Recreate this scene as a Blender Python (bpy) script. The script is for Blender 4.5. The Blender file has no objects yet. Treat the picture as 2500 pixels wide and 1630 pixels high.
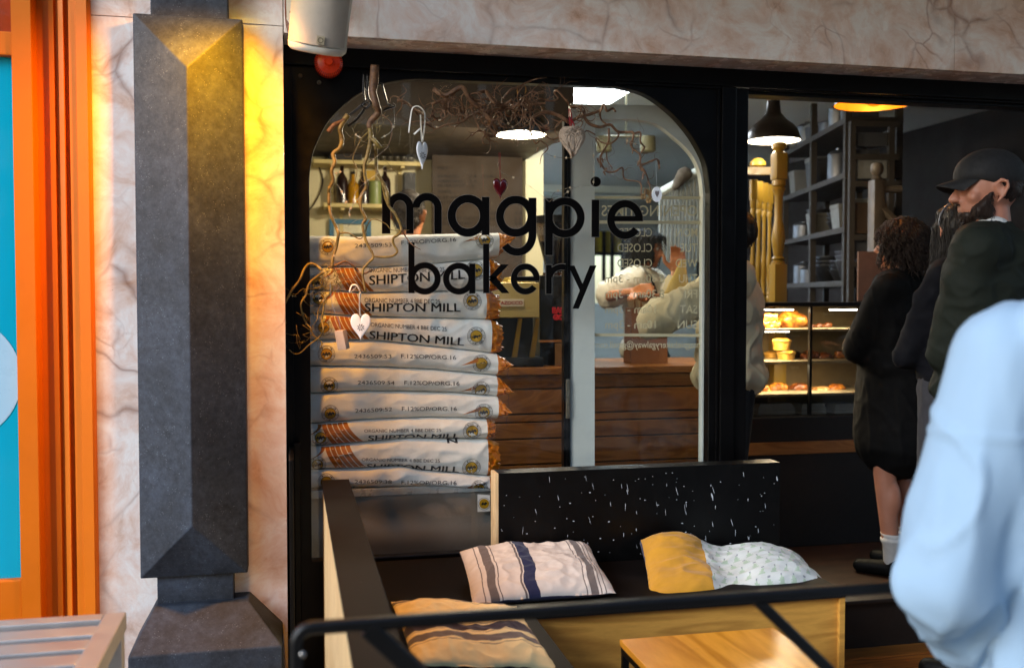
import bpy, bmesh, math, random
from math import sin, cos, pi, radians, atan2, sqrt, hypot
from mathutils import Vector, Matrix, noise, Euler
random.seed(7)
SC = bpy.context.scene
# ---------------- camera ----------------
CAM = Vector((0.0, -3.40, 1.35)); YAW = radians(12.53); PIT = radians(2.10); FPX = 2429.0
cam = bpy.data.cameras.new("camera"); camo = bpy.data.objects.new("camera", cam); SC.collection.objects.link(camo)
camo.location = CAM; camo.rotation_euler = (pi/2 - PIT, 0, -YAW)
cam.sensor_width = 36; cam.lens = 36*FPX/2500; cam.clip_end = 400; cam.clip_start = .05
cam.dof.use_dof = True; cam.dof.focus_distance = 3.45; cam.dof.aperture_fstop = 2.6
SC.camera = camo
FW = Vector((sin(YAW)*cos(PIT), cos(YAW)*cos(PIT), -sin(PIT))); RT = Vector((cos(YAW), -sin(YAW), 0)); UP = RT.cross(FW)
# ---------------- world and sun ----------------
SC.view_settings.view_transform = 'Standard'; SC.view_settings.look = 'None'
SC.view_settings.exposure = 1.15; SC.view_settings.gamma = 1
W = bpy.data.worlds.new("World"); SC.world = W; W.use_nodes = True
nt = W.node_tree; bgn = nt.nodes['Background']; sky = nt.nodes.new('ShaderNodeTexSky'); sky.sky_type = 'NISHITA'
SUN_EL, SUN_AZ = radians(27), radians(-117)      # from the left, slightly in front of the shop
sky.sun_disc = False; sky.sun_elevation = SUN_EL; sky.sun_rotation = SUN_AZ
nt.links.new(sky.outputs[0], bgn.inputs[0]); bgn.inputs[1].default_value = 0.13
sl = bpy.data.lights.new("sun", 'SUN'); sl.energy = 1.3; sl.angle = radians(25); sl.color = (.74, .86, 1.0)
so = bpy.data.objects.new("sun", sl); SC.collection.objects.link(so)
sd = Vector((sin(SUN_AZ)*cos(SUN_EL), cos(SUN_AZ)*cos(SUN_EL), sin(SUN_EL)))
so.rotation_euler = sd.to_track_quat('Z', 'Y').to_euler()
SC.cycles.max_bounces = 8; SC.cycles.transparent_max_bounces = 16
SC.cycles.use_denoising = True; SC.cycles.sample_clamp_indirect = 6; SC.cycles.caustics_reflective = False; SC.cycles.caustics_refractive = False

# measured photograph positions -> points of the place, at the depth Y the thing stands at
def S(px, py, Y):
    d = FW + RT*((px-1250)/FPX) + UP*((815-py)/FPX)
    return CAM + d*((Y-CAM.y)/d.y)
K = 2500/2380
def D(px, py, Y): return S(px*K, py*K, Y)
def P(px, py, n0, n1):   # on a vertical plane through the plan points n0, n1
    d = FW + RT*((px-1250)/FPX) + UP*((815-py)/FPX)
    nx, ny = (n1[1]-n0[1]), -(n1[0]-n0[0])
    t = ((n0[0]-CAM.x)*nx + (n0[1]-CAM.y)*ny)/(d.x*nx + d.y*ny)
    return CAM + d*t
def ZC(px, py, zc):      # at a given distance in front of the camera
    d = FW + RT*((px-1250)/FPX) + UP*((815-py)/FPX)
    return CAM + d*zc
def DZ(px, py, zc): return ZC(px*K, py*K, zc)

# ---------------- materials ----------------
def hx(h):
    h = h.lstrip('#'); r = []
    for i in (0, 2, 4):
        c = int(h[i:i+2], 16)/255; r.append(c/12.92 if c <= .04045 else ((c+.055)/1.055)**2.4)
    return (*r, 1)
MATS = {}
class NT:
    def __init__(s, name):
        s.m = bpy.data.materials.new(name); s.m.use_nodes = True; s.t = s.m.node_tree
        s.b = s.t.nodes['Principled BSDF']; s.out = s.t.nodes['Material Output']; MATS[name] = s.m
    def n(s, typ, **kw):
        nd = s.t.nodes.new('ShaderNode'+typ)
        for k, v in kw.items():
            if k.startswith('i_'): nd.inputs[k[2:].replace('_', ' ')].default_value = v
            else: setattr(nd, k, v)
        return nd
    def l(s, a, b): s.t.links.new(a, b)
    def coord(s, kind='Object', scale=(1, 1, 1), rot=(0, 0, 0)):
        if kind == 'World': o = s.n('NewGeometry').outputs['Position']
        else: o = s.n('TexCoord').outputs[kind]
        mp = s.n('Mapping'); mp.inputs['Scale'].default_value = scale; mp.inputs['Rotation'].default_value = rot
        s.l(o, mp.inputs['Vector']); return mp.outputs[0]
    def noise(s, v, sc, det=4, rough=.55, dist=0):
        nd = s.n('TexNoise'); nd.inputs['Scale'].default_value = sc; nd.inputs['Detail'].default_value = det
        nd.inputs['Roughness'].default_value = rough; nd.inputs['Distortion'].default_value = dist
        s.l(v, nd.inputs['Vector']); return nd.outputs[0]
    def ramp(s, f, stops, interp='LINEAR'):
        nd = s.n('ValToRGB'); cr = nd.color_ramp; cr.interpolation = interp
        while len(cr.elements) < len(stops): cr.elements.new(.5)
        for e, (p, c) in zip(cr.elements, stops):
            e.position = p; e.color = c if isinstance(c, tuple) else (hx(c) if isinstance(c, str) else (c, c, c, 1))
        s.l(f, nd.inputs[0]); return nd.outputs[0]
    def mix(s, f, a, b, mode='MIX'):
        nd = s.n('Mix', data_type='RGBA', blend_type=mode)
        for k, v in ((0, f), (6, a), (7, b)):
            if isinstance(v, (int, float)): nd.inputs[k].default_value = v
            elif isinstance(v, tuple): nd.inputs[k].default_value = v
            elif isinstance(v, str): nd.inputs[k].default_value = hx(v)
            else: s.l(v, nd.inputs[k])
        return nd.outputs[2]
    def math(s, op, a, b=0.0):
        nd = s.n('Math', operation=op)
        for k, v in ((0, a), (1, b)):
            if isinstance(v, (int, float)): nd.inputs[k].default_value = v
            else: s.l(v, nd.inputs[k])
        return nd.outputs[0]
    def bump(s, h, st=.3, dist=.002):
        nd = s.n('Bump'); nd.inputs['Strength'].default_value = st; nd.inputs['Distance'].default_value = dist
        s.l(h, nd.inputs['Height']); s.l(nd.outputs[0], s.b.inputs['Normal'])
    def col(s, c):
        if isinstance(c, str): c = hx(c)
        if isinstance(c, tuple): s.b.inputs['Base Color'].default_value = c
        else: s.l(c, s.b.inputs['Base Color'])
        return s
    def set(s, rough=.5, metal=0, **kw):
        if isinstance(rough, (int, float)): s.b.inputs['Roughness'].default_value = rough
        else: s.l(rough, s.b.inputs['Roughness'])
        s.b.inputs['Metallic'].default_value = metal
        for k, v in kw.items(): s.b.inputs[k.replace('_', ' ')].default_value = v
        return s

def plain(name, c, rough=.5, metal=0, var=.18, sc=9, bump=.15, bsc=60, kind='Object', **kw):
    """painted / plain surface with soft uneven tone and a fine grain"""
    m = NT(name); v = m.coord(kind)
    if isinstance(c, str): c = hx(c)
    dk = tuple(x*(1-var) for x in c[:3])+(1,); lt = tuple(min(1, x*(1+var)) for x in c[:3])+(1,)
    n1 = m.noise(v, sc, 6, .65, .3); m.col(m.ramp(n1, [(.3, dk), (.7, lt)]))
    n2 = m.noise(v, sc*3.1, 4, .6)
    m.set(m.ramp(n2, [(.3, max(0, rough-.08)), (.7, min(1, rough+.08))]), metal, **kw)
    if bump: m.bump(m.noise(v, bsc, 4, .6), bump, .002)
    return m.m
def emit(name, c, st):
    m = NT(name); m.col((0, 0, 0, 1)); m.b.inputs['Emission Color'].default_value = hx(c) if isinstance(c, str) else c
    m.b.inputs['Emission Strength'].default_value = st; return m.m
def pane(name, tint='ffffff', ior=1.5, rough=0.0, dirt=.0):
    m = NT(name); t = m.t
    tr = m.n('BsdfTransparent'); tr.inputs[0].default_value = hx(tint)
    gl = m.n('BsdfGlossy'); gl.inputs['Roughness'].default_value = rough
    fr = m.n('Fresnel'); geo = m.n('NewGeometry')      # same reflectance on both faces of the thin sheet
    m.l(m.math('ADD', m.math('MULTIPLY', geo.outputs['Backfacing'], 1/ior-ior), ior), fr.inputs['IOR'])
    mx = m.n('MixShader'); m.l(fr.outputs[0], mx.inputs[0]); m.l(tr.outputs[0], mx.inputs[1]); m.l(gl.outputs[0], mx.inputs[2])
    o = mx.outputs[0]
    if dirt:
        v = m.coord('Object'); n1 = m.noise(v, 3.5, 8, .7, .6); n2 = m.noise(v, 140, 2, .5)
        f = m.math('MULTIPLY', m.ramp(n1, [(.5, 0.0), (.8, dirt)]), m.ramp(n2, [(.3, .3), (.7, 1.0)]))
        df = m.n('BsdfDiffuse'); df.inputs[0].default_value = (.6, .6, .6, 1)
        m2 = m.n('MixShader'); m.l(f, m2.inputs[0]); m.l(o, m2.inputs[1]); m.l(df.outputs[0], m2.inputs[2]); o = m2.outputs[0]
    m.l(o, m.out.inputs[0]); return m.m

def marble():
    m = NT('pink_marble'); v = m.coord('World')
    warp = m.noise(v, 1.6, 5, .6); wv = m.n('VectorMath', operation='ADD'); sc_ = m.n('VectorMath', operation='SCALE')
    wn = m.n('TexNoise'); wn.inputs['Scale'].default_value = 2.3; wn.inputs['Detail'].default_value = 3.5; m.l(v, wn.inputs['Vector'])
    m.l(wn.outputs['Color'], sc_.inputs[0]); sc_.inputs['Scale'].default_value = .38; m.l(v, wv.inputs[0]); m.l(sc_.outputs[0], wv.inputs[1]); w = wv.outputs[0]
    base = m.ramp(m.noise(w, 6.5, 8, .66, .35), [(.25, 'b48a72'), (.36, 'd8b29c'), (.47, 'e6cfc4'), (.60, 'f1ebe8'), (.80, 'dcb8a2')])
    cloud = m.ramp(m.noise(w, 14, 7, .7, .3), [(.35, 0.0), (.7, 1.0)])
    base = m.mix(m.math('MULTIPLY', cloud, .35), base, 'f2ede9')
    # brown veins: thin lines at the borders of a warped cell pattern, faded in and out
    vo = m.n('TexVoronoi', feature='DISTANCE_TO_EDGE'); vo.inputs['Scale'].default_value = 3.4; m.l(w, vo.inputs['Vector'])
    vein = m.ramp(vo.outputs[0], [(0.0, 1.0), (.010, .75), (.035, .2), (.08, 0.0)])
    fade = m.ramp(m.noise(v, 3.0, 3, .5), [(.5, 0.0), (.66, 1.0)])
    base = m.mix(m.math('MULTIPLY', m.math('MULTIPLY', vein, fade), .62), base, '7a4224')
    vo2 = m.n('TexVoronoi', feature='DISTANCE_TO_EDGE'); vo2.inputs['Scale'].default_value = 6.5; m.l(w, vo2.inputs['Vector'])
    v2 = m.ramp(vo2.outputs[0], [(0.0, 1.0), (.014, .6), (.04, 0.0)])
    f2 = m.ramp(m.noise(v, 5.1, 3, .5), [(.5, 0.0), (.72, 1.0)])
    base = m.mix(m.math('MULTIPLY', m.math('MULTIPLY', v2, f2), .55), base, '8a4e32')
    rust = m.ramp(m.noise(w, 4.4, 8, .78, .5), [(.56, 0.0), (.64, 1.0)])
    base = m.mix(m.math('MULTIPLY', rust, .22), base, 'c08a66')
    spk = m.ramp(m.noise(v, 95, 2, .5), [(.76, 0.0), (.8, 1.0)])
    base = m.mix(m.math('MULTIPLY', spk, .5), base, '3a2a24')
    m.col(base).set(m.ramp(m.noise(v, 14, 4, .6), [(.3, .16), (.7, .34)]), 0, Coat_Weight=.2); return m.m
def limestone():
    m = NT('dark_limestone'); v = m.coord('World')
    base = m.ramp(m.noise(v, 5, 8, .7, .4), [(.3, '0f141c'), (.5, '1b222c'), (.66, '2b333f'), (.82, '414852')])
    fine = m.ramp(m.noise(v, 55, 6, .8), [(.35, 0.0), (.75, 1.0)])
    base = m.mix(m.math('MULTIPLY', fine, .28), base, '6f757d')
    vo = m.n('TexVoronoi'); vo.inputs['Scale'].default_value = 150; m.l(v, vo.inputs['Vector'])
    msk = m.ramp(m.noise(v, 40, 2, .5), [(.5, 0.0), (.62, 1.0)])
    spk = m.math('MULTIPLY', m.ramp(vo.outputs[0], [(.10, 1.0), (.26, 0.0)]), msk)
    base = m.mix(m.math('MULTIPLY', spk, .3), base, 'b9bcc0')
    mot = m.ramp(m.noise(v, 17, 6, .75, .5), [(.4, 0.0), (.75, 1.0)]); base = m.mix(m.math('MULTIPLY', mot, .35), base, '4a515c')
    st = m.coord('World', (1, 1, 14), (0, .35, 0)); sc = m.ramp(m.noise(st, 9, 6, .8, .4), [(.7, 0.0), (.76, 1.0)])
    base = m.mix(m.math('MULTIPLY', sc, .22), base, 'aaa9a4')
    big = m.ramp(m.noise(v, 3.1, 7, .7, .6), [(.36, .45), (.62, 1.1)]); base = m.mix(1.0, base, big, 'MULTIPLY')
    base = m.mix(1.0, base, (.80, .90, 1.05, 1), 'MULTIPLY')
    m.col(base).set(.62, 0, Specular_IOR_Level=.35); m.bump(m.noise(v, 120, 5, .7), .35, .002); return m.m
def plywood(name, lo='a8763c', hi='d9ad69', axis='x', sc=1.0, rough=.4, kind='Object'):
    m = NT(name); s3 = {'x': (.55, 3.2, 3.2), 'y': (3.2, .55, 3.2), 'z': (3.2, 3.2, .55)}[axis]
    v = m.coord(kind, tuple(a*sc for a in s3))
    fig = m.noise(v, 1.15, 3, .5, .9)
    f = m.math('ADD', m.math('MULTIPLY', m.math('SINE', m.math('MULTIPLY', fig, 58.0)), .22), m.math('MULTIPLY', m.noise(v, 2.2, 4, .6, .6), 1.0))
    base = m.ramp(f, [(.22, lo), (.5, hi), (.62, hi), (.86, lo)])
    fib = m.noise(m.coord(kind, tuple(a*sc*k for a, k in zip(s3, (3, 3, 3)))), 22, 5, .7)
    base = m.mix(.28, base, m.ramp(fib, [(.3, lo), (.7, hi)]))
    kn = m.n('TexVoronoi'); kn.inputs['Scale'].default_value = 2.1; kn.inputs['Randomness'].default_value = 1; m.l(m.coord(kind, tuple((a**.4)*sc*1.4 for a in s3)), kn.inputs['Vector'])
    k = m.ramp(kn.outputs[0], [(.03, 1.0), (.07, .35), (.12, 0.0)])
    base = m.mix(m.math('MULTIPLY', k, .75), base, '4a2a12')
    dirt = m.ramp(m.noise(m.coord(kind), 6, 7, .75), [(.58, 0.0), (.8, .45)])
    base = m.mix(dirt, base, '6a4a28')
    m.col(base).set(rough, 0); m.bump(fib, .12, .001); return m.m
def cloth(name, c, weave=900, var=.12, rough=.95):
    m = NT(name); v = m.coord('Object')
    if isinstance(c, str): c = hx(c)
    n1 = m.noise(v, 7, 6, .7, .3); dk = tuple(x*(1-var) for x in c[:3])+(1,); lt = tuple(min(1, x*(1+var)) for x in c[:3])+(1,)
    m.col(m.ramp(n1, [(.3, dk), (.7, lt)])).set(rough, 0, Specular_IOR_Level=.2)
    m.b.inputs['Sheen Weight'].default_value = .15
    a = m.noise(m.coord('Object', (1, 1, .35)), weave*.35, 3, .7); m.bump(m.math('ADD', a, m.noise(v, 26, 4, .6)), .3, .002); return m.m
# ---------------- geometry helpers ----------------
def link(o, parent=None):
    SC.collection.objects.link(o)
    if parent is not None:
        o.parent = parent
    return o
def tag(o, label=None, cat=None, group=None, kind=None):
    if label: o['label'] = label
    if cat: o['category'] = cat
    if group: o['group'] = group
    if kind: o['kind'] = kind
    return o
def thing(name, label, cat, loc=(0, 0, 0), group=None):
    o = bpy.data.objects.new(name, None); o.location = loc; o.empty_display_size = .1; link(o)
    return tag(o, label, cat, group)
def cr(pts, n=6):
    """Catmull-Rom through points (Vectors or tuples of any length)"""
    pts = [tuple(p) for p in pts]; out = []
    if len(pts) < 3: return [Vector(p) if len(p) == 3 else p for p in pts]
    q = [tuple(2*a-b for a, b in zip(pts[0], pts[1]))]+pts+[tuple(2*a-b for a, b in zip(pts[-1], pts[-2]))]
    for i in range(1, len(q)-2):
        for k in range(n):
            t = k/n
            out.append(tuple(.5*(2*b+(c-a)*t+(2*a-5*b+4*c-d)*t*t+(3*b-a-3*c+d)*t**3) for a, b, c, d in zip(q[i-1], q[i], q[i+1], q[i+2])))
    out.append(pts[-1]); return [Vector(p) for p in out] if len(pts[0]) == 3 else out
class MB:
    def __init__(s): s.v = []; s.f = []; s.mi = []; s.uv = {}
    def add(s, vs, fs, mi=0):
        o = len(s.v); s.v += [tuple(v) for v in vs]; s.f += [tuple(i+o for i in f) for f in fs]; s.mi += [mi]*len(fs); return o
    def box(s, a, b, mi=0, bev=0.0, rot=None, c=None):
        x0, x1 = sorted((a[0], b[0])); y0, y1 = sorted((a[1], b[1])); z0, z1 = sorted((a[2], b[2]))
        if bev <= 0:
            vs = [(x, y, z) for x in (x0, x1) for y in (y0, y1) for z in (z0, z1)]
            fs = [(0, 1, 3, 2), (4, 6, 7, 5), (0, 4, 5, 1), (2, 3, 7, 6), (0, 2, 6, 4), (1, 5, 7, 3)]
        else:
            bm = bmesh.new(); bmesh.ops.create_cube(bm, size=1)
            for v in bm.verts: v.co = Vector(((x0+x1)/2+v.co.x*(x1-x0), (y0+y1)/2+v.co.y*(y1-y0), (z0+z1)/2+v.co.z*(z1-z0)))
            bmesh.ops.bevel(bm, geom=bm.edges[:], offset=min(bev, .45*min(x1-x0, y1-y0, z1-z0)), segments=2, profile=.6, affect='EDGES')
            vs = [v.co.copy() for v in bm.verts]; fs = [[v.index for v in f.verts] for f in bm.faces]; bm.free()
        if rot is not None:
            c = Vector(c) if c is not None else Vector(((x0+x1)/2, (y0+y1)/2, (z0+z1)/2))
            vs = [c + rot @ (Vector(v)-c) for v in vs]
        s.add(vs, fs, mi); return s
    def tube(s, path, r, seg=8, mi=0, cap=True, flat=1.0):
        path = [Vector(p) for p in path]; n = len(path)
        if n < 2: return s
        rs = r if isinstance(r, (list, tuple)) else [r]*n
        t0 = (path[1]-path[0]).normalized(); a = t0.orthogonal().normalized(); o = len(s.v); vs = []
        for i, p in enumerate(path):
            t = (path[min(i+1, n-1)]-path[max(i-1, 0)])
            if t.length < 1e-9: t = t0
            t.normalize(); a = (a-t*a.dot(t)); a = a.normalized() if a.length > 1e-6 else t.orthogonal().normalized(); b = t.cross(a)
            for k in range(seg):
                th = 2*pi*k/seg; vs.append(p + a*cos(th)*rs[i] + b*sin(th)*rs[i]*flat)
        fs = [(i*seg+k, i*seg+(k+1) % seg, (i+1)*seg+(k+1) % seg, (i+1)*seg+k) for i in range(n-1) for k in range(seg)]
        if cap: fs += [tuple(range(seg-1, -1, -1)), tuple((n-1)*seg+k for k in range(seg))]
        s.add(vs, fs, mi); return s
    def capsule(s, p0, p1, r0, r1=None, seg=14, mi=0):
        r1 = r0 if r1 is None else r1; p0 = Vector(p0); p1 = Vector(p1); d = p1-p0; L = d.length
        d = d/L if L > 1e-6 else Vector((0, 0, 1)); path = []; rs = []
        for k in range(1, 6): th = pi/2*k/5; path.append(p0-d*r0*cos(th)); rs.append(r0*sin(th))
        for k in range(1, 4): path.append(p0+d*L*k/4); rs.append(r0+(r1-r0)*k/4)
        for k in range(5, 0, -1): th = pi/2*k/5; path.append(p1+d*r1*cos(th)); rs.append(r1*sin(th))
        return s.tube(path, rs, seg, mi)
    def ell(s, c, r, rot=None, seg=18, rings=12, mi=0):
        c = Vector(c); r = r if isinstance(r, (tuple, list)) else (r, r, r); vs = []
        for i in range(1, rings):
            ph = pi*i/rings
            for k in range(seg):
                th = 2*pi*k/seg; v = Vector((r[0]*sin(ph)*cos(th), r[1]*sin(ph)*sin(th), r[2]*cos(ph)))
                vs.append(c+(rot @ v if rot is not None else v))
        tp = Vector((0, 0, r[2])); vs.append(c+(rot @ tp if rot is not None else tp)); vs.append(c-(rot @ tp if rot is not None else tp))
        m = rings-1; fs = [(i*seg+k, (i+1)*seg+k, (i+1)*seg+(k+1) % seg, i*seg+(k+1) % seg) for i in range(m-1) for k in range(seg)]
        fs += [(m*seg, k, (k+1) % seg) for k in range(seg)] + [(m*seg+1, (m-1)*seg+(k+1) % seg, (m-1)*seg+k) for k in range(seg)]
        s.add(vs, fs, mi); return s
    def lathe(s, prof, c=(0, 0, 0), seg=32, mi=0, axis='z', cap=False, rot=None):
        c = Vector(c); vs = []; n = len(prof)
        for r, h in prof:
            for k in range(seg):
                th = 2*pi*k/seg
                v = {'z': Vector((r*cos(th), r*sin(th), h)), 'y': Vector((r*cos(th), h, r*sin(th))), 'x': Vector((h, r*cos(th), r*sin(th)))}[axis]
                vs.append(c+(rot @ v if rot is not None else v))
        fs = [(i*seg+k, i*seg+(k+1) % seg, (i+1)*seg+(k+1) % seg, (i+1)*seg+k) for i in range(n-1) for k in range(seg)]
        if cap: fs += [tuple(range(seg)), tuple((n-1)*seg+k for k in range(seg))]
        s.add(vs, fs, mi); return s
    def prism(s, poly, d, mi=0):
        """polygon (3-D points, any plane) pushed along vector d"""
        d = Vector(d); n = len(poly); vs = [Vector(p) for p in poly]+[Vector(p)+d for p in poly]
        fs = [tuple(range(n)), tuple(range(2*n-1, n-1, -1))]+[(i, (i+1) % n, n+(i+1) % n, n+i) for i in range(n)]
        s.add(vs, fs, mi); return s
    def build(s, name, mats, parent=None, smooth=False, angle=None, world=True):
        me = bpy.data.meshes.new(name); me.from_pydata(s.v, [], s.f)
        mats = mats if isinstance(mats, (list, tuple)) else [mats]
        for m in mats: me.materials.append(m)
        for p, k in zip(me.polygons, s.mi): p.material_index = k
        bm = bmesh.new(); bm.from_mesh(me); bmesh.ops.recalc_face_normals(bm, faces=bm.faces[:]); bm.to_mesh(me); bm.free()
        if smooth:
            for p in me.polygons: p.use_smooth = True
            if angle: 
                try: me.set_sharp_from_angle(angle=radians(angle))
                except Exception: pass
        o = bpy.data.objects.new(name, me); link(o, parent)
        if parent is not None and world:      # vertices were given in world space
            loc = Vector(parent.location)
            if parent.parent is not None: loc = loc + Vector(parent.parent.location)
            me.transform(Matrix.Translation(-loc))
        elif parent is None and s.v:
            c = Vector((sum(v[0] for v in s.v)/len(s.v), sum(v[1] for v in s.v)/len(s.v), min(v[2] for v in s.v)))
            me.transform(Matrix.Translation(-c)); o.location = c
        return o
def ring_poly(pts, w):
    return pts
# ---- lettering from the built-in font, as flat triangles in a unit box ----
_TX = {}
def text2d(s, bold=0.0, mono=False):
    key = (s, bold)
    if key in _TX: return _TX[key]
    cu = bpy.data.curves.new("t", 'FONT'); cu.body = s; cu.offset = bold; cu.resolution_u = 3
    o = bpy.data.objects.new("t", cu); SC.collection.objects.link(o); bpy.context.view_layer.update()
    dg = bpy.context.evaluated_depsgraph_get(); me = bpy.data.meshes.new_from_object(o.evaluated_get(dg))
    vs = [(v.co.x, v.co.y) for v in me.vertices]; fs = [tuple(p.vertices) for p in me.polygons]
    bpy.data.objects.remove(o); bpy.data.curves.remove(cu); bpy.data.meshes.remove(me)
    x0 = min(v[0] for v in vs); x1 = max(v[0] for v in vs); y0 = min(v[1] for v in vs); y1 = max(v[1] for v in vs)
    vs = [((x-x0)/(x1-x0), (y-y0)/(y1-y0)) for x, y in vs]
    _TX[key] = (vs, fs, (x1-x0)/(y1-y0)); return _TX[key]
def text_px(mb, s, x0, x1, yt, yb, fn, mirror=False, bold=0.0, slope=0.0, mi=0):
    """lettering filling a measured box; fn maps a measured position to the surface"""
    vs, fs, _ = text2d(s, bold); out = []
    for u, v in vs:
        if mirror: u = 1-u
        x = x0+(x1-x0)*u; out.append(fn(x, yb+(yt-yb)*v+slope*(x-x0)))
    mb.add(out, fs, mi)
def quad_strip(mb, A, B, fn, mi=0):
    """ribbon between two equally long measured polylines"""
    n = len(A); mb.add([fn(*a) for a in A]+[fn(*b) for b in B], [(i, i+1, n+i+1, n+i) for i in range(n-1)], mi)
def arc(cx, cy, rx, ry, a0, a1, n=28): return [(cx+rx*cos(radians(a0+(a1-a0)*i/n)), cy-ry*sin(radians(a0+(a1-a0)*i/n))) for i in range(n+1)]
# ---- continuous organic surfaces: shapes fused by a voxel remesh ----
def fuse(name, mb, mats, parent=None, voxel=.008, smooth=6, fold=None, world=True, fac=.5):
    me = bpy.data.meshes.new(name); me.from_pydata(mb.v, [], mb.f); o = bpy.data.objects.new("tmp", me); SC.collection.objects.link(o)
    bm = bmesh.new(); bm.from_mesh(me); bmesh.ops.recalc_face_normals(bm, faces=bm.faces[:]); bm.to_mesh(me); bm.free()
    r = o.modifiers.new("r", 'REMESH'); r.mode = 'VOXEL'; r.voxel_size = voxel; r.use_smooth_shade = True
    if smooth:
        sm = o.modifiers.new("s", 'SMOOTH'); sm.iterations = smooth; sm.factor = fac
    bpy.context.view_layer.update(); dg = bpy.context.evaluated_depsgraph_get()
    m2 = bpy.data.meshes.new_from_object(o.evaluated_get(dg)); bpy.data.objects.remove(o); bpy.data.meshes.remove(me); m2.name = name
    if fold:
        nr = [v.normal.copy() for v in m2.vertices]
        for v, n in zip(m2.vertices, nr): v.co += n*fold(v.co, n)
    m2.materials.clear()
    for m in (mats if isinstance(mats, (list, tuple)) else [mats]): m2.materials.append(m)
    for p in m2.polygons: p.use_smooth = True; p.material_index = 0
    ob = bpy.data.objects.new(name, m2); link(ob, parent)
    if parent is not None and world: m2.transform(Matrix.Translation(-Vector(parent.location)))
    return ob
def folds(amp=.006, fx=9, fz=3, seed=0, amp2=.002):
    o = Vector((seed*3.7, seed*1.3, seed*5.1))
    def f(c, n):
        a = noise.noise(Vector((c.x*fx, c.y*fx, c.z*fz))+o); b = noise.noise(c*28+o)
        c3 = noise.noise(Vector((c.x*fx*1.8+c.z*6, c.y*fx*1.8, c.z*fz*1.3-c.x*5))+o); return amp*(1-abs(a)*2.4)+amp2*b+amp*.8*max(0, 1-abs(c3)*6)
    return f
# ---------------- materials used ----------------
M_marble = marble(); M_lime = limestone()
M_black = plain('black_gloss_paint', '050404', .36, 0, .3, 6, .12, 35, Specular_IOR_Level=.22)
M_blackm = plain('black_satin_steel', '080707', .42, 0, .25, 8, .1, 80, Specular_IOR_Level=.3)
M_orange = plain('orange_paint', 'cf6c04', .5, 0, .07, 3, .12, 40, Specular_IOR_Level=.25)
M_steel = plain('brushed_stainless_steel', '9a9793', .28, .95, .1, 5, .05, 200)
M_ply = plywood('birch_plywood', 'a8722e', 'd69c46', 'x', 1.0)
M_plyy = plywood('birch_plywood_side', 'bf9c6c', 'e2c696', 'z', 1.3)
M_table = plywood('varnished_table_plywood', 'c27c1c', 'eba336', 'y', .5, .24)
M_pine = plywood('stained_pine_boards', '7c4c24', 'a8703a', 'x', 1.4, .35)
M_deck = plywood('oak_floor_boards', '6a3c16', '9c6226', 'x', 1.0, .4)
M_floor = plywood('dark_interior_boards', '2a1a0e', '40281a', 'x', 1.0, .45)
M_cream = plain('cream_wall_paint', 'd8cfa8', .8, 0, .06, 2, .05, 30)
M_blueg = plain('pale_grey_wall_paint', 'd0dcde', .8, 0, .05, 2, .05, 30)
M_brownw = plain('brown_wall_paint', '21160f', .8, 0, .1, 2, .05, 30)
M_ceil = plain('white_ceiling_paint', 'd9dbd6', .85, 0, .04, 2, .04, 30)
M_dkceil = plain('dark_brown_boards', '33281c', .6, 0, .15, 3, .05, 30)
M_white = plain('white_gloss_paint', 'c9cdc8', .38, 0, .09, 4, .1, 50)
M_whitep = plain('white_plastic', 'c9c4b8', .45, 0, .05, 5, .25, 420)
M_grille = plain('perforated_grille', 'b5aa9c', .6, .1, .08, 14, .6, 500)
M_alarm = plain('orange_red_plastic', 'e03a06', .32, 0, .05, 8)
M_alarmd = plain('dark_red_plastic', '7a1206', .4)
M_glass = pane('window_glass', 'fbfcfb', 1.45, 0, .07)
M_leafglass = pane('door_glass', 'f6f8f7', 1.42, 0, .06)
M_cream_tx = plain('cream_vinyl_lettering', 'cabf9c', .6, 0, .04)
M_letter = plain('black_vinyl_lettering', '040303', .7, 0, .1, Specular_IOR_Level=.08)
M_edge = plain('grey_vinyl_edge', '77726a', .5)
M_led = emit('led_diode', 'fff6e4', 9.0)
M_lampglow = emit('lamp_diffuser', 'fff4dc', 4.5)
M_warmglow = emit('warm_filament', 'ffb950', 22)
M_panel = emit('ceiling_light_diffuser', 'eef6ff', 13.0)
M_shade = plain('black_enamel_shade', '14100f', .35, .2)
M_shadein = plain('white_enamel', 'e8e2d2', .5)
M_shadewarm = plain('brass_enamel', 'e0a030', .35, .3)
M_asphalt = plain('asphalt', '4a4a4a', .9, 0, .15, 14, .5, 120)
M_paving = plain('stone_paving', '77726b', .8, 0, .15, 5, .3, 60)
M_brick = plain('rendered_front', '4c4743', .85, 0, .15, 2, .2, 40)
M_darkglass = plain('dark_window_glass', '10141a', .08)

# ---------------- setting ----------------
def sheet(name, x0, x1, y0, y1, z, mat):
    m = MB(); m.add([(x0, y0, z), (x1, y0, z), (x1, y1, z), (x0, y1, z)], [(0, 1, 2, 3)]); o = m.build(name, mat); tag(o, kind='structure'); return o
sheet('ground', -150, 150, -150, 150, -.13, M_asphalt)
tag(MB().box((-60, -5.6, -.125), (60, -.17, -.01), bev=.01).build('pavement', M_paving), kind='structure')
X = lambda px, Y: S(px, 726, Y).x
def Zat(px, py, Y): return S(px, py, Y).z
xf0 = X(698.5, -.17)                   # right edge of the marble pier
x_postL, x_postR = X(1755, 0), X(1822, 0)
zhead = Zat(1826, 230, 0.0)            # underside of the door head
zsof = Zat(1250, 141, 0.0)             # underside of the marble fascia
# house the shop sits in
def zbox(a, b, mat, name, kind='structure', bev=0): o = MB().box(a, b, bev=bev).build(name, mat); return tag(o, kind=kind)
xwin1 = x_postR
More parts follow.
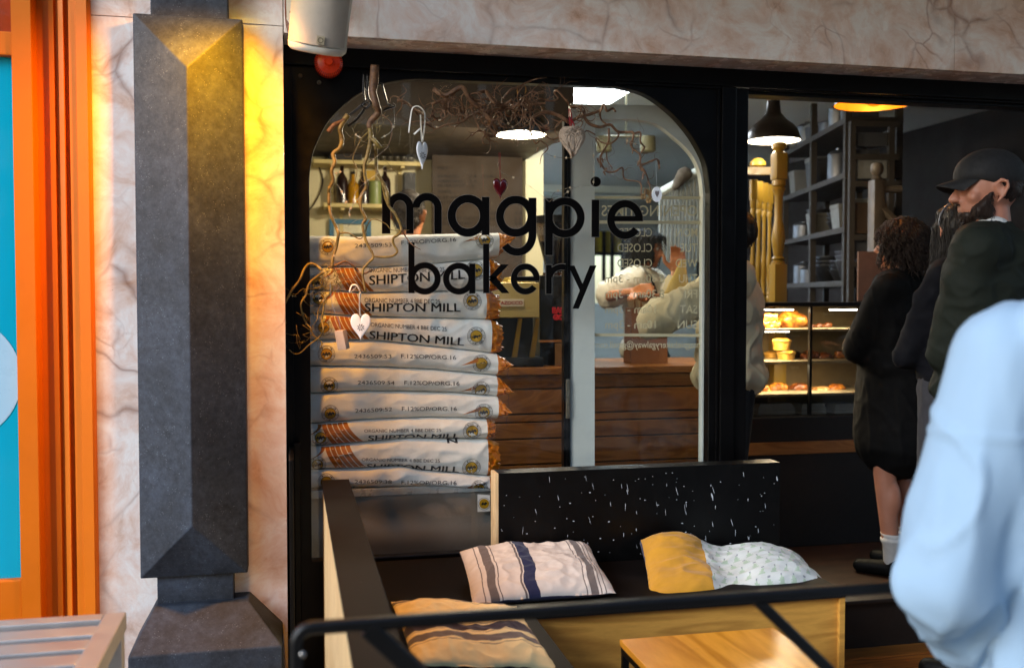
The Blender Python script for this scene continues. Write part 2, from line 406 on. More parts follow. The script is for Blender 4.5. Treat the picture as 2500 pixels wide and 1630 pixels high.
# timber floor in front of the door, between the bench and the street
zbox((1.66, -1.6, -.008), (3.9, -.03, .004), M_deck, 'floor_boards')
m = MB()
for k in range(14): m.box((1.66, -1.58+k*.112, .004), (3.9, -1.58+k*.112+.108, .012), bev=.002)
m.build('timber_deck', M_deck)['kind'] = 'structure'
# interior shell
ZF = .12; ZC_ = 2.75
zbox((-.9, .1, ZF-.1), (5.2, 9.2, ZF), M_floor, 'floor')
zbox((-.9, .1, ZC_), (5.2, 9.0, ZC_+.15), M_ceil, 'ceiling')
xcol0 = S(1271, 726, 3.2).x; xcol1 = S(1313, 726, 3.2).x
zbox((-.9, 3.2, ZF), (xcol0, 3.35, ZC_), M_cream, 'wall')
zbox((xcol0, 3.05, ZF), (xcol1, 3.40, ZC_), M_cream, 'wall_pier')
zbox((-.98, .06, ZF), (-.9, 3.2, ZC_), M_cream, 'side_wall')
YB = 8.6
w0 = S(1449, 545, YB); w1 = S(1540, 740, YB)      # back window opening
def wall_with_hole(name, x0, x1, z0, z1, y0, y1, hx0, hx1, hz0, hz1, mat):
    m = MB(); m.box((x0, y0, z0), (hx0, y1, z1)); m.box((hx1, y0, z0), (x1, y1, z1)); m.box((hx0, y0, z0), (hx1, y1, hz0)); m.box((hx0, y0, hz1), (hx1, y1, z1))
    return tag(m.build(name, mat), kind='structure')
wall_with_hole('back_wall', -.9, 5.2, ZF, ZC_, YB, YB+.2, w0.x, w1.x, w1.z, w0.z, M_blueg)
m = MB()
for k in (0.0, .3, .52, .8, 1.0):
    xx = w0.x+(w1.x-w0.x)*k; m.box((xx-.02, YB+.02, w1.z), (xx+.02, YB+.06, w0.z))
m.box((w0.x, YB+.02, (w0.z*.62+w1.z*.38)-.02), (w1.x, YB+.06, (w0.z*.62+w1.z*.38)+.02))
fr = m.build('back_window', M_blackm)
tag(fr, 'small barred window far at the back of the shop with daylight behind it', 'window')
m = MB(); zz = w0.z*.62+w1.z*.38
m.box((w0.x, YB+.09, zz), (w1.x, YB+.11, w0.z)); m.build('blind', plain('yellow_blind', 'e8c93a', .7), fr)
zbox((-.98, 3.35, ZF), (-.9, YB, ZC_), M_blueg, 'rear_side_wall')
zbox((5.1, .06, ZF), (5.2, 9.0, ZC_), M_brownw, 'right_wall')
xr0 = S(2185, 500, 4.3).x
zbox((xr0, 4.3, ZF), (5.1, 4.5, ZC_), M_brownw, 'partition_wall')
zbox((S(2274, 500, 4.2).x, 4.16, ZF), (S(2310, 500, 4.2).x, 4.3, ZC_), plain('beige_trim', '8f7350', .6), 'wall_trim')
# dark boxed-in ceiling over the counter, at the left
zbox((-.9, 1.9, 2.26), (xcol0, 3.2, ZC_), M_dkceil, 'lowered_ceiling')
# roof above so that daylight only enters by the shop front
zbox((-1.2, -.0, 2.95), (5.4, 9.0, 6.5), M_brick, 'upper_floors')
zbox((5.2, .0, -.1), (5.6, 9.4, 2.95), M_brick, 'party_wall'); zbox((-1.3, .06, -.1), (-.98, 9.4, 2.95), M_brick, 'party_wall_left')
zbox((-.9, YB+.9, .0), (w0.x-.4, 9.4, 2.95), M_brick, 'yard_wall')
# step and sill of the doorway
m = MB(); m.box((x_postR, -.02, -.1), (5.1, .12, .185), bev=.004); m.box((x_postR, -.045, .187), (5.1, .13, .203), bev=.005)
tag(m.build('door_step', plain('dark_stained_step', '1c120c', .5)), kind='structure')

# ---------------- marble cladding ----------------
zl = Zat(1250, 112, -.17); t = thing('marble_fascia', 'pink veined marble beam running over the black shopfront', 'fascia', (1.5, -.17, zl))
m = MB(); seams = [X(2321, -.17)]; x0 = xf0
for x1 in seams+[6.2]:
    m.box((x0, -.17, zl), (x1-.0015, -.14, zl+1.3), bev=.002); x0 = x1
m.build('front_slab', M_marble, t)
m = MB(); m.box((xf0, -.138, zl), (6.2, .0, zl+.028), bev=.001); m.build('soffit_slab', M_marble, t)
m = MB(); m.box((xf0+.002, -.137, zl+.03), (6.2, .1, zl+1.3)); m.build('backing', M_brick, t)
xm0 = X(229, -.17); xm1 = xf0; zj = Zat(690, 64, -.17)
t = thing('marble_pier', 'glossy pink marble pier lit yellow, behind the dark stone pilaster', 'pier', (xm0/2+xm1/2, -.17, 0))
m = MB(); m.box((xm0, -.17, -.01), (xm1-.003, .25, zj-.001), bev=.0015); m.box((xm0, -.17, zj+.001), (xm1-.003, .25, zl+1.3), bev=.0015); m.build('cladding', M_marble, t)

# ---------------- stone pilaster ----------------
t = thing('stone_pilaster', 'dark grey limestone pilaster with a long faceted block and flared base', 'pilaster', (D(440, 1500, -.3).x, -.3, 0))
yb, yr = -.255, -.335
A = S(326, 32, yb); B = S(593, 47, yb); Cc = S(603.5, 1397, yb); Dd = S(341, 1412, yb)
xL = (A.x+Dd.x)/2; xR = (B.x+Cc.x)/2; zT = A.z; zB = (Cc.z+Dd.z)/2; xM = S(462, 700, yr).x
tT = S(459, 165, yr).z; tB = S(470, 1284, yr).z
vs = [(xL, yb, zT), (xR, yb, zT), (xR, yb, zB), (xL, yb, zB), (xM, yr, tT), (xM, yr, tB), (xL, -.172, zT), (xR, -.172, zT), (xR, -.172, zB), (xL, -.172, zB)]
fs = [(0, 4, 1), (1, 4, 5, 2), (2, 5, 3), (3, 5, 4, 0), (0, 1, 7, 6), (1, 2, 8, 7), (2, 3, 9, 8), (3, 0, 6, 9), (6, 7, 8, 9)]
m = MB(); m.add(vs, fs); ob = m.build('faceted_block', M_lime, t)
mod = ob.modifiers.new('b', 'BEVEL'); mod.width = .003; mod.segments = 2; mod.limit_method = 'ANGLE'; mod.angle_limit = radians(8)
nx0, nx1 = S(383, 1450, -.25).x, S(570, 1450, -.25).x
m = MB(); m.box((S(367, 20, -.23).x, -.232, zT), (S(556, 20, -.23).x, -.171, zT+1.4), bev=.003); m.build('upper_shaft', M_lime, t)
ztop = S(480, 1480, -.25).z
m = MB(); m.box((nx0, -.24, ztop-.02), (nx1, -.171, zB), bev=.003); m.build('neck', M_lime, t)
# base: chamfered on top and at both shoulders
a = S(373, 1487, -.30); b = S(607, 1480, -.30); c = S(689, 1575, -.40); d = S(312, 1605, -.40)
zc1 = (c.z+d.z)/2; m = MB()
vs = [(a.x, -.27, a.z), (b.x, -.27, a.z), (c.x, -.40, zc1), (d.x, -.40, zc1), (d.x-.0, -.40, -.01), (c.x, -.40, -.01),
      (a.x, -.171, a.z+.0), (b.x, -.171, a.z), (c.x, -.171, zc1), (d.x, -.171, zc1), (d.x, -.171, -.01), (c.x, -.171, -.01)]
fs = [(0, 1, 2, 3), (3, 2, 5, 4), (0, 6, 7, 1), (1, 7, 8, 2), (0, 3, 9, 6), (2, 8, 11, 5), (3, 4, 10, 9), (6, 9, 10, 11, 8, 7), (4, 5, 11, 10)]
m.add(vs, fs); ob = m.build('base', M_lime, t); mod = ob.modifiers.new('b', 'BEVEL'); mod.width = .004; mod.segments = 2; mod.limit_method = 'ANGLE'; mod.angle_limit = radians(8)

# ---------------- orange shopfront next door ----------------
Yo = -.19
t = thing('orange_shopfront', 'bright orange painted shopfront next door with turquoise glass', 'shopfront', (X(100, Yo), Yo, 0))
xs = lambda px: X(px, Yo)
prof = [(-1.9, Yo+.03), (xs(37), Yo+.03)]
m = MB()
def mould(pts, z0, z1, mat, name):   # vertical moulding from a plan profile
    m = MB(); pl = [(x, y) for x, y in pts]; n = len(pl)
    vs = [(x, y, z0) for x, y in pl]+[(x, y, z1) for x, y in pl]; m.add(vs, [(i, i+1, n+i+1, n+i) for i in range(n-1)]); return m.build(name, mat, t)
x = xs
mould([(x(38), Yo+.06), (x(38), Yo+.004), (x(39), Yo), (x(86), Yo), (x(88), Yo+.003), (x(90), Yo+.05), (x(105), Yo+.052), (x(120), Yo+.05), (x(122), Yo+.038),
       (x(134), Yo+.038), (x(137), Yo+.05), (x(143), Yo+.05), (x(147), Yo+.03), (x(160), Yo+.022), (x(162), Yo+.04), (x(170), Yo+.042), (x(174), Yo+.02), (x(192), Yo+.016), (x(194), Yo+.006),
       (x(221), Yo+.0), (x(226), Yo+.006), (x(229), Yo+.019)], -.01, 3.6, M_orange, 'moulded_frame')
ztr0 = S(20, 133, Yo).z; ztr1 = S(20, 75, Yo).z
m = MB(); m.box((-2.2, Yo+.01, ztr0), (x(39.5), Yo+.06, ztr1), bev=.004); m.build('transom', M_orange, t)
zbt = S(30, 1418, Yo).z
m = MB(); m.box((-2.2, Yo+.012, -.01), (x(39.5), Yo+.06, zbt), bev=.005); m.build('lower_panel', M_orange, t)
m = MB(); m.box((-2.2, Yo+.04, zbt), (x(39), Yo+.05, ztr0)); ob = m.build('turquoise_pane', None or plain('turquoise_glass', '04a9cc', .12, 0, .03, 2, 0), t)
# pale round emblem on the turquoise glass
m = MB(); yy = Yo+.0385; cc = S(-120, 925, yy); rr = S(52, 905, yy).x-cc.x
m.add([(cc.x+rr*cos(k*pi/32), yy, cc.z+rr*sin(k*pi/32)) for k in range(64)], [tuple(range(64))]); m.build('round_emblem', plain('pale_blue_vinyl', 'a8d2ea', .3, 0, .03), ob, world=False).data.transform(Matrix.Translation(-Vector(t.location)))
m = MB(); m.box((-2.2, Yo+.04, ztr1), (x(39), Yo+.05, 3.6)); m.build('top_pane', plain('amber_glass', '9a3e18', .15), t)
zbox((-2.3, Yo+.07, -.01), (xm0-.002, .4, 4.2), M_dkceil, 'neighbour_wall')

# ---------------- black shopfront frame ----------------
def plate(outer, holes, y0, y1):
    """(x, z) outline with holes as a solid between depths y0 and y1"""
    bm = bmesh.new(); ed = []
    for lp in [outer]+holes:
        vs = [bm.verts.new((p[0], y0, p[1])) for p in lp]
        for i in range(len(vs)): ed.append(bm.edges.new((vs[i], vs[(i+1) % len(vs)])))
    bmesh.ops.triangle_fill(bm, use_beauty=True, use_dissolve=False, edges=ed)
    r = bmesh.ops.extrude_face_region(bm, geom=bm.faces[:])
    for v in [g for g in r['geom'] if isinstance(g, bmesh.types.BMVert)]: v.co.y = y1
    bmesh.ops.recalc_face_normals(bm, faces=bm.faces[:])
    m = MB(); bm.verts.index_update(); m.add([v.co.copy() for v in bm.verts], [[v.index for v in f.verts] for f in bm.faces]); bm.free(); return m
archL = [(755.7, 500), (755.7, 435), (763, 378), (779, 337), (799.5, 298.5), (830, 265), (869, 234), (908, 213), (946, 202), (985, 195.5), (1026, 193)]
archR = [(1507, 212), (1574, 229), (1635, 271), (1680, 320), (1710, 368), (1725, 407), (1733, 471)]
al = cr(archL, 4); ar = cr(archR, 4)
hole = [(S(a_[0], a_[1], 0).x, S(a_[0], a_[1], 0).z) for a_ in al+ar]
xl_, xr_ = S(757, 800, 0).x, S(1731, 800, 0).x; zsill = .46
hole = [(xl_, zsill)]+[(max(xl_, h[0]) if i < 8 else h[0], h[1]) for i, h in enumerate(hole)]+[(xr_, zsill)]
t = thing('black_shopfront', 'black painted timber shopfront with an arched window opening', 'shopfront', (.9, 0, 0))
zbeam = Zat(1600, 196, -.02)
m = plate([(xf0-.05, -.01), (x_postL+.01, -.01), (x_postL+.01, zsof+.02), (xf0-.05, zsof+.02)], [hole], 0.0, .045); ob = m.build('arched_panel', M_black, t)
mod = ob.modifiers.new('b', 'BEVEL'); mod.width = .003; mod.segments = 2; mod.limit_method = 'ANGLE'
m = MB(); xr2 = 5.15
zb2 = Zat(1600, 205, -.015)
m.box((X(1500, 0), -.014, zb2-.006), (x_postL, .0, zb2+.004), bev=.002)
m.box((xf0-.01, -.02, zb2+.004), (xr2, .0-.001, zsof+.03), bev=.004)
m.box((x_postR, -.012, zhead+.012), (xr2, .09, zb2+.003), bev=.003); m.box((x_postR, .005, zhead), (xr2, .08, zhead+.014), bev=.003)
m.build('head_beam', M_black, t)
m = MB(); w = x_postR-x_postL
m.box((x_postL, -.018, -.01), (x_postL+w*.52, .09, zb2+.003), bev=.004); m.box((x_postL+w*.56, -.006, -.01), (x_postR, .10, zb2+.003), bev=.004); m.box((x_postL+w*.5, .0, -.01), (x_postL+w*.58, .08, zb2+.003))
m.box((x_postL-.012, -.008, -.01), (x_postL-.002, -.0015, zb2-.006), bev=.002)
m.build('door_post', M_black, t)
m = MB(); m.box((xf0-.004, -.012, -.01), (xf0+.022, -.001, zb2), bev=.003); m.build('corner_bead', M_black, t)
for (px_, py_) in ((735, 150), (733, 186), (779, 202)):
    c = S(px_, py_, -.001); m = MB(); m.lathe([(.0001, -.004), (.0035, -.004), (.0035, -.006), (.0065, -.006), (.0075, -.003), (.0075, 0)], c, 16, axis='y'); m.build('old_screw_cup', plain('tarnished_nickel', '6a6256', .35, .8) if 'tarnished_nickel' not in MATS else MATS['tarnished_nickel'], t, smooth=True)
# window pane with the shop name
YG = .022
t = thing('shop_window', 'large arched window pane with the black lettering magpie bakery', 'window', (.8, YG, .5))
gx = [(xl_-.0, zsill)]
m = plate([(xl_-.01, zsill), (xr_+.01, zsill), (xr_+.01, zb2-.01), (xl_-.01, zb2-.01)], [], YG, YG+.005); m.build('pane', M_glass, t)

# lettering: single-storey geometric letters measured on the pane
L = MB(); LE = MB(); yl = YG-.0008
def G(x, y): return S(x, y, yl)
def ringp(cx, cy, rx, ry, w, a0=0, a1=360, n=56, mb=None):
    fn = lambda x, y: S(x, y, yl)
    o = arc(cx, cy, rx, ry, a0, a1, n); i = arc(cx, cy, rx-w, ry-w*1.02, a0, a1, n); quad_strip(L, o, i, fn)
    f2 = lambda x, y: S(x, y, yl+.0004)
    quad_strip(LE, arc(cx, cy, rx+.9, ry+.9, a0, a1, n), arc(cx, cy, rx-w-.9, ry-w*1.02-.9, a0, a1, n), f2)
def barp(x0, y0, x1, y1, w0, w1=None, sh=0):
    w1 = w0 if w1 is None else w1
    L.add([S(x0, y0, yl-.0003), S(x0+w0, y0+sh, yl-.0003), S(x1+w1, y1, yl-.0003), S(x1, y1, yl-.0003)], [(0, 1, 2, 3)])
    LE.add([S(x0-.9, y0-.9, yl+.0003), S(x0+w0+.9, y0+sh-.9, yl+.0003), S(x1+w1+.9, y1+.9, yl+.0003), S(x1-.9, y1+.9, yl+.0003)], [(0, 1, 2, 3)])
# m
barp(933, 474, 933, 570, 19.5)
ringp(976, 507, 33, 35.5, 17, 0, 180); barp(992, 506, 992, 570, 17); ringp(1042.5, 507, 35.5, 35.5, 17.5, 0, 180); barp(1060.5, 506, 1060.5, 571, 17.5)
# a
ringp(1142, 526.5, 49, 51, 19); barp(1176.5, 481, 1176.5, 573, 18)
# g
ringp(1259, 528, 48, 50, 18.5); barp(1291, 483.5, 1291, 573, 18); ringp(1262.5, 573, 46.5, 51.5, 18, -143, 0)
# p
barp(1331, 484.5, 1331, 623, 18.5); ringp(1379, 531, 48, 49, 18)
# i
barp(1445, 488, 1444.5, 578.5, 18)
L.add([S(*p, yl) for p in arc(1454.5, 443.6, 12, 12, 0, 350, 35)], [tuple(range(36))]); LE.add([S(*p, yl+.0004) for p in arc(1454.5, 443.6, 13, 13, 0, 350, 35)], [tuple(range(36))])
# e
ringp(1526, 536, 43.5, 47.5, 17.5, 0, 322); barp(1496, 527.5, 1496, 540, 73.5)
# b
barp(997.5, 592, 997.5, 715, 14); ringp(1037, 679.5, 38.5, 39, 14)
ringp(1120, 680, 38, 38.5, 14); barp(1146, 643.5, 1146, 716, 14)
# k
barp(1179.8, 595, 1179.8, 715, 14.2)
for q in ([(1194, 676), (1223, 645.5), (1242.5, 645.5), (1203, 686)], [(1199, 675), (1211.5, 676), (1244, 715.5), (1225, 715.5), (1194, 683)]):
    L.add([S(*p, yl-.0005) for p in q], [tuple(range(len(q)))])
ringp(1282.5, 681, 35, 37.5, 14, 0, 322); barp(1258, 675.5, 1258, 686, 59)
barp(1333, 646, 1333, 717.5, 14); ringp(1372, 680, 37, 36, 14, 75, 172)
for q in ([(1387, 648), (1402.5, 648), (1427, 703), (1419, 716)], [(1440, 648), (1456.5, 648), (1413, 753.5), (1397.5, 753.5)]):
    L.add([S(*p, yl-.0006+.0002*(q[0][0] > 1400)) for p in q], [(0, 1, 2, 3)])
L.build('lettering', M_letter, t); LE.build('lettering_outline', M_edge, t)

# flat canopy over the shopfront, added above the view to shade the marble
tz = 2.95; t = thing('canopy', 'shallow flat canopy projecting above the shopfront, over the top of the view', 'canopy', (2.4, -.6, tz))
m = MB(); m.box((xm0-.15, -1.75, tz), (6.2, -.172, tz+.08), bev=.005); m.build('slab', M_brick, t)
# ---------------- flour sacks ----------------
M_paper = NT('white_sack_paper'); _v = M_paper.coord('Object')
M_paper.col(M_paper.ramp(M_paper.noise(_v, 8, 6, .6, .4), [(.3, 'dedcd6'), (.6, 'efeeea'), (.8, 'f4f3f0')])).set(.6, 0)
M_paper.bump(M_paper.noise(_v, 26, 6, .65, .8), .35, .006); M_paper = M_paper.m
M_sacko = NT('orange_sack_paper'); _v = M_sacko.coord('Object')
M_sacko.col(M_sacko.ramp(M_sacko.noise(_v, 12, 6, .6, .4), [(.3, 'b8640c'), (.7, 'e58c1a')])).set(.35, 0)
M_sacko.bump(M_sacko.noise(_v, 45, 6, .65, .8), .4, .006); M_sacko = M_sacko.m
M_ink = plain('black_sack_ink', '1b1a1c', .6); M_inkg = plain('grey_stamp_ink', '3a3a3e', .7)
M_inko = plain('orange_sack_ink', 'a8600c', .55); M_logo = plain('gold_logo_ink', 'b08a12', .45, 0, .2, 40)
YS = .11    # front of the sack pile
z5 = lambda x, y: (720+x/3.449, 450+y/3.449)
z6 = lambda x, y: (720+x/2.8222, 850+y/2.8222)
def bl(f, *p): return [f(*q) for q in p]
BD = [bl(z5, (130, 430), (300, 430), (500, 440), (900, 420), (1200, 415), (1720, 405)),
      bl(z5, (130, 692), (380, 690), (700, 698), (1200, 663), (1640, 622), (1720, 615)),
      bl(z5, (130, 882), (600, 913), (1100, 905), (1600, 892), (1640, 895)),
      bl(z5, (130, 1085), (560, 1113), (900, 1120), (1640, 1137)),
      bl(z5, (130, 1310), (700, 1315), (1200, 1372), (1680, 1422)),
      bl(z6, (115, 125), (400, 129), (700, 135), (1000, 150), (1390, 187)),
      bl(z6, (120, 315), (460, 296), (850, 300), (1100, 306), (1400, 335)),
      bl(z6, (130, 525), (400, 502), (620, 490), (900, 481), (1200, 485), (1400, 492)),
      bl(z6, (120, 680), (300, 668), (500, 650), (760, 622), (1050, 625), (1340, 627)),
      bl(z6, (120, 840), (440, 833), (720, 816), (900, 850), (1150, 870), (1340, 885)),
      bl(z6, (120, 972), (410, 965), (1000, 962), (1130, 977), (1340, 1002))]
def plx(bd, x):   # piecewise smooth boundary height at a measured x
    if x <= bd[0][0]: return bd[0][1]
    for (x0, y0), (x1, y1) in zip(bd, bd[1:]):
        if x <= x1: t = (x-x0)/(x1-x0); return y0+(y1-y0)*t
    (x0, y0), (x1, y1) = bd[-2:]; return y1+(y1-y0)/(x1-x0)*(x-x1)
def pls(bd, x): return (plx(bd, x-14)+2*plx(bd, x)+plx(bd, x+14))/4
XE = [1219, 1196, 1188, 1201, 1216, 1215, 1217, 1190, 1192, 1197]   # where the white paper ends
TIP = [(1251, 581), None, None, None, (1246, 889), (1247, 954), (1243, 1004), None, None, (1235, 1212)]
CRX = [0, 1224, 1221, 1228, 0, 0, 0, 1211, 1220, 0]
INFO = [('N', '2436509:53'), ('M', 0), ('M', 0), ('M', 0), ('N', '2436509:53'), ('N', '2436509:54'), ('N', '2436509:52'), ('C', 0), ('C', 0), ('N', '2436509:38')]
LAB = ['white flour sack on top of the whole pile, stamped 2436509:53', 'flour sack second from the top, SHIPTON MILL printed behind the word bakery',
       'flour sack third from the top, its crumpled orange end by the coffee machine plate', 'fat SHIPTON MILL flour sack fourth from the top, behind the white tin heart',
       'white flour sack fifth from the top stamped 2436509:53, with a pointed orange end', 'thin flour sack stamped 2436509:54 in the middle of the pile',
       'flour sack stamped 2436509:52 with a pointed orange end', 'flour sack with half hidden SHIPTON MILL, third from the bottom', 'flour sack with orange fan of stripes and N misprint above, second from bottom',
       'lowest flour sack stamped 2436509:38, lying on the steel cabinet']
def wr(x, z, i):
    o = Vector((i*7.3, 1.7*i, 2.1)); q = Vector((x*11, z*26, 0))+o
    a = 1-abs(noise.noise(q))*2; b = 1-abs(noise.noise(Vector((x*5+z*9, z*14-x*6, 3))+o))*2
    big = noise.noise(Vector((x*3.2, 0, i)))
    edge = max(0, (x-xs_mid)/.25)
    return -(a*a*.0036+b*b*b*.0065*(.6+edge)+big*.006)
xs_mid = S(1050, 700, YS).x
def sack(i):
    top, bot = BD[i], BD[i+1]; xL = 748+random.uniform(-2, 3); xR = XE[i]
    def F(px, py):       # front surface through a measured position
        q = S(px, py, YS); zt = S(px, pls(top, px), YS).z; zb_ = S(px, pls(bot, px), YS).z
        t = max(-1, min(1, (q.z-(zt+zb_)/2)/((zt-zb_)/2)))
        bul = .045*(1-max(0, 1-abs(t)**2.6)**(1/2.1))
        return Vector((q.x, YS+bul+wr(q.x, q.z, i), q.z))
    FD = lambda a, b: F(a, b)+Vector((0, -.0012, 0))
    root = thing('flour_sack', LAB[i], 'sack', (S(980, 800, YS).x, YS+.2, S(980, pls(bot, 980), YS).z), 'flour sacks piled in the window')
    NX, NT_ = 110, 18; vs = []; m = MB(); dep = .36+.03*random.random()
    for a in range(NX+1):
        px = xL+(xR-xL)*a/NX; yt, yb_ = pls(top, px), pls(bot, px); row = []
        for k in range(NT_+1):
            s_ = -1+2*k/NT_; t = (abs(s_)**.75)*(1 if s_ > 0 else -1)
            row.append(F(px, (yt+yb_)/2-t*(yb_-yt)/2*.999))
        for k in range(1, 8):
            t = 1-2*k/8; q = row[-1]; r0 = row[0]; row.append(Vector((q.x, YS+.05+dep*sin(pi*k/8)**.4, r0.z+(q.z-r0.z)*(t+1)/2)))
        vs += row
    R = NT_+8; fs = [(a*R+k, a*R+(k+1) % R, (a+1)*R+(k+1) % R, (a+1)*R+k) for a in range(NX) for k in range(R)]
    fs.append(tuple(range(R))); m.add(vs, fs); m.build('paper_bag', M_paper, root, smooth=True)
    # orange folded end
    m = MB(); last = vs[NX*R:(NX+1)*R]; c = sum(last, Vector())/R; rows = [last]; crum = not TIP[i]
    if TIP[i]:
        tp = S(TIP[i][0], TIP[i][1], YS+.03); n = 9
        for j in range(1, n+1):
            f = j/n; nr = []
            for k, q in enumerate(last):
                d_ = q-c; tgt = tp+Vector((0, d_.y*.5, d_.z*.04)); p = q.lerp(tgt, f**1.15 if k > 9 else f**.85)
                cr_n = sin(pi*min(1, f*1.15)); p += Vector((.006*noise.noise(Vector((f*6, k*1.3, i+9))), .014*noise.noise(Vector((f*5, k*1.1, i))), .007*noise.noise(Vector((f*6, k*1.5, i+3)))))*cr_n; nr.append(p)
            rows.append(nr)
    else:
        xe = S(CRX[i], 700, YS).x; n = 8; dx = xe-last[0].x; hh = max(q.z for q in last)-min(q.z for q in last)
        for j in range(1, n+1):
            f = j/n; nr = []
            for k, q in enumerate(last):
                d_ = q-c; sh = 1-.22*f*f; wob = noise.noise(Vector((f*3.1, k*.8, i*3)))
                nr.append(Vector((q.x+dx*f*(1+.5*wob), c.y+d_.y*(1-.1*f)+.016*wob, c.z+d_.z*sh-hh*.06*f+.006*noise.noise(Vector((f*5, k*1.7, i))))))
            rows.append(nr)
    vv = [q for r in rows for q in r]; n = len(rows)-1
    fs = [(a*R+k, a*R+(k+1) % R, (a+1)*R+(k+1) % R, (a+1)*R+k) for a in range(n) for k in range(R)]
    if crum:
        e = rows[-1]; ce = sum(e, Vector())/R-Vector((.014, 0, 0)); vv.append(ce); o = len(vv)-1
        fs += [(n*R+k, n*R+(k+1) % R, o) for k in range(R)]
    m.add(vv, fs); oe = m.build('folded_end', M_sacko, root, smooth=True, angle=28)
    if TIP[i] and i != 9:
        m = MB(); q = S(TIP[i][0]-8, TIP[i][1]+6, YS+.02); m.tube(cr([q, q+Vector((.004, -.004, -.012)), q+Vector((.001, -.002, -.028)), q+Vector((.006, 0, -.045))]), .0007, 4); m.build('stitching_thread', plain('violet_thread', '2c2444', .8) if 'violet_thread' not in MATS else MATS['violet_thread'], root)
    # round mill emblems
    def emblem(cx, cy, r):
        em = MB()
        em.add([FD(cx, cy)]+[FD(*p) for p in arc(cx, cy, r*.63, r*.63, 0, 350, 35)], [(0, 1+k, 1+(k+1) % 36) for k in range(36)], 0)
        f2 = lambda a, b: F(a, b)+Vector((0, -.0018, 0))
        for r0, r1 in ((1.0, .96), (.68, .62)): quad_strip(em, arc(cx, cy, r*r0, r*r0, 0, 360, 40), arc(cx, cy, r*r1, r*r1, 0, 360, 40), f2, 1)
        # leaping dark shape across the gold disc
        zz = [(-.52, .06), (-.36, -.2), (-.2, -.05), (-.02, -.3), (.1, -.1), (.3, -.26), (.52, -.08), (.42, .12), (.22, .02), (.16, .28), (-.02, .1), (-.2, .3), (-.28, .08), (-.44, .22)]
        em.add([f2(cx+a*r, cy+b*r) for a, b in zz], [tuple(range(len(zz)))], 1)
        for txt, a0, a1 in (('EXCEPTIONAL MILLERS', 200, -20), ('OF QUALITY FLOUR', 215, 325)):
            n = len(txt)
            for k, chh in enumerate(txt):
                if chh == ' ': continue
                th = radians(a0+(a1-a0)*(k+.5)/n); fl = 1 if a1 < a0 else -1; v2, f_, _ = text2d(chh); out = []
                for u, v in v2:
                    lx = (u-.5)*r*.11; ly = (v-.5)*r*.17*fl
                    rr_ = r*.82+ly*fl*1.0 if fl == 1 else r*.82-(v-.5)*r*.17
                    ang = th-(lx/(r*.82))*fl; out.append(f2(cx+cos(ang)*rr_, cy-sin(ang)*rr_))
                em.add(out, f_, 1)
        em.build('mill_emblem', [M_logo, M_ink], root)
    def tx(mb, s, x0, x1, yt, yb_, bold=0.0, slope=0.0, off=.0014):
        # finely cut lettering laid onto the curved paper
        v2, f_, _ = text2d(s, bold); bm = bmesh.new(); vv_ = [bm.verts.new((x0+(x1-x0)*u, yb_+(yt-yb_)*v, 0)) for u, v in v2]
        for f in f_:
            try: bm.faces.new([vv_[q] for q in f])
            except ValueError: pass
        n = int((x1-x0)/7)
        for k in range(1, n): bmesh.ops.bisect_plane(bm, geom=bm.verts[:]+bm.edges[:]+bm.faces[:], plane_co=(x0+(x1-x0)*k/n, 0, 0), plane_no=(1, 0, 0))
        for k in (1, 2, 3): bmesh.ops.bisect_plane(bm, geom=bm.verts[:]+bm.edges[:]+bm.faces[:], plane_co=(0, yb_+(yt-yb_)*k/4, 0), plane_no=(0, 1, 0))
        bm.verts.index_update()
        mb.add([F(v.co.x, v.co.y+slope*(v.co.x-x0))+Vector((0, -off, 0)) for v in bm.verts], [[v.index for v in f.verts] for f in bm.faces]); bm.free()
    mid = lambda px: (pls(top, px)+pls(bot, px))/2; sl_ = lambda a, b: (mid(b)-mid(a))/(b-a)
    k0, code = INFO[i]
    if k0 == 'N':
        px0 = {0: 866, 4: 865, 5: 873, 6: 867, 9: 866}[i]; yb_ = {0: 605, 4: 874, 5: 938, 6: 1007, 9: 1180}[i]; h = 9.5
        m = MB(); tx(m, code, px0, px0+90, yb_-h, yb_, 0, {0: -.03, 4: .0, 5: .01, 6: -.045, 9: 0}[i]); m.build('stamped_lettering', M_inkg, root); m = MB()
        x1 = px0+114; y1 = {0: 597, 4: 873, 5: 938, 6: 1002, 9: 1181}[i]
        tx(m, 'F.12%OP/ORG.16', x1, x1+134, y1-h, y1+.5, 0, {0: -.06, 4: .03, 5: .015, 6: 0.0, 9: 0.005}[i]); m.build('stamped_lettering', M_inkg, root)
        ex = {0: 1182, 4: 1175, 5: 1174, 6: 1181, 9: 1169}[i]; ey = {0: 586, 4: 887, 5: 952, 6: 1006, 9: 1193}[i]
        emblem(ex, ey, 21.5); emblem({0: 800, 4: 797, 5: 804, 6: 806, 9: 797}[i], {0: 603, 4: 864, 5: 941, 6: 1009, 9: 1176}[i], 21)
        m = MB(); A_ = [(ex-52+k*5, ey+5-k*.9) for k in range(10)]; B_ = [(ex-52+k*5, ey+5-k*1.75-k*k*.06) for k in range(10)]
        quad_strip(m, A_, B_, FD); m.build('orange_flash', M_inko, root)
    else:
        m = MB(); T = {1: (901, 1133, 674, 694, -.065), 2: (890, 1123, 741, 759, .0), 3: (902, 1132, 808, 824, .075), 7: (899, 1122, 1063, 1080, -.02), 8: (896, 1121, 1133, 1152, .03)}[i]
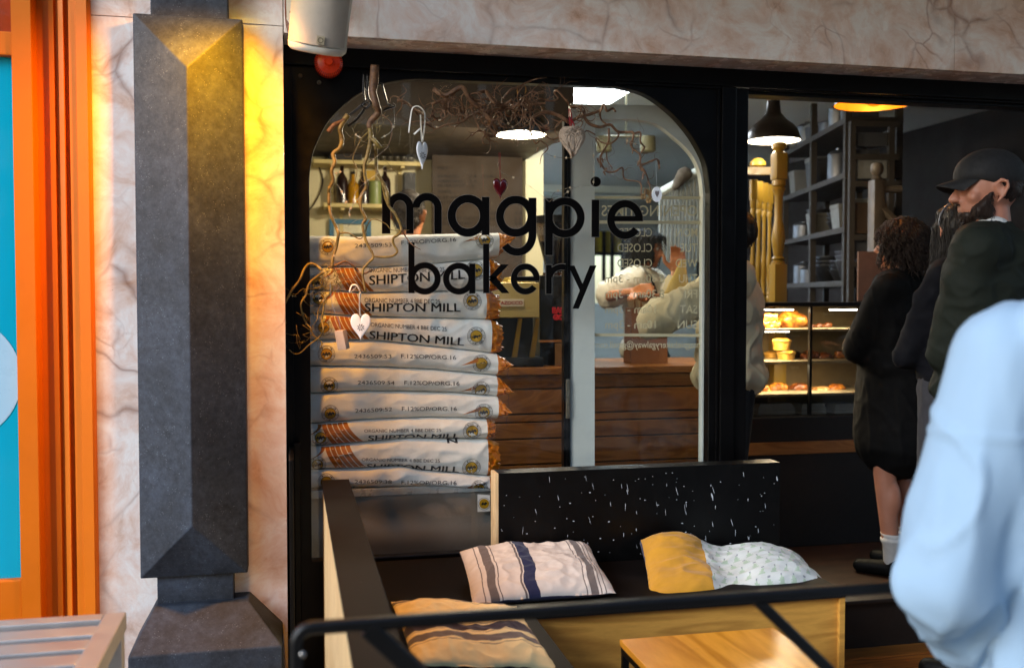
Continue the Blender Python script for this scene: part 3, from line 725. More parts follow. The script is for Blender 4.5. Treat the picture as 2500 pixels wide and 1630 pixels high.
        if k0 == 'M':
            for dx_, of_ in ((0, .0014), (1.3, .0018), (.6, .0022)): tx(m, 'SHIPTON MILL', T[0]+dx_, T[1]+dx_, T[2]-1, T[3]+(3 if i == 3 else 2), 0.0, T[4], of_)
        else:      # the lower edge of the lettering runs under the sack
            for dx_, of_ in ((0, .0014), (1.3, .0018), (.6, .0022)): tx(m, 'SHIPTON MILL', T[0]+dx_, T[1]+dx_, T[2]-1, T[3]-3, 0.0, T[4], of_)
        m.build('printed_lettering', M_ink, root)
        U = {1: (901, 1085, 656, 668, -.01), 2: (890, 1074, 729, 741, .02), 3: (905, 1090, 789, 800, .06), 7: (889, 1076, 1049, 1058, -.01), 8: (883, 1074, 1119, 1128, .018)}[i]
        m = MB(); tx(m, 'ORGANIC NUMBER 4 BBE DEC 25', U[0], U[1], U[2]-2, U[3]-3, 0, U[4]); m.build('stamped_line', M_inkg, root)
        E = {1: (1162, 660, 24), 2: (1153, 735, 22), 3: (1162, 820, 22), 7: (1152, 1052, 22), 8: (1151, 1141, 22)}[i]; emblem(*E)
        if i == 8:
            m = MB(); tx(m, 'N', 1093, 1119, 1072, 1082, .03, 0); m.build('misprint', M_ink, root)
        # fan of orange stripes sweeping down from the left
        m = MB(); xa = {1: 826, 2: 822, 3: 812, 7: 792, 8: 800}[i]; wd = {1: 58, 2: 58, 3: 60, 7: 66, 8: 64}[i]
        for k in range(5):
            u0 = k*.2; u1 = u0+.165; A_, B_ = [], []
            for j in range(15):
                f = j/14
                def pt(u):
                    px = xa-6+u*wd*.98+(f**1.5)*(26+u*14); return px
                for lst, u in ((A_, u0), (B_, u1)):
                    px = pt(u); yt, yb_ = pls(top, px), pls(bot, px); lst.append((px, yt+(yb_-yt)*(.05+.9*f)))
            quad_strip(m, A_, B_, FD)
        A_, B_ = [], []
        for j in range(12):   # the counter-sweep at the far left
            f = j/11; px = xa-6-f*f*48; yt, yb_ = pls(top, px), pls(bot, px); A_.append((px, yt+(yb_-yt)*(.05+.55*f))); B_.append((px-9*(1-f)-1, yt+(yb_-yt)*(.05+.55*f)))
        quad_strip(m, A_, B_, FD)
        m.build('orange_stripes', M_inko, root)
        emblem({1: 776, 2: 778, 3: 790, 7: 783, 8: 775}[i], {1: 690, 2: 729, 3: 799, 7: 1068, 8: 1134}[i], 21)
for i in range(10): sack(i)
# steel cabinet the sacks lie on
zcab = S(900, pls(BD[10], 900), YS).z-.0015
ca, cb = X(745, YS), X(1262, YS)
t = thing('steel_cabinet', 'dented stainless steel cabinet underneath the pile of flour sacks', 'cabinet', ((ca+cb)/2, .3, ZF))
m = MB(); nx, nz = 60, 40; zz0 = ZF
vs = []
for a in range(nx+1):
    for b in range(nz+1):
        xx = ca+(cb-ca)*a/nx; z_ = zz0+(zcab-.028-zz0)*b/nz
        vs.append((xx, YS+.012+.006*sin(z_*34+xx*2+1.5*noise.noise(Vector((xx*3, 0, z_*2))))+.004*noise.noise(Vector((xx*4, 1, z_*7))), z_))
m.add(vs, [(a*(nz+1)+b, (a+1)*(nz+1)+b, (a+1)*(nz+1)+b+1, a*(nz+1)+b+1) for a in range(nx) for b in range(nz)])
m.build('front_sheet', plain('dull_steel_sheet', 'a09a90', .45, .55, .12, 4, .08, 90), t, smooth=True)
m = MB(); m.box((ca, YS+.002, zcab-.028), (cb, YS+.45, zcab), bev=.003); m.box((ca, YS+.03, ZF), (cb, YS+.45, zcab-.03)); m.build('top', plain('pale_worktop', 'a7aaa8', .3, .3), t)
m = MB(); q = [S(1166, 1206, YS-.004), S(1196, 1208, YS-.004), S(1197, 1247, YS-.004), S(1166, 1249, YS-.004)]; m.prism(q, (0, .001, 0)); tg = m.build('paper_tag', M_paper); tag(tg, 'small paper tag with a round gold emblem hanging over the cabinet edge', 'tag')
m = MB(); cxx, cyy = 1182, 1229
fl = lambda a, b: S(a, b, YS-.0052)
m.add([fl(*p) for p in arc(cxx, cyy, 12, 12, 0, 350, 35)], [tuple(range(36))], 0)
for r0, r1 in ((15.0, 14.3),): quad_strip(m, arc(cxx, cyy, r0, r0, 0, 360, 40), arc(cxx, cyy, r1, r1, 0, 360, 40), lambda a, b: S(a, b, YS-.0056), 1)
m.add([S(cxx+a*12, cyy+b*12, YS-.0058) for a, b in ((-.6, .1), (-.3, -.35), (0, -.1), (.3, -.4), (.65, -.1), (.2, .35), (-.2, .15), (-.4, .4))], [tuple(range(8))], 1)
ob = m.build('emblem', [M_logo, M_ink]); ob.data.transform(Matrix.Translation(ob.location-tg.location)); ob.location = (0, 0, 0); ob.parent = tg

# ---------------- open door leaf with the opening times ----------------
n0 = (X(1392, .17), .17); n1 = (X(1745, .115), .115)
def LP(px, py, off=0.0):
    p = P(px, py, n0, n1); d_ = Vector((n1[0]-n0[0], n1[1]-n0[1], 0)).normalized(); return p+Vector((d_.y, -d_.x, 0))*off
t = thing('glazed_door_leaf', 'white framed glazed door leaf standing open behind the window, its edge painted black', 'door', (n0[0], n0[1], ZF))
dn = Vector((n1[0]-n0[0], n1[1]-n0[1], 0)).normalized(); nrm = Vector((-dn.y, dn.x, 0))
def LZ(px, py): q = LP(px, py); return ((q-Vector((n0[0], n0[1], 0))).dot(dn), q.z)
o1 = LZ(1392, 253); o2 = LZ(1770, 235)
inner = [LZ(1452, 1250), LZ(1452, 291)]+[LZ(*p) for p in cr([(1550, 292), (1604, 304), (1650, 338), (1689, 377), (1710, 423), (1716, 474)], 5)]+[LZ(1713, 1250)]
inner[0] = (inner[0][0], .42); inner[-1] = (inner[-1][0], .42)
zt_ = max(o1[1], max(p[1] for p in inner)+.045)
pm = plate([(0, ZF+.01), (o2[0], ZF+.01), (o2[0], zt_), (0, zt_)], [inner], 0, .042)
pm.v = [tuple(Vector((n0[0], n0[1], 0))+dn*v[0]+nrm*v[1]+Vector((0, 0, v[2]))) for v in pm.v]
ob = pm.build('white_frame', M_white, t); mod = ob.modifiers.new('b', 'BEVEL'); mod.width = .003; mod.segments = 2; mod.limit_method = 'ANGLE'
m = MB(); base = Vector((n0[0], n0[1], 0)); e0 = -.030; 
for (a, b, y0, y1) in ((-.024, -.003, -.004, .045), (-.012, -.0005, -.009, -.004)):
    m.prism([base+dn*a+nrm*y0+Vector((0, 0, ZF+.01)), base+dn*b+nrm*y0+Vector((0, 0, ZF+.01)), base+dn*b+nrm*y1+Vector((0, 0, ZF+.01)), base+dn*a+nrm*y1+Vector((0, 0, ZF+.01))], (0, 0, zt_-ZF-.06))
m.build('black_edge', M_black, t)
m = MB(); q = LP(1386, 975, .012)
m.box((q.x-.008, q.y-.004, LP(1386, 1020).z), (q.x+.006, q.y+.01, LP(1386, 925).z), bev=.002); m.build('lock_plate', plain('worn_lock_plate', '8d8778', .4, .7, .4, 60), t)
m = MB(); m.prism([base+dn*inner[0][0]+nrm*.02+Vector((0, 0, .42)), base+dn*inner[-1][0]+nrm*.02+Vector((0, 0, .42)), base+dn*inner[-1][0]+nrm*.02+Vector((0, 0, inner[1][1])), base+dn*inner[0][0]+nrm*.02+Vector((0, 0, inner[1][1]))], nrm*.004)
pn = m.build('door_pane', M_leafglass, t)
m = MB(); LF = lambda x, y: LP(x, y, -.018)
def mt(s, x0, x1, yt, yb_, b=0.004): text_px(m, s, x0, x1, yt, yb_, LF, True, b)
for y0, y1 in ((477, 484), (537, 545), (814, 821)): m.add([LF(1453, y0), LF(1714, y0+1.5), LF(1714, y1+1.5), LF(1453, y1)], [(0, 1, 2, 3)])
mt('OPENING TIMES', 1471, 1705, 500, 527, .008)
for k, (dd, hh) in enumerate((('MON', 0), ('TUE', 0), ('WED', 0), ('THU', '8.30am - 3pm'), ('FRI', '8.30am - 3pm'), ('SAT', '10am - 3pm'), ('SUN', '10am - 3pm'))):
    yb_ = 577+k*37.6; w = {'MON': 52, 'TUE': 42, 'WED': 53, 'THU': 45, 'FRI': 31, 'SAT': 43, 'SUN': 48}[dd]
    mt(dd, 1706-w, 1706, yb_-20.5, yb_)
    if hh: mt(hh, 1479 if '8' in hh else 1480, 1625 if '8' in hh else 1604, yb_-20.5, yb_+6)
    else: mt('CLOSED', 1510, 1595, yb_-21, yb_)
mt('magpiebakerygalway@gmail.com', 1453, 1712, 832, 855, 0.004)
ob = m.build('opening_times_lettering', M_cream_tx, t)

# ---------------- counter ----------------
YC = 1.07
xc0, xc1 = .35, S(1800, 800, YC).x; zct = S(1400, 896, YC).z
t = thing('counter', 'long bakery counter faced with knotty horizontal pine boards', 'counter', ((xc0+xc1)/2, YC, ZF))
m = MB(); ys_ = [897, 913, 948, 1008, 1028, 1068, 1130, 1200, 1280, 1370]; zs_ = [S(1400, y, YC).z for y in ys_]
for k in range(1, len(zs_)-1):
    m.box((xc0, YC+random.uniform(0, .003), max(ZF, zs_[k+1])+.004), (xc1, YC+.02, zs_[k]-.003), bev=.003)
m.build('board_front', M_pine, t)
m = MB(); m.box((xc0-.02, YC-.02, zs_[1]), (xc1+.02, YC+.62, zct), bev=.004); m.build('worktop', M_pine, t)
m = MB(); m.box((xc0, YC+.022, ZF), (xc1, YC+.6, zs_[1]-.004)); m.build('carcass', M_dkceil, t)

# espresso machine
def zc_(px, py, Y): return S(px, py, Y).z
t = thing('espresso_machine', 'brushed steel espresso machine on the counter with a red lettered plate', 'coffee machine', (S(1250, 800, 1.1).x, 1.3, zct))
Ye = 1.12; ax, bx = S(1120, 700, Ye).x, S(1317, 700, Ye).x
m = MB(); m.box((ax, Ye, zc_(1300, 775, Ye)), (bx, Ye+.02, zc_(1300, 690, Ye)), bev=.004); m.build('back_panel', plain('brass_toned_steel', 'b8a56c', .38, .45, .06), t)
m = MB(); m.box((ax+.01, Ye+.022, zc_(1300, 775, Ye)+.005), (bx-.01, Ye+.45, zc_(1300, 690, Ye)-.005), bev=.01); m.box((ax+.03, Ye+.04, zct+.04), (bx-.02, Ye+.12, zc_(1300, 775, Ye)), bev=.005)
m.build('body', M_blackm, t)
m = MB()
for px in (1250, 1293): q = S(px, 800, Ye+.03); m.prism([(q.x, Ye+.03, zct+.045), (q.x+.025, Ye+.03, zct+.045), (q.x+.05, Ye+.03, zc_(1300, 778, Ye)), (q.x+.03, Ye+.03, zc_(1300, 778, Ye))], (0, .01, 0))
m.build('side_strut', plain('brass_strut', '9a7a30', .35, .8), t)
m = MB(); m.box((ax, Ye-.01, zct+.001), (bx+.02, Ye+.4, zct+.045), bev=.008); m.build('drip_tray', M_blackm, t)
m = MB(); m.box((S(1213, 740, Ye-.01).x, Ye-.008, zc_(1250, 748, Ye)), (S(1279, 740, Ye-.01).x, Ye-.001, zc_(1250, 730, Ye)), bev=.001); pl = m.build('name_plate', plain('silver_plate', 'cfc6b0', .4, .2), t)
m = MB(); text_px(m, 'AZOCCO', 1222, 1276, 734.5, 743.5, lambda a, b: S(a, b, Ye-.0095), False, .03); m.build('plate_lettering', plain('red_lettering', '8a140c', .5), t)
m = MB(); q = S(1262, 665, Ye+.2)
for dx in (-.09, 0.0, .09): m.lathe([(.001, .03), (.03, .028), (.042, .01), (.044, 0)], (q.x+dx-.03, Ye+.2, zc_(1300, 690, Ye)+.0), 20)
m.build('warming_cup', plain('yellowish_cups', 'b79c46', .3, .3), t, smooth=True)
# black board beside it with red stickers
bx0, bx1 = S(1318, 800, 1.2).x, S(1400, 800, 1.2).x
t = thing('cash_drawer_box', 'tall black box on the counter carrying a torn red sticker', 'box', ((bx0+bx1)/2, 1.2, zct))
m = MB(); m.box((bx0, 1.2, zct+.001), (bx1, 1.5, zc_(1350, 672, 1.2)), bev=.004); m.build('casing', M_blackm, t)
m = MB(); text_px(m, 'BAN', 1348, 1382, 750, 765, lambda a, b: S(a, b, 1.196), False, .09); text_px(m, 'GO', 1350, 1378, 767, 781, lambda a, b: S(a, b, 1.196), False, .09); m.build('sticker_outline', plain('red_sticker', 'f03040', .5), t)
m = MB(); text_px(m, 'BAN', 1350, 1380, 752, 763, lambda a, b: S(a, b, 1.1935), False, -.01); text_px(m, 'GO', 1352, 1376, 769, 779, lambda a, b: S(a, b, 1.1935), False, -.01); m.build('sticker_lettering', plain('dark_sticker_letters', '4a0810', .5), t)
t = thing('card_holder', 'little wooden framed card standing low against the black box', 'card', (S(1366, 850, 1.1).x, 1.1, zct))
m = MB(); m.box((S(1356, 850, 1.13).x, 1.13, zct+.001), (S(1374, 850, 1.13).x, 1.14, zc_(1366, 838, 1.13)), bev=.001); m.build('card', plain('kraft_card', '7a5a38', .7), t)
m = MB(); m.box((S(1318, 850, 1.15).x, 1.145, zc_(1366, 835, 1.15)), (S(1374, 850, 1.15).x, 1.19, zc_(1366, 830, 1.15))); m.build('ledge', M_pine, t)
# grinder
t = thing('coffee_grinder', 'coffee grinder with a smoky bean hopper standing behind the black box', 'grinder', (S(1350, 700, 1.62).x, 1.62, zct))
gc = S(1352, 600, 1.62)
zq = lambda y: zc_(1350, y, 1.62)
m = MB(); m.lathe([(.001, zq(760)), (.07, zq(760)), (.075, zq(690)), (.055, zq(665)), (.001, zq(665))], (gc.x, 1.62, 0), 28); m.box((gc.x-.07, 1.55, zct+.001), (gc.x+.07, 1.72, zq(758)), bev=.01); m.build('housing', plain('dark_bronze_metal', '3b2414', .25, .7), t, smooth=True, angle=40)
m = MB(); m.lathe([(.045, zq(664)), (.05, zq(640)), (.092, zq(565)), (.094, zq(545))], (gc.x, 1.62, 0), 28); m.build('bean_hopper', pane('smoky_plastic', '9a8f86', 1.45, .05), t, smooth=True)
m = MB(); m.lathe([(.001, zq(662)), (.042, zq(662)), (.05, zq(635)), (.078, zq(590)), (.001, zq(588))], (gc.x, 1.62, 0), 20); m.build('coffee_beans', plain('coffee_beans_brown', '24130a', .4, 0, .4, 80, .8, 160), t, smooth=True)
m = MB(); m.lathe([(.001, zq(528)), (.098, zq(528)), (.1, zq(545)), (.001, zq(545))], (gc.x, 1.62, 0), 28); m.build('lid', M_blackm, t, smooth=True, angle=40)

# ---------------- back wall at the left: shelves, bottles, picture, menu ----------------
Yw = 3.2
def shelf(px0, px1, py, name, label, dep=.22):
    a, b = S(px0, py, Yw-dep), S(px1, py, Yw-dep)
    t = thing(name, label, 'shelf', ((a.x+b.x)/2, Yw, a.z)); m = MB(); m.box((a.x, Yw-dep, a.z-.025), (b.x, Yw-.002, a.z), bev=.003); m.build('board', plain('cream_shelf_board', 'c9b77a', .6) if 'cream_shelf_board' not in MATS else MATS['cream_shelf_board'], t)
    m = MB()
    for x_ in (a.x+.12, b.x-.12): m.box((x_-.012, Yw-dep+.02, a.z-.04), (x_+.012, Yw-.002, a.z-.025)); m.box((x_-.012, Yw-.02, a.z-.2), (x_+.012, Yw-.002, a.z-.04))
    m.build('bracket', MATS['cream_shelf_board'], t); return a.z
zs1 = shelf(790, 1030, 495, 'wall_shelf', 'lower cream shelf on the left wall holding dark bottles'); zs2 = shelf(765, 1030, 388, 'wall_shelf', 'upper cream shelf on the left wall holding jars and a dark case')
def bottle(px, zb_, h, c, label, r=.037, nm='bottle'):
    q = S(px, 450, Yw-.11); mt_ = MATS.get(c) or plain(c, {'brown_glass_bottle': '20100c', 'amber_glass_bottle': 'a8780c', 'green_tin': '4a5a32'}[c], .15)
    m = MB(); m.lathe([(.001, 0), (r, .0), (r, h*.55), (r*.9, h*.62), (r*.35, h*.74), (r*.33, h*.95), (r*.4, h*.96), (r*.4, h), (.001, h)], (q.x, Yw-.11, zb_), 20)
    t = thing(nm, label, 'bottle', (q.x, Yw-.11, zb_), 'bottles on the lower wall shelf'); m.build('glass_body', mt_, t, smooth=True, angle=40)
    m = MB(); m.lathe([(r*.42, h*.93), (r*.42, h*1.01), (.001, h*1.01)], (q.x, Yw-.11, zb_), 16); m.build('cap', M_blackm, t, smooth=True)
    return t
bottle(835, zs1, .27, 'brown_glass_bottle', 'leftmost dark brown bottle on the lower wall shelf')
bottle(862, zs1, .21, 'amber_glass_bottle', 'short amber yellow bottle next to the leftmost dark one')
bottle(888, zs1, .25, 'brown_glass_bottle', 'dark brown bottle in the middle of the lower wall shelf')
bottle(940, zs1, .27, 'brown_glass_bottle', 'rightmost dark brown bottle on the lower wall shelf')
m = MB(); q = S(915, 450, Yw-.11); m.lathe([(.001, 0), (.045, 0), (.045, .15), (.04, .155), (.001, .155)], (q.x, Yw-.11, zs1), 24); tag(m.build('tea_tin', plain('olive_tin', '7d8a4e', .4), None, True, 40), 'olive green cylindrical tin on the lower wall shelf', 'tin')
m = MB(); q = S(905, 450, Yw-.05); m.box((q.x-.03, Yw-.06, zs1+.0), (q.x+.03, Yw-.03, zs1+.23), bev=.003); tag(m.build('yellow_packet', plain('yellow_packet_paper', 'b89110', .5)), 'bright yellow packet standing behind the olive tin', 'packet')
m = MB(); a, b = S(802, 374, Yw-.16), S(884, 345, Yw-.16); m.box((a.x, Yw-.17, zs2+.001), (b.x, Yw-.03, b.z), bev=.008); tag(m.build('storage_case', M_blackm), 'flat dark case lying on the upper wall shelf', 'case')
for k in range(5):
    q = S(935+k*17, 380, Yw-.1); t = thing('glass_jar', ['jar next to the dark case on the upper shelf', 'second jar from the dark case on the upper shelf', 'middle jar of the row of five on the upper shelf', 'fourth jar from the dark case on the upper shelf', 'jar at the right end of the row on the upper shelf'][k], 'jar', (q.x, Yw-.1, zs2), 'jars on the upper wall shelf')
    m = MB(); m.lathe([(.001, 0), (.022, .0), (.022, .06), (.016, .075)], (q.x, Yw-.1, zs2), 16); m.build('glass_body', MATS.get('jar_glass') or plain('jar_glass', '4a4436', .15), t, smooth=True)
    m = MB(); m.lathe([(.019, .073), (.019, .09), (.001, .09)], (q.x, Yw-.1, zs2), 16); m.build('lid', M_steel, t, smooth=True, angle=40)
a, b = S(986, 466, Yw-.1), S(1014, 422, Yw-.1); m = MB(); m.box((a.x, Yw-.12, zs1+.001), (b.x, Yw-.05, b.z), bev=.003); bx = m.build('tea_box', M_blackm); tag(bx, 'small black box standing at the right end of the lower wall shelf', 'box')
# blue framed picture
a, b = S(804, 580, Yw-.03), S(906, 536, Yw-.03)
t = thing('framed_picture', 'picture in a bright blue frame on the left wall under the shelf', 'picture', ((a.x+b.x)/2, Yw, b.z-.35))
m = plate([(a.x, b.z-.35), (b.x, b.z-.35), (b.x, b.z), (a.x, b.z)], [[(a.x+.03, b.z-.32), (b.x-.03, b.z-.32), (b.x-.03, b.z-.03), (a.x+.03, b.z-.03)]], Yw-.03, Yw-.002); m.build('frame', plain('blue_frame_paint', '0a5c7c', .4), t)
m = MB(); m.box((a.x+.02, Yw-.012, b.z-.33), (b.x-.02, Yw-.004, b.z-.02)); m.build('mount', plain('picture_card', 'd6d2b4', .6), t)
m = MB(); ccx = (a.x+b.x)/2; m.box((ccx-.0, Yw-.016, b.z-.17), (ccx+.11, Yw-.0125, b.z-.09)); m.build('print', plain('dark_print', '5a5a44', .7), t)
m = MB(); m.tube(cr([S(772, 395, Yw-.01), S(787, 430, Yw-.01), S(783, 465, Yw-.01), S(765, 500, Yw-.01), S(745, 520, Yw-.01)]), .005, 6); tag(m.build('wall_cable', M_dkceil), 'thin dark cable looping down the cream wall at the far left', 'cable')
# menu board hanging from the ceiling
Ym = 2.95; a, b = S(1056, 690, Ym), S(1276, 348, Ym)
t = thing('menu_board', 'tall brown paper menu board with faint hand lettered coffee prices', 'menu board', ((a.x+b.x)/2, Ym, a.z))
m = MB(); m.box((a.x, Ym, a.z), (b.x, Ym+.02, b.z), bev=.002); m.build('board', plain('brown_paper_board', '33271a', .8, 0, .08, 3), t)
m = MB(); fm = lambda x_, y_: S(x_, y_, Ym-.003)
rows = [('COFFEE', '', '', 352), ('SINGLE  DOUBLE', '', '', 380), ('MILK', '', '', 414), ('ESPRESSO', '2.8', 'DOUBLE', 434), ('AMERICANO', '3.4', '', 446), ('EXTRA SHOT', '.5', '', 457), ('WHITE', '', '', 472), ('FLAT WHITE', '3.6', '', 486), ('LATTE', '3.8', '', 498), ('MOCHA', 'BAR', '4.0', 524), ('WHITE HOT CHOCOLATE', 'BAR', '3.6', 537), ('MUSCOVADO HOT CHOC', '', '3.8', 549)]
for s0, s1, s2, y_ in rows:
    text_px(m, s0, 1069, 1069+len(s0)*6.6, y_-7.5, y_, fm, False, .0)
    if s1: text_px(m, s1, 1146 if y_ < 520 else 1195, (1146 if y_ < 520 else 1195)+len(s1)*6, y_-7, y_, fm)
    if s2: text_px(m, s2, 1176 if y_ < 520 else 1256, (1176 if y_ < 520 else 1256)+len(s2)*6, y_-7, y_, fm)
m.build('hand_lettering', plain('dark_brown_ink', '0d0906', .8), t)
m = MB(); m.tube([(a.x+.05, Ym+.01, b.z), (a.x+.05, Ym+.01, 2.75)], .003, 6); m.tube([(b.x-.05, Ym+.01, b.z), (b.x-.05, Ym+.01, 2.75)], .003, 6); m.build('cord', M_blackm, t)
def ZP(px, py, z):
    d = FW + RT*((px-1250)/FPX) + UP*((815-py)/FPX); return CAM + d*((z-CAM.z)/d.z)
# ---------------- corner bench ----------------
zs = .4535; zt = .77
bxL, bxR = S(1209, 1160, -.20).x, S(1905, 1132, -.20).x
ax0, ax1 = S(784.7, 1156, -.20).x, S(852, 1156, -.20).x
xin = .665; xend = S(2066, 1450, -.68).x
t = thing('corner_bench', 'corner bench with black paint splattered back and plain plywood fronts', 'bench', (.9, -.5, 0))
m = MB(); m.box((ax1+.001, -.68, zs-.02), (xend, -.025, zs), bev=.002); m.box((ax1+.001, -1.82, zs-.0205), (xin, -.679, zs-.0005), bev=.002)
M_seat = NT('worn_black_laminate'); _v = M_seat.coord('Object'); _s = M_seat.noise(M_seat.coord('Object', (1, 3, 3)), 60, 4, .7); _k = M_seat.ramp(_s, [(.72, 0.0), (.75, 1.0)])
M_seat.col(M_seat.mix(M_seat.math('MULTIPLY', _k, .5), M_seat.ramp(M_seat.noise(_v, 7, 5, .6), [(.3, '0c0a09'), (.7, '141010')]), '8c8884')).set(.6, 0, Specular_IOR_Level=.1); M_seat = M_seat.m
m.build('seat', M_seat, t)
m = MB(); m.box((xin+.0, -.662, .0), (xend, -.648, zs-.022), bev=.001); m.build('front_panel', M_ply, t)
m = MB(); m.box((xend-.018, -.675, .0), (xend, -.03, zs-.021), bev=.001); m.build('end_panel', M_ply, t)
m = MB(); m.box((xin-.018, -1.80, .0), (xin-.004, -.66, zs-.022), bev=.001); m.build('wing_front_panel', M_ply, t)
m = MB(); m.box((ax0+.004, -1.86, .0), (ax1-.004, -.20, zt-.012), bev=.001); m.build('arm_panel', M_plyy, t)
m = MB(); m.box((ax0, -1.865, zt-.011), (ax1, -.197, zt), bev=.002); m.box((ax1-.004, -1.864, zs+.001), (ax1-.001, -.198, zt-.011)); m.build('arm_top', M_seat, t)
# backrest with flecks of paint in its surface
m = MB(); m.box((bxL+.012, -.20, zs+.0), (bxR, -.125, zt), bev=.002)
rnd = random.Random(5)
for k in range(135):
    fx = rnd.uniform(bxL+.02, bxR-.012); fz = rnd.uniform(zs+.01, zt-.012)
    big = rnd.random(); L_ = rnd.uniform(.002, .006) if big < .62 else rnd.uniform(.008, .03); w_ = rnd.uniform(.0005, .0012) if big < .95 else rnd.uniform(.0018, .0028); sl2 = rnd.uniform(-.1, .55)*L_*.6
    if big < .45: L_ = rnd.uniform(.0015, .004); w_ = L_*rnd.uniform(.5, 1.1)
    pts = []
    n = 9
    for q in range(n):
        th = 2*pi*q/n; rr2 = 1+rnd.uniform(-.35, .3); pts.append((fx+cos(th)*w_*rr2-sin(th)*sl2*.5*rr2, -.2009, fz+sin(th)*L_*.5*rr2))
    m.add(pts, [tuple(range(n))], 1)
for k in range(60):
    fx = rnd.uniform(bxL+.02, bxR-.012); fy = rnd.uniform(-.195, -.13); r_ = rnd.uniform(.0008, .0022)
    m.add([(fx+cos(2*pi*q/7)*r_*rnd.uniform(.7, 1.6), fy+sin(2*pi*q/7)*r_*.8, zt+.0006) for q in range(7)], [tuple(range(7))], 1)
M_bback = plain('black_chalky_paint', '050505', .4, 0, .3, 8, .15, 90, Specular_IOR_Level=.25)
m.build('backrest', [M_bback, plain('white_paint_flecks', 'b9bec2', .6, 0, .2, 90)], t)
m = MB(); m.box((bxL, -.199, zs+.001), (bxL+.0115, -.126, zt-.001), bev=.001); m.build('raw_end', M_plyy, t)

# ---------------- cushions ----------------
def cushion(name, label, cor, mats, stripes, thick=.06, bulge=1.0, wrk=.006, seed=1, sag=None, warp=None):
    """cor: four mid-surface corners TL TR BR BL; stripes(u, v) -> material index for the upper side"""
    N = 130; m = MB(); vs = []; TL, TR, BR, BL = cor
    up = ((TR-TL).cross(BL-TL)).normalized(); up = up if up.z > 0 else -up
    def pt(u, v, side):
        if warp: u, v = warp(u, v)
        p = (TL*(1-u)+TR*u)*(1-v)+(BL*(1-u)+BR*u)*v
        a, b = 2*u-1, 2*v-1; prof = max(0, (1-a**4)*(1-b**4))**.62
        pin = .006*((1-a*a)*abs(b)**6+(1-b*b)*abs(a)**6); c_ = (TL+TR+BR+BL)/4; p = p+(c_-p).normalized()*pin
        q = Vector((u*3.2, v*3.2, seed*4.1)); w = noise.noise(q)*wrk*1.6+(1-2*abs(noise.noise(q*2.3)))*wrk*.7+noise.noise(q*7)*wrk*.22
        h = thick*prof*bulge+(w*(.45+.6*prof) if side > 0 else 0)
        if sag: h += sag(u, v)*(.3+prof)
        edge = noise.noise(Vector((a*5, b*5, seed)))*.004
        return p+up*(h*side if side > 0 else -thick*.75*prof)+up*edge*(1-prof)
    for side in (1, -1):
        for i in range(N+1):
            for j in range(N+1): vs.append(pt(i/N, j/N, side))
    M2 = (N+1)**2
    for i in range(N):
        for j in range(N):
            k = i*(N+1)+j; m.add([], [], 0)
            m.f.append((k, k+N+1, k+N+2, k+1)); m.mi.append(stripes((i+.5)/N, (j+.5)/N))
            m.f.append((M2+k, M2+k+1, M2+k+N+2, M2+k+N+1)); m.mi.append(len(mats)-1)
    m.v = vs
    for e_ in ([(i*(N+1), (i+1)*(N+1)) for i in range(N)], [(i*(N+1)+N, (i+1)*(N+1)+N) for i in range(N)], [(j, j+1) for j in range(N)], [(N*(N+1)+j, N*(N+1)+j+1) for j in range(N)]):
        for a, b in e_: m.f.append((a, b, M2+b, M2+a)); m.mi.append(len(mats)-1)
    o = m.build(name, mats, None, smooth=True); return tag(o, label, 'cushion')
def wob(v, s, a=.006): return a*noise.noise(Vector((v*4, s, 2)))+a*.12*noise.noise(Vector((v*22, s, 5)))
M_cw = cloth('white_linen', 'd2c8bc'); M_cg = cloth('grey_woven_stripe', '6b625d'); M_cn = cloth('navy_stripe', '262a48'); M_cnav = cloth('navy_backing', '2b2e49'); M_cy = cloth('mustard_linen', 'c08a2a'); M_cl = cloth('cream_linen', 'e4cf98')
M_cdk = cloth('dark_purple_stripe', '39313a'); M_cwt = cloth('white_printed_cotton', 'c9cac4'); M_cgr = cloth('pale_green_print', 'a9b8a0'); M_cgy = cloth('grey_print', '8f8f92')
def st1(u, v):
    for lo, hi, k in ((.085, .092, 1), (.125, .185, 1), (.20, .206, 1), (.365, .378, 1), (.385, .47, 2), (.80, .806, 1), (.83, .885, 1), (.90, .906, 1), (.93, .936, 1)):
        if lo <= u < hi: return k
    return 0
c = lambda px, py, Y: S(px*K, py*K, Y)
cushion('scatter_cushion', 'white linen cushion with grey and navy stripes lying on the black bench', [c(1068, 1284, -.23), c(1366, 1262, -.235), c(1432, 1378, -.60), c(1098, 1402, -.62)], [M_cw, M_cg, M_cn, M_cnav], st1, .046, 1, .009, 3, None, lambda u, v: (u+4*u*(1-u)*wob(v, 1, .03), v))
def tree_at(u, v):
    if u < .335: return 2
    gx, gy = u*15+.35*v, v*8.0; row = math.floor(gy); fx = (gx+(row % 2)*.5) % 1-.5; fy = gy-row
    if fy > .3 and fy < .92 and abs(fx) < .36*(fy-.22)/.7*(.6+.4*((fy*3) % 1)) : return 1
    if .14 < fy <= .3 and abs(fx) < .07: return 3
    return 0
def sag2(u, v): return .045*math.exp(-((u-.02)**2+(v-.05)**2)*9)-.030*math.exp(-((u-.46)/.12)**2)*(1-.4*v)+.02*math.exp(-((u-.72)/.2)**2)
cushion('scatter_cushion', 'cushion half mustard yellow and half white with little pale green fir trees', [c(1487, 1262, -.235), c(1850, 1292, -.24), c(1935, 1372, -.56), c(1512, 1398, -.60)], [M_cwt, M_cgr, M_cy, M_cgy, M_cnav], tree_at, .05, 1, .010, 8, sag2, lambda u, v: (u+4*u*(1-u)*wob(v, 4, .04), v))
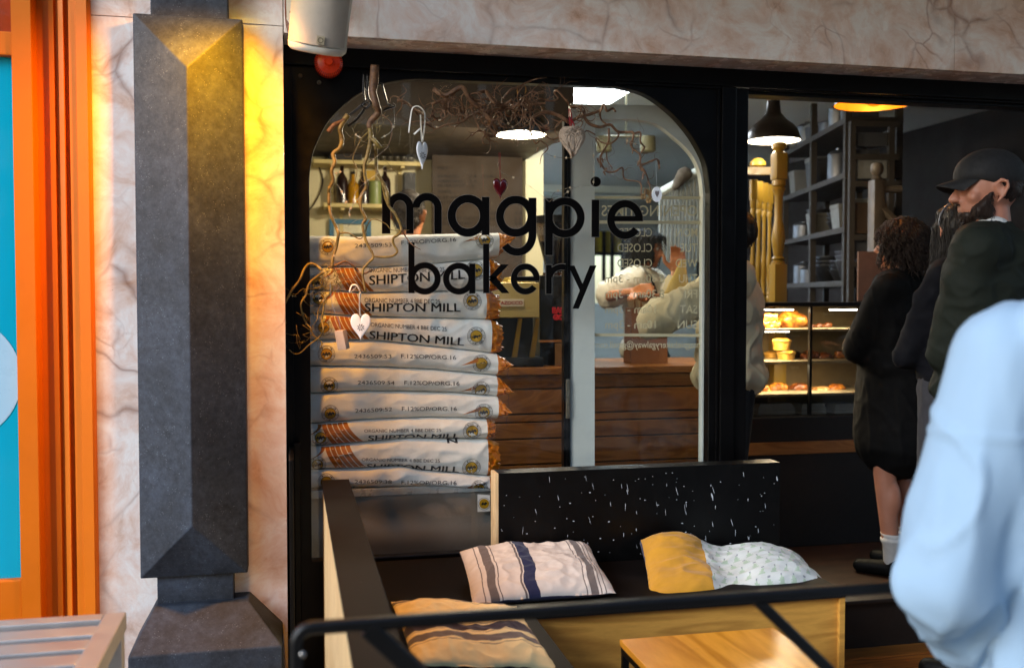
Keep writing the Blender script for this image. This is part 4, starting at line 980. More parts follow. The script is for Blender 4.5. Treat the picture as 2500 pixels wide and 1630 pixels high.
def st3(u, v):
    w = v
    for lo, hi, k in ((.05, .10, 1), (.015, .022, 1), (.12, .127, 1), (.50, .51, 2), (.52, .64, 2), (.70, .775, 1), (.80, .808, 1), (.655, .66, 1)):
        if lo <= w < hi: return k
    return 0
cushion('scatter_cushion', 'yellow cream cushion with dark stripes on the left wing of the bench', [c(908, 1398, -.74), c(1200, 1408, -.80), c(1298, 1556, -1.10), c(960, 1548, -1.12)], [M_cl, M_cg, M_cdk, M_cdk], st3, .034, 1, .008, 12, None, lambda u, v: (u, v+4*v*(1-v)*(wob(u, 6, .035)-.10*(u-.4)**2)))

# ---------------- low table ----------------
fa, fb = ZP(1514, 1561, .42), ZP(1886, 1529, .42); yf = (fa.y+fb.y)/2
t = thing('low_table', 'low square table with varnished plywood top on a thin black steel frame', 'table', ((fa.x+fb.x)/2, yf-.25, 0))
m = MB(); m.box((fa.x, yf-.50, .402), (fb.x, yf, .42), bev=.002); m.build('table_top', M_table, t)
m = MB()
for x_, y_ in ((fa.x+.012, yf-.012), (fb.x-.012, yf-.012), (fa.x+.012, yf-.488), (fb.x-.012, yf-.488)): m = MB(); m.box((x_-.009, y_-.009, 0), (x_+.009, y_+.009, .383), bev=.002); m.build('leg', M_blackm, t)
m = MB(); m.box((fa.x+.003, yf-.021, .383), (fb.x-.003, yf-.003, .4015)); m.box((fa.x+.003, yf-.497, .383), (fb.x-.003, yf-.479, .4015)); m.box((fa.x+.003, yf-.479, .383), (fa.x+.021, yf-.021, .4015)); m.box((fb.x-.021, yf-.479, .383), (fb.x-.003, yf-.021, .4015)); m.build('frame', M_blackm, t)

# ---------------- black barrier rail ----------------
Yr = -1.95; w = .0185
p0 = S(711, 1640, Yr); pc = S(760, 1516, Yr); pR = S(2153, 1414, Yr)
t = thing('barrier_rail', 'black steel barrier rail with rounded corner in front of the bench', 'railing', (1.0, Yr, 0))
xl0 = S(709, 1600, Yr).x+w/2; zt0 = pc.z-w/2; R_ = .022; xE2 = 1.95
path = [(xl0, 0.0), (xl0, zt0-R_)]+[(xl0+R_-R_*cos(a*pi/20), zt0-R_+R_*sin(a*pi/20)) for a in range(1, 10)]+[(xl0+R_, zt0), (xE2-R_, zt0)]+[(xE2-R_+R_*sin(a*pi/20), zt0-R_+R_*cos(a*pi/20)) for a in range(1, 10)]+[(xE2, zt0-R_), (xE2, 0.0)]
def sqtube(path, Y, w, bw=.004):
    m = MB(); n = len(path); cs = [(-w/2, -w/2+bw), (-w/2+bw, -w/2), (w/2-bw, -w/2), (w/2, -w/2+bw), (w/2, w/2-bw), (w/2-bw, w/2), (-w/2+bw, w/2), (-w/2, w/2-bw)]; vs = []
    for i, (x_, z_) in enumerate(path):
        a = path[max(i-1, 0)]; b = path[min(i+1, n-1)]; d_ = Vector((b[0]-a[0], b[1]-a[1])).normalized(); nn = Vector((-d_.y, d_.x))
        vs += [(x_+nn.x*u, Y+v, z_+nn.y*u) for u, v in cs]
    m.add(vs, [(i*8+k, i*8+(k+1) % 8, (i+1)*8+(k+1) % 8, (i+1)*8+k) for i in range(n-1) for k in range(8)]+[tuple(range(8)), tuple((n-1)*8+k for k in range(8))]); return m
sqtube(path, Yr, w).build('top_rail', M_blackm, t, smooth=True, angle=35)
for (ax_, ay_, bx_, by_, ww) in ((898, 1528, 1012, 1634, .028), (1846, 1462, 2035, 1645, .018)):
    q0, q1 = S(ax_, ay_, Yr+.004), S(bx_, by_, Yr+.004); d_ = (q1-q0); d_ = d_/abs(d_.z); L2 = q0.z-.02
    sqtube([(q0.x, q0.z), (q0.x+d_.x*L2, q0.z-L2)], Yr+.004, ww, .003).build('diagonal_brace', M_blackm, t)
m = MB(); q = S(739, 1596, Yr-w/2); m.lathe([(.005, 0), (.005, -.003), (.003, -.004), (.0001, -.004)], q, 14, axis='y'); m.build('bolt', M_steel, t, smooth=True)
# black upright board standing against the pier
t = thing('side_screen', 'narrow black upright board at the pier beside the bench', 'screen', (X(716, -.25), -.26, 0))
m = MB(); zz = S(705, 1118, -.3).z; m.box((X(700, -.2)+.003, -.34, 0), (X(700, -.2)+.017, -.03, zz), bev=.003); m.build('board', M_black, t)
m = MB(); m.box((X(700, -.2)+.018, -.06, 0), (X(700, -.2)+.040, -.025, zz+.01), bev=.003); m.build('post', M_black, t)

# ---------------- steel slatted table at the lower left ----------------
zst = .65; cr_ = ZP(309, 1492, zst)
t = thing('steel_table', 'polished stainless steel table with a slatted top beside the orange shopfront', 'table', (cr_.x-.5, cr_.y-.3, 0))
sx0, sx1 = cr_.x-1.3, cr_.x; sy0, sy1 = cr_.y-.62, cr_.y
M_pol = plain('polished_steel', 'b6b7ba', .42, .75, .03, 4, .0, 200)
m = MB(); m.box((sx1-.045, sy0, zst-.04), (sx1, sy1, zst), bev=.003); m.box((sx0, sy1-.042, zst-.04), (sx1-.046, sy1, zst-.0005), bev=.003); m.box((sx0, sy0, zst-.04), (sx1-.046, sy0+.04, zst-.0005), bev=.003); m.build('top_frame', M_pol, t)
for k in range(6):
    y_ = sy1-.058-k*.088; m = MB(); m.box((sx0, y_-.060, zst-.03), (sx1-.047, y_, zst-.008), bev=.004); m.build('slat', M_pol, t)
for x_, y_ in ((sx1-.04, sy1-.04), (sx1-.04, sy0+.003), (sx0, sy1-.04), (sx0, sy0+.003)): m = MB(); m.box((x_, y_, 0), (x_+.036, y_+.036, zst-.041), bev=.003); m.build('leg', M_pol, t)

# ---------------- loudspeaker and sounder over the window ----------------
Yp = -.42; sc0 = S(772, 125, Yp)
t = thing('wall_speaker', 'white outdoor loudspeaker with perforated grille tilted down over the window corner', 'speaker', sc0)
rot = Euler((radians(20), radians(9), radians(-8)), 'XYZ').to_matrix(); hw, hh = .082, .34
def sp(x_, y_, z_): return sc0+rot @ Vector((x_, y_, z_))
def oval(sx_, sy_, z_, n=40):
    o = []
    for k in range(n):
        a = 2*pi*k/n; ca_, sa = cos(a), sin(a); y_ = -abs(sa)**.85*sy_ if sa > 0 else abs(sa)**.6*.085; o.append(sp(sx_*(abs(ca_)**.8)*(1 if ca_ > 0 else -1), y_+.01, z_))
    return o
def loft(rs, cap=True):
    m = MB(); n = len(rs[0]); m.add([p for r in rs for p in r], [(i*n+k, i*n+(k+1) % n, (i+1)*n+(k+1) % n, (i+1)*n+k) for i in range(len(rs)-1) for k in range(n)]+([tuple(range(n)), tuple((len(rs)-1)*n+k for k in range(n))] if cap else [])); return m
loft([oval(hw*.93, .060, -.002), oval(hw*1.0, .066, .004), oval(hw*1.02, .068, .016), oval(hw*1.02, .068, .02)]).build('bottom_cap', M_whitep, t, smooth=True, angle=50)
loft([oval(hw, .066, .021), oval(hw*1.06, .068, hh)]).build('cabinet', M_whitep, t, smooth=True, angle=60)
g = []
for z_ in (.024, hh-.005):
    g.append([sp(hw*(1.02+z_*.15)*cos(radians(a)), -(.0715)*abs(sin(radians(a)))**.85+.009, z_) for a in range(16, 165, 4)])
m = MB(); n = len(g[0]); m.add(g[0]+g[1], [(k, k+1, n+k+1, n+k) for k in range(n-1)]); m.build('grille', M_grille, t, smooth=True)
m = MB(); bz = .040
m.add([sp(a, b, c_) for c_ in (bz-.011, bz+.011) for a, b in ((.008, -.0668), (.030, -.0652), (.030, -.0612), (.008, -.0628))], [(0, 1, 5, 4), (1, 2, 6, 5), (2, 3, 7, 6), (3, 0, 4, 7), (0, 1, 2, 3), (4, 5, 6, 7)]); bd = m.build('badge', plain('silver_badge', 'b8ac90', .3, .5), t)
m = MB(); r3 = [[sp(.019+cos(2*pi*k/20)*rr_, -.0672, bz+sin(2*pi*k/20)*rr_) for k in range(20)] for rr_ in (.0075, .006)]; m.add(r3[0]+r3[1], [(k, (k+1) % 20, 20+(k+1) % 20, 20+k) for k in range(20)]); m.build('badge_mark', M_dkceil, t)
m = MB()
q = [S(697, 0, -.3), S(726, 0, -.3), S(722, 60, -.3), S(708, 58, -.3), S(700, 44, -.3)]; q[0].z += .12; q[1].z += .12; m.prism(q, (0, .02, 0)); m.box((q[0].x, -.3, q[0].z-.03), (q[0].x+.05, -.172, q[0].z), bev=.004); m.build('bracket', M_whitep, t)
m = MB(); q = S(711, 31, -.305); m.lathe([(.005, 0), (.005, -.003), (.0001, -.0035)], q, 14, axis='y'); m.build('bracket_screw', M_steel, t)
m = MB()
for dx in (0, 3, 6): m.tube(cr([S(696+dx*.6, -30, -.18), S(696+dx*.6, 20, -.18), S(699+dx, 60, -.185), S(706+dx, 86, -.19), S(716+dx, 100, -.3)]), .0016, 6)
m.build('cable', plain('brown_cable', '7a3c10', .5), t)
qa = S(801, 162, -.001); t = thing('fire_sounder', 'round orange red alarm sounder with slotted rim below the loudspeaker', 'alarm', qa)
r_ = (S(836, 160, 0)-S(766, 160, 0)).length/2
m = MB(); m.lathe([(r_*.86, 0), (r_*.9, -.022), (r_*.97, -.024)], qa, 48, axis='y'); m.build('base', M_alarmd, t, smooth=True, angle=40)
m = MB(); m.lathe([(r_*.97, -.024), (r_*.98, -.05), (r_*.95, -.056), (r_*.78, -.062), (r_*.76, -.0625), (r_*.32, -.066), (r_*.30, -.074), (r_*.25, -.078), (.0001, -.078)], qa, 64, axis='y'); m.build('dome', M_alarm, t, smooth=True, angle=35)
m = MB()
for k in range(40):
    a = 2*pi*k/40; ca_, sa = cos(a), sin(a); tx_, tz = -sa, ca_
    p = [(qa.x+ca_*rr2+tx_*wd, qa.y+yy2, qa.z+sa*rr2+tz*wd) for rr2, yy2 in ((r_*.99, -.03), (r_*.995, -.05), (r_*.955, -.058), (r_*.80, -.0633)) for wd in (-.0011, .0011)]
    m.add(p, [(0, 1, 3, 2), (2, 3, 5, 4), (4, 5, 7, 6)])
m.build('slots', M_alarmd, t)

# ---------------- twisted willow branches ----------------
M_bark = NT('brown_willow_bark'); _v = M_bark.coord('Object'); M_bark.col(M_bark.ramp(M_bark.noise(_v, 60, 5, .7), [(.3, '40271a'), (.7, '86603f')])).set(.6, 0); M_bark.bump(M_bark.noise(_v, 220, 3, .7), .5, .003); M_bark = M_bark.m
M_gold = NT('ochre_willow_bark'); _v = M_gold.coord('Object'); M_gold.col(M_gold.ramp(M_gold.noise(_v, 45, 5, .7), [(.3, '4a3818'), (.7, '96803e')])).set(.5, 0); M_gold.bump(M_gold.noise(_v, 200, 3, .7), .5, .003); M_gold = M_gold.m
M_cut = plain('cut_wood', 'b69a72', .7)
_id = lambda x, y: (x, y)
z2 = lambda x, y: (650+x/3.88, 100+y/3.88); z3 = lambda x, y: (1150+x/3.3014, 150+y/3.3014); z5b = lambda x, y: (600+x/5.173, 600+y/5.173)
brs = random.Random(11)
def bpath(f, pts, Y0, wob_=.02):
    ph = brs.uniform(0, 50); out = []
    for k, p in enumerate(pts): a, b = f(*p); out.append(S(a, b, Y0+wob_*noise.noise(Vector((k*.7, ph, 0)))))
    return cr(out, 6)
def taper(path, r0, r1): n = len(path); return [(r0+(r1-r0)*i/(n-1))*(1+.14*noise.noise(Vector(p)*55)) for i, p in enumerate(path)]
def twig(m, p, d, L, r, mi, rng, curl=1.0, depth=0, flat=.45):
    """curly side shoot walking away from p"""
    p = Vector(p); d = Vector(d).normalized(); pts = [p.copy()]; n = max(5, int(L/.010)); ax = Vector((rng.uniform(-.3, .3), 1, rng.uniform(-.3, .3))); w_ = rng.uniform(-1, 1)*42*curl
    for k in range(n):
        w_ += rng.uniform(-1, 1)*30*curl; w_ = max(-75, min(75, w_)); d = Matrix.Rotation(w_*.010, 3, ax) @ d; d = (d+Vector((rng.uniform(-.2, .2), rng.uniform(-.2, .2)*flat, rng.uniform(-.2, .2)-.03))).normalized()
        if p.y > -.035: d.y = -abs(d.y)
        if p.y < -.22: d.y = abs(d.y)
        p = p+d*.010; pts.append(p.copy())
        if depth < 1 and rng.random() < .13: twig(m, p, d+Vector((rng.uniform(-1, 1), rng.uniform(-.4, .4), rng.uniform(-1, 1))), L*.45, r*.6, mi, rng, curl, depth+1)
    m.tube(pts, [max(.0005, r*(1-.75*i/n)) for i in range(len(pts))], 5, mi)
tl = thing('willow_branch', 'hanging ochre and brown twisted willow branches tied at the left of the window', 'branch', S(880, 860, -.08))
m = MB(); g = MB(); tw = MB()
main = bpath(z2, [(1030, 232), (1020, 400), (1010, 480), (1040, 600), (1060, 680), (980, 780), (990, 880), (985, 960), (960, 1080), (930, 1180), (935, 1280), (950, 1370), (900, 1470), (882, 1552)], -.10)
n_ = len(main); rs = [.0148 if i < n_*.12 else (.0132-.004*(i-n_*.12)/(n_*.25) if i < n_*.37 else max(.0055, .0092-.0045*(i-n_*.37)/(n_*.4))) for i in range(n_)]
rs = [r*(1+.16*noise.noise(p*38)) for r, p in zip(rs, main)]
k_ = int(n_*.42); MB().tube(main[:k_+1], rs[:k_+1], 12).build('thick_limb', M_bark, tl, smooth=True); MB().tube(main[k_:], rs[k_:], 10).build('limb', M_gold, tl, smooth=True)
lo = bpath(z5, [(600, 30), (560, 100), (555, 200), (595, 290), (570, 340), (600, 480), (660, 605), (610, 670), (570, 740), (595, 910)], -.10); MB().tube(lo, taper(lo, .0055, .004), 8).build('limb', M_gold, tl, smooth=True)
for pts, f, r0, r1, mm in (
    ([(590, 862), (640, 800), (700, 772), (745, 745)], z2, .0085, .0065, m),
    ([(775, 700), (745, 745), (700, 830), (715, 930), (700, 1010), (635, 1070), (650, 1150), (620, 1230), (635, 1320), (600, 1400), (595, 1552)], z2, .0088, .0050, g),
    ([(290, 20), (285, 120), (300, 250), (350, 370), (365, 420), (350, 520), (320, 620), (310, 700)], z5, .0052, .0050, g),
    ([(990, 920), (1040, 960), (1085, 1015)], z2, .0075, .006, g), ([(985, 930), (1060, 1010), (1150, 990)], z2, .004, .0025, g),
    ([(1040, 1000), (1040, 1130), (1050, 1240), (1110, 1350), (1150, 1450), (1160, 1552)], z2, .0062, .0046, g),
    ([(740, -10), (755, 80), (790, 180), (850, 260), (895, 370), (870, 425), (830, 450), (830, 500), (862, 565), (820, 605), (740, 612), (665, 608)], z5, .0050, .0036, g),
    ([(960, 310), (880, 240), (800, 230), (740, 290), (680, 430), (590, 550), (540, 640), (480, 770), (455, 850), (500, 960), (470, 1015), (380, 1020), (320, 1060), (330, 1095), (420, 1120), (360, 1262), (270, 1235), (245, 1190)], z5b, .0045, .0014, g),
    ([(980, 340), (900, 390), (800, 480), (760, 620), (700, 720), (710, 840), (760, 970), (820, 1040), (850, 1120), (960, 1220), (935, 1290)], z5b, .0042, .0016, g),
    ([(1090, 500), (1070, 600), (1000, 680), (980, 820), (960, 930), (980, 1060), (930, 1150), (800, 1250), (690, 1350), (610, 1360), (550, 1310)], z5b, .0042, .0014, g),
    ([(1010, 670), (920, 800), (900, 930), (830, 1030)], z5b, .0018, .001, g),
    ([(1040, 280), (1150, 240), (1260, 200), (1360, 260), (1420, 330), (1500, 350), (1600, 300)], z5b, .0045, .003, m),
    ([(1150, 500), (1230, 440), (1330, 420), (1400, 470)], z5b, .002, .001, m),
    ([(365, 415), (450, 410), (560, 455), (640, 300), (760, 330), (820, 385), (960, 385)], z5, .0026, .001, g),
    ([(895, 380), (940, 450), (990, 510), (1060, 550)], z5, .0024, .001, m),
    ([(970, 860), (900, 930), (860, 1010), (820, 1120), (860, 1220), (830, 1380)], z2, .0028, .001, g), ([(1100, 700), (1190, 800), (1150, 1000), (970, 1150)], z2, .0022, .001, m)):
    p_ = bpath(f, pts, -.095, .03); MB().tube(p_, taper(p_, r0, r1), 8).build('limb', M_bark if mm is m else M_gold, tl, smooth=True)
rg = random.Random(21)
for k in range(26): twig(tw, S(800+rg.uniform(-12, 30), 660+rg.uniform(-14, 48), -.095), (rg.uniform(-1, 1), rg.uniform(-.6, .3), rg.uniform(-1, .6)), rg.uniform(.03, .09), .0013, 0, rg, 2.0)
for k in range(16):
    q = z2(rg.uniform(880, 1180), rg.uniform(560, 1300)); twig(tw, S(*q, -.095), (rg.uniform(-1, 1), rg.uniform(-.3, .3), -rg.random()), rg.uniform(.03, .08), .0011, 0, rg, 1.2)
for k in range(14):
    q = z5b(rg.choice([500, 720, 980, 830, 640]), rg.choice([640, 840, 1000, 1120])); twig(tw, S(*q, -.095), (rg.uniform(-1, 1), rg.uniform(-.3, .3), -rg.random()), rg.uniform(.012, .03), .001, 0, rg, 1.0)
tw.build('twigs', M_gold, tl, smooth=True)['kind'] = 'stuff'
m = MB(); q = main[0]; ax_ = (main[0]-main[4]).normalized(); a_ = ax_.orthogonal().normalized(); b_ = ax_.cross(a_)
m.add([q+ax_*.0012+a_*cos(2*pi*k/16)*.0142+b_*sin(2*pi*k/16)*.0142 for k in range(16)], [tuple(range(16))]); m.build('sawn_end', M_cut, tl)
# black stitched ribbon that ties the branch up
m = MB(); dts = MB()
for pts in ([(930, 330), (925, 450), (935, 560), (1000, 610)], [(968, 330), (962, 500), (1000, 600)], [(1095, 400), (1120, 500), (1150, 590), (1200, 620)], [(1110, 660), (1150, 640), (1215, 620), (1190, 600)], [(940, 590), (860, 650), (780, 710)], [(930, 650), (860, 740), (775, 810)], [(990, 600), (940, 640), (900, 600), (960, 560)]):
    p_ = bpath(z2, pts, -.088, .01); m.tube(p_, .0052, 6, 0, True, .25)
    for side in (-1,):
        L3 = 0
        for a, b in zip(p_, p_[1:]):
            d_ = (Vector(b)-Vector(a)); nn = int(max(1, d_.length/.004)); nx = d_.normalized().cross(Vector((0, 1, 0)))
            for k in range(nn): c_ = Vector(a)+d_*k/nn+nx*.0042*side+Vector((0, -.0058, 0)); dts.ell(c_, .00075, None, 5, 3)
rb = m.build('tie_ribbon', plain('black_ribbon', '0b0b0c', .5), tl, smooth=True); dts.build('white_stitches', plain('white_stitching', 'c8c8c8', .6), tl)
# big tangle across the top of the window
tr = thing('willow_branch', 'dense tangle of brown corkscrew willow across the top of the window', 'branch', S(1250, 420, -.08))
m = MB(); tw = MB(); M_ = {}
TR = [([(1590, 460), (1700, 520), (1850, 440), (1930, 560), (2030, 650), (2090, 720), (2130, 830), (2180, 880)], z2, .0088, .006),
 ([(1570, 600), (1700, 560), (1730, 620), (1700, 700)], z2, .005, .003), ([(1240, 570), (1300, 570), (1400, 640), (1480, 690), (1560, 760)], z2, .0046, .0025), ([(1290, 420), (1325, 480), (1250, 540), (1240, 590)], z2, .0014, .001),
 ([(1500, 780), (1600, 830), (1720, 790), (1850, 770), (1950, 700), (2030, 660)], z2, .0034, .003), ([(1560, 700), (1640, 760), (1700, 720), (1660, 650), (1580, 660), (1560, 720)], z2, .0034, .002),
 ([(2000, 500), (2080, 480), (2150, 580), (2250, 600), (2328, 560)], z2, .006, .005), ([(2100, 700), (2200, 650), (2328, 620)], z2, .0055, .004),
 ([(0, 310), (60, 350), (110, 420), (170, 490), (205, 550), (180, 600), (120, 590), (110, 560)], z3, .0085, .005),
 ([(120, 440), (160, 400), (250, 385), (340, 370), (400, 320), (440, 280)], z3, .0075, .005), ([(400, 300), (470, 350), (480, 440), (500, 460)], z3, .006, .005),
 ([(500, 450), (600, 410), (690, 430), (760, 470), (790, 490), (870, 450), (950, 430), (1040, 395), (1070, 345), (1095, 400), (1140, 380), (1165, 405)], z3, .0068, .0036),
 ([(900, 430), (950, 500), (1040, 530), (1120, 510), (1180, 565), (1250, 570), (1310, 580), (1295, 690), (1360, 750), (1370, 830), (1460, 800), (1500, 790), (1520, 860)], z3, .0058, .0026),
 ([(1310, 580), (1365, 575), (1365, 650), (1398, 690), (1375, 735), (1420, 740)], z3, .0035, .0028), ([(1040, 440), (1035, 420), (1060, 380)], z3, .003, .003), ([(1040, 400), (1050, 470), (1110, 520)], z3, .003, .003),
 ([(1110, 540), (1110, 640), (1080, 700), (1040, 790), (1090, 885), (1160, 888), (1220, 858), (1240, 950), (1360, 975), (1372, 1075)], z3, .0045, .0022),
 ([(1130, 510), (1190, 590), (1130, 660), (1050, 650), (1005, 615), (1040, 700)], z3, .0036, .002), ([(1090, 720), (1100, 800), (1140, 860)], z3, .0022, .0015), ([(1360, 830), (1410, 900), (1440, 1000), (1450, 1060)], z3, .003, .0016), ([(1375, 870), (1420, 920)], z3, .003, .002),
 ([(780, 330), (700, 240), (670, 250), (700, 300), (640, 320), (560, 300), (520, 330), (600, 340)], z3, .0036, .0024), ([(770, 310), (800, 360), (880, 360), (915, 400), (880, 450)], z3, .0035, .003),
 ([(490, 450), (480, 560), (520, 660), (560, 640), (620, 700), (570, 760), (555, 830)], z3, .0036, .0012), ([(430, 180), (500, 150), (540, 140), (610, 130)], z3, .0030, .0012), ([(260, 300), (320, 230), (380, 210), (430, 180)], z3, .0042, .003),
 ([(540, 520), (600, 600), (660, 630), (730, 590), (720, 550)], z3, .0025, .0016), ([(880, 420), (850, 470), (900, 490), (860, 560), (820, 580), (900, 600)], z3, .0028, .0015), ([(1000, 590), (940, 560), (900, 570), (860, 520)], z3, .0026, .0018),
 ([(0, 600), (60, 560), (120, 580)], z3, .003, .002), ([(340, 570), (345, 600), (380, 650), (365, 685)], z3, .0016, .0008)]
ends = []
for pts, f, r0, r1 in TR:
    p_ = bpath(f, pts, -.10, .06); MB().tube(p_, taper(p_, r0, r1), 8).build('limb', M_bark, tr, smooth=True); ends.append(p_)
rg = random.Random(4)
for k in range(125):     # curly shoots filling the dense middle
    p_ = ends[rg.choice([0, 1, 2, 4, 5, 6, 7, 8, 9, 9, 10, 10, 11, 11, 21, 22, 8])]; q = p_[rg.randrange(len(p_))]
    if q.x > S(1440, 300, -.1).x: continue
    twig(tw, q, (rg.uniform(-1, 1), rg.uniform(-.5, .5), rg.uniform(-1, .7)), rg.uniform(.05, .15), rg.uniform(.0016, .0036), 0, rg, 1.2)
for k in range(26):
    p_ = ends[rg.choice([12, 13, 16, 17, 18, 19])]; q = p_[rg.randrange(len(p_))]; twig(tw, q, (rg.uniform(-1, 1), rg.uniform(-.5, .5), rg.uniform(-1, .3)), rg.uniform(.02, .06), rg.uniform(.0009, .0013), 0, rg, 1.2)
tw.build('twigs', M_bark, tr, smooth=True)['kind'] = 'stuff'
m = MB()      # dry catkins on the right hand shoots
for p in [(1540, 346), (1545, 365), (1532, 340), (1470, 388), (1466, 398), (1459, 388), (1563, 408), (1570, 425), (1575, 420), (1610, 404), (1608, 392), (1583, 445), (1575, 462), (1590, 470), (1480, 412), (1474, 420), (1313, 362), (1560, 395)]:
    q = S(*p, -.10+rg.uniform(-.02, .02)); m.capsule(q, q+Vector((rg.uniform(-.006, .006), 0, -rg.uniform(.010, .018))), .0035, .0022, 8)
m.build('catkins', plain('dry_catkin', '7a5f4a', .8, 0, .3, 90, .5, 200), tr, smooth=True)
m = MB(); 
for p in [(1578, 468), (1588, 476), (1570, 480), (1583, 490)]:
    q = S(*p, -.1)
    for k in range(6): a = 2*pi*k/6; m.ell(q+Vector((cos(a)*.006, -.003, sin(a)*.006)), (.0055, .002, .0055), Euler((rg.random(), rg.random(), 0)).to_matrix(), 8, 5)
m.build('dried_flower', plain('dried_flower_petal', '8a7048', .8), tr, smooth=True)

# fairy light wire with small stars
tf = thing('fairy_lights', 'thin silver wire fairy lights with tiny stars wound through the branches', 'fairy lights', S(1100, 500, -.11))
M_star = plain('frosted_star', 'b9a88c', .3); M_wire = plain('silver_wire', 'cfc8b6', .25, .9)
def star(q, r):
    rt_ = Matrix.Rotation(rg.uniform(0, 1), 3, 'Y'); pts = [rt_ @ Vector((cos(pi/2+pi*k/5)*(r if k % 2 == 0 else r*.45), 0, sin(pi/2+pi*k/5)*(r if k % 2 == 0 else r*.45))) for k in range(10)]
    MB().prism([q+p_-Vector((0, .002, 0)) for p_ in pts], (0, .0025, 0)).build('star_bulb', M_star, tf)
for pts, f in (([(750, 860), (800, 910), (880, 940), (960, 970), (1020, 985), (1140, 985), (1150, 1010), (1090, 1060), (970, 1160)], z2), ([(1210, 640), (1215, 760), (1180, 860), (1090, 920)], z2), ([(830, 1210), (700, 1240), (650, 1260)], z2), ([(640, 1340), (690, 1380), (740, 1480), (770, 1540)], z2), ([(1130, 1180), (1050, 1260), (940, 1340), (850, 1430), (820, 1540)], z2), ([(1300, 570), (1400, 640), (1480, 680), (1560, 780), (1640, 830)], z2), ([(810, 820), (850, 890), (900, 920)], z2),
    ([(740, 200), (735, 240), (770, 310), (900, 370), (990, 400), (1130, 500), (1290, 630)], lambda a, b: (1050+a/4.434, 350+b/4.434)), ([(1240, 590), (1290, 630), (1340, 590), (1440, 560), (1540, 490), (1650, 465), (1760, 450), (1765, 400)], lambda a, b: (1050+a/4.434, 350+b/4.434)), ([(1310, 590), (1350, 530), (1430, 500), (1560, 470)], lambda a, b: (1050+a/4.434, 350+b/4.434)), ([(1200, 70), (1300, 130), (1400, 155), (1510, 160)], lambda a, b: (1050+a/4.434, 350+b/4.434)),
    ([(350, 0), (400, 80), (440, 190)], z5), ([(540, 290), (460, 340), (390, 410), (340, 500), (330, 600), (260, 720), (215, 850), (200, 970), (260, 975)], z5), ([(590, 60), (470, 200), (460, 280)], z5), ([(260, 400), (300, 500), (350, 540)], z3), ([(1200, 600), (1260, 640), (1360, 680)], z3), ([(980, 640), (985, 760), (990, 960)], z3)):
    p_ = bpath(f, pts, -.115, .02); MB().tube(p_, .0006, 5).build('wire', M_wire, tf); star(Vector(p_[len(p_)//2]), .0055); star(Vector(p_[-3]), .0045)

# ---------------- hanging ornaments ----------------
def heart2d(n=44):
    o = []
    for k in range(n): a = 2*pi*k/n; o.append((sin(a)**3, (13*cos(a)-5*cos(2*a)-2*cos(3*a)-cos(4*a))/15.2+.12))
    ymin = min(p[1] for p in o); ymax = max(p[1] for p in o); return [(p[0], (p[1]-ymin)/(ymax-ymin)*2-1) for p in o]
def heart_mesh(m, c, w, h, th, yaw=0, dome=.3, roll=0):
    R = Matrix.Rotation(yaw, 3, 'Z') @ Matrix.Rotation(roll, 3, 'Y'); H = heart2d(); n = len(H); rings = [(1.0, 0.0), (.97, .5), (.85, .8), (.55, .95), (.2, 1.0)]; vs = []
    for s_ in (-1, 1):
        for f, d_ in rings: vs += [c+R @ Vector((x_*w*f, s_*th*d_, y_*h*f)) for x_, y_ in H]
        vs.append(c+R @ Vector((0, s_*th*1.02, 0)))
    fs = []
    for b in (0, 1):
        o = b*(5*n+1); fs += [(o+i*n+k, o+i*n+(k+1) % n, o+(i+1)*n+(k+1) % n, o+(i+1)*n+k) for i in range(4) for k in range(n)]+[(o+4*n+k, o+4*n+(k+1) % n, o+5*n) for k in range(n)]
    m.add(vs, fs); return R
def sizeat(px0, px1, py, Y): return (S(px1, py, Y)-S(px0, py, Y)).length
M_tin = plain('white_enamelled_tin', 'e6e8ec', .4, .0, .03, 8, .5, 60); M_rib = plain('white_satin_ribbon', 'dcdad4', .4); M_redr = plain('red_ribbon_cord', 'b01424', .5)
def ribbon(m, pts, w_, Y0, f=_id):
    p_ = cr([S(*f(*p), Y0+random.uniform(-.002, .002)) for p in pts], 5); m.tube(p_, w_, 6, 0, True, .18)
def petals(c, r, R, th):
    m = MB()
    for k in range(8):
        a = 2*pi*k/8+pi/8; cc_ = Vector((cos(a)*r*.62, 0, sin(a)*r*.62)); e = [Vector((cos(a+q)*0, 0, 0)) for q in ()]
        pts = []
        for j in range(10):
            b = 2*pi*j/10; u, v = cos(b)*r*.30, sin(b)*r*.12; pts.append(c+R @ Vector((cc_.x+cos(a)*u-sin(a)*v, -th*1.03-.0006, cc_.z+sin(a)*u+cos(a)*v)))
        m.add(pts, [tuple(range(10))])
    m.add([c+R @ Vector((cos(2*pi*j/8)*r*.13, -th*1.03-.0006, sin(2*pi*j/8)*r*.13)) for j in range(8)], [tuple(range(8))]); return m
Yh = -.125
def tin_heart(label, cx, cyt, cyb, hwid, yaw, rib):
    c_ = S(cx, (cyt+cyb)/2, Yh); h_ = sizeat(0, cyb-cyt, 815, Yh)/2*0+abs(S(cx, cyt, Yh).z-S(cx, cyb, Yh).z)/2; w_ = (S(cx+hwid, cyt, Yh)-S(cx-hwid, cyt, Yh)).length/2/abs(cos(yaw))
    t = thing('heart_ornament', label, 'ornament', c_); m = MB(); R = heart_mesh(m, c_, w_, h_, .004, yaw); m.build('tin_heart', M_tin, t, smooth=True)
    petals(c_, h_*.30, R, .004).build('flower_cutout', M_dkceil, t)
    m = MB()
    for pts in rib: ribbon(m, pts, .0036, Yh-.002)
    m.build('ribbon', M_rib, t, smooth=True)
a2 = lambda *q: [z2(*p) for p in q]; a5 = lambda *q: [z5(*p) for p in q]
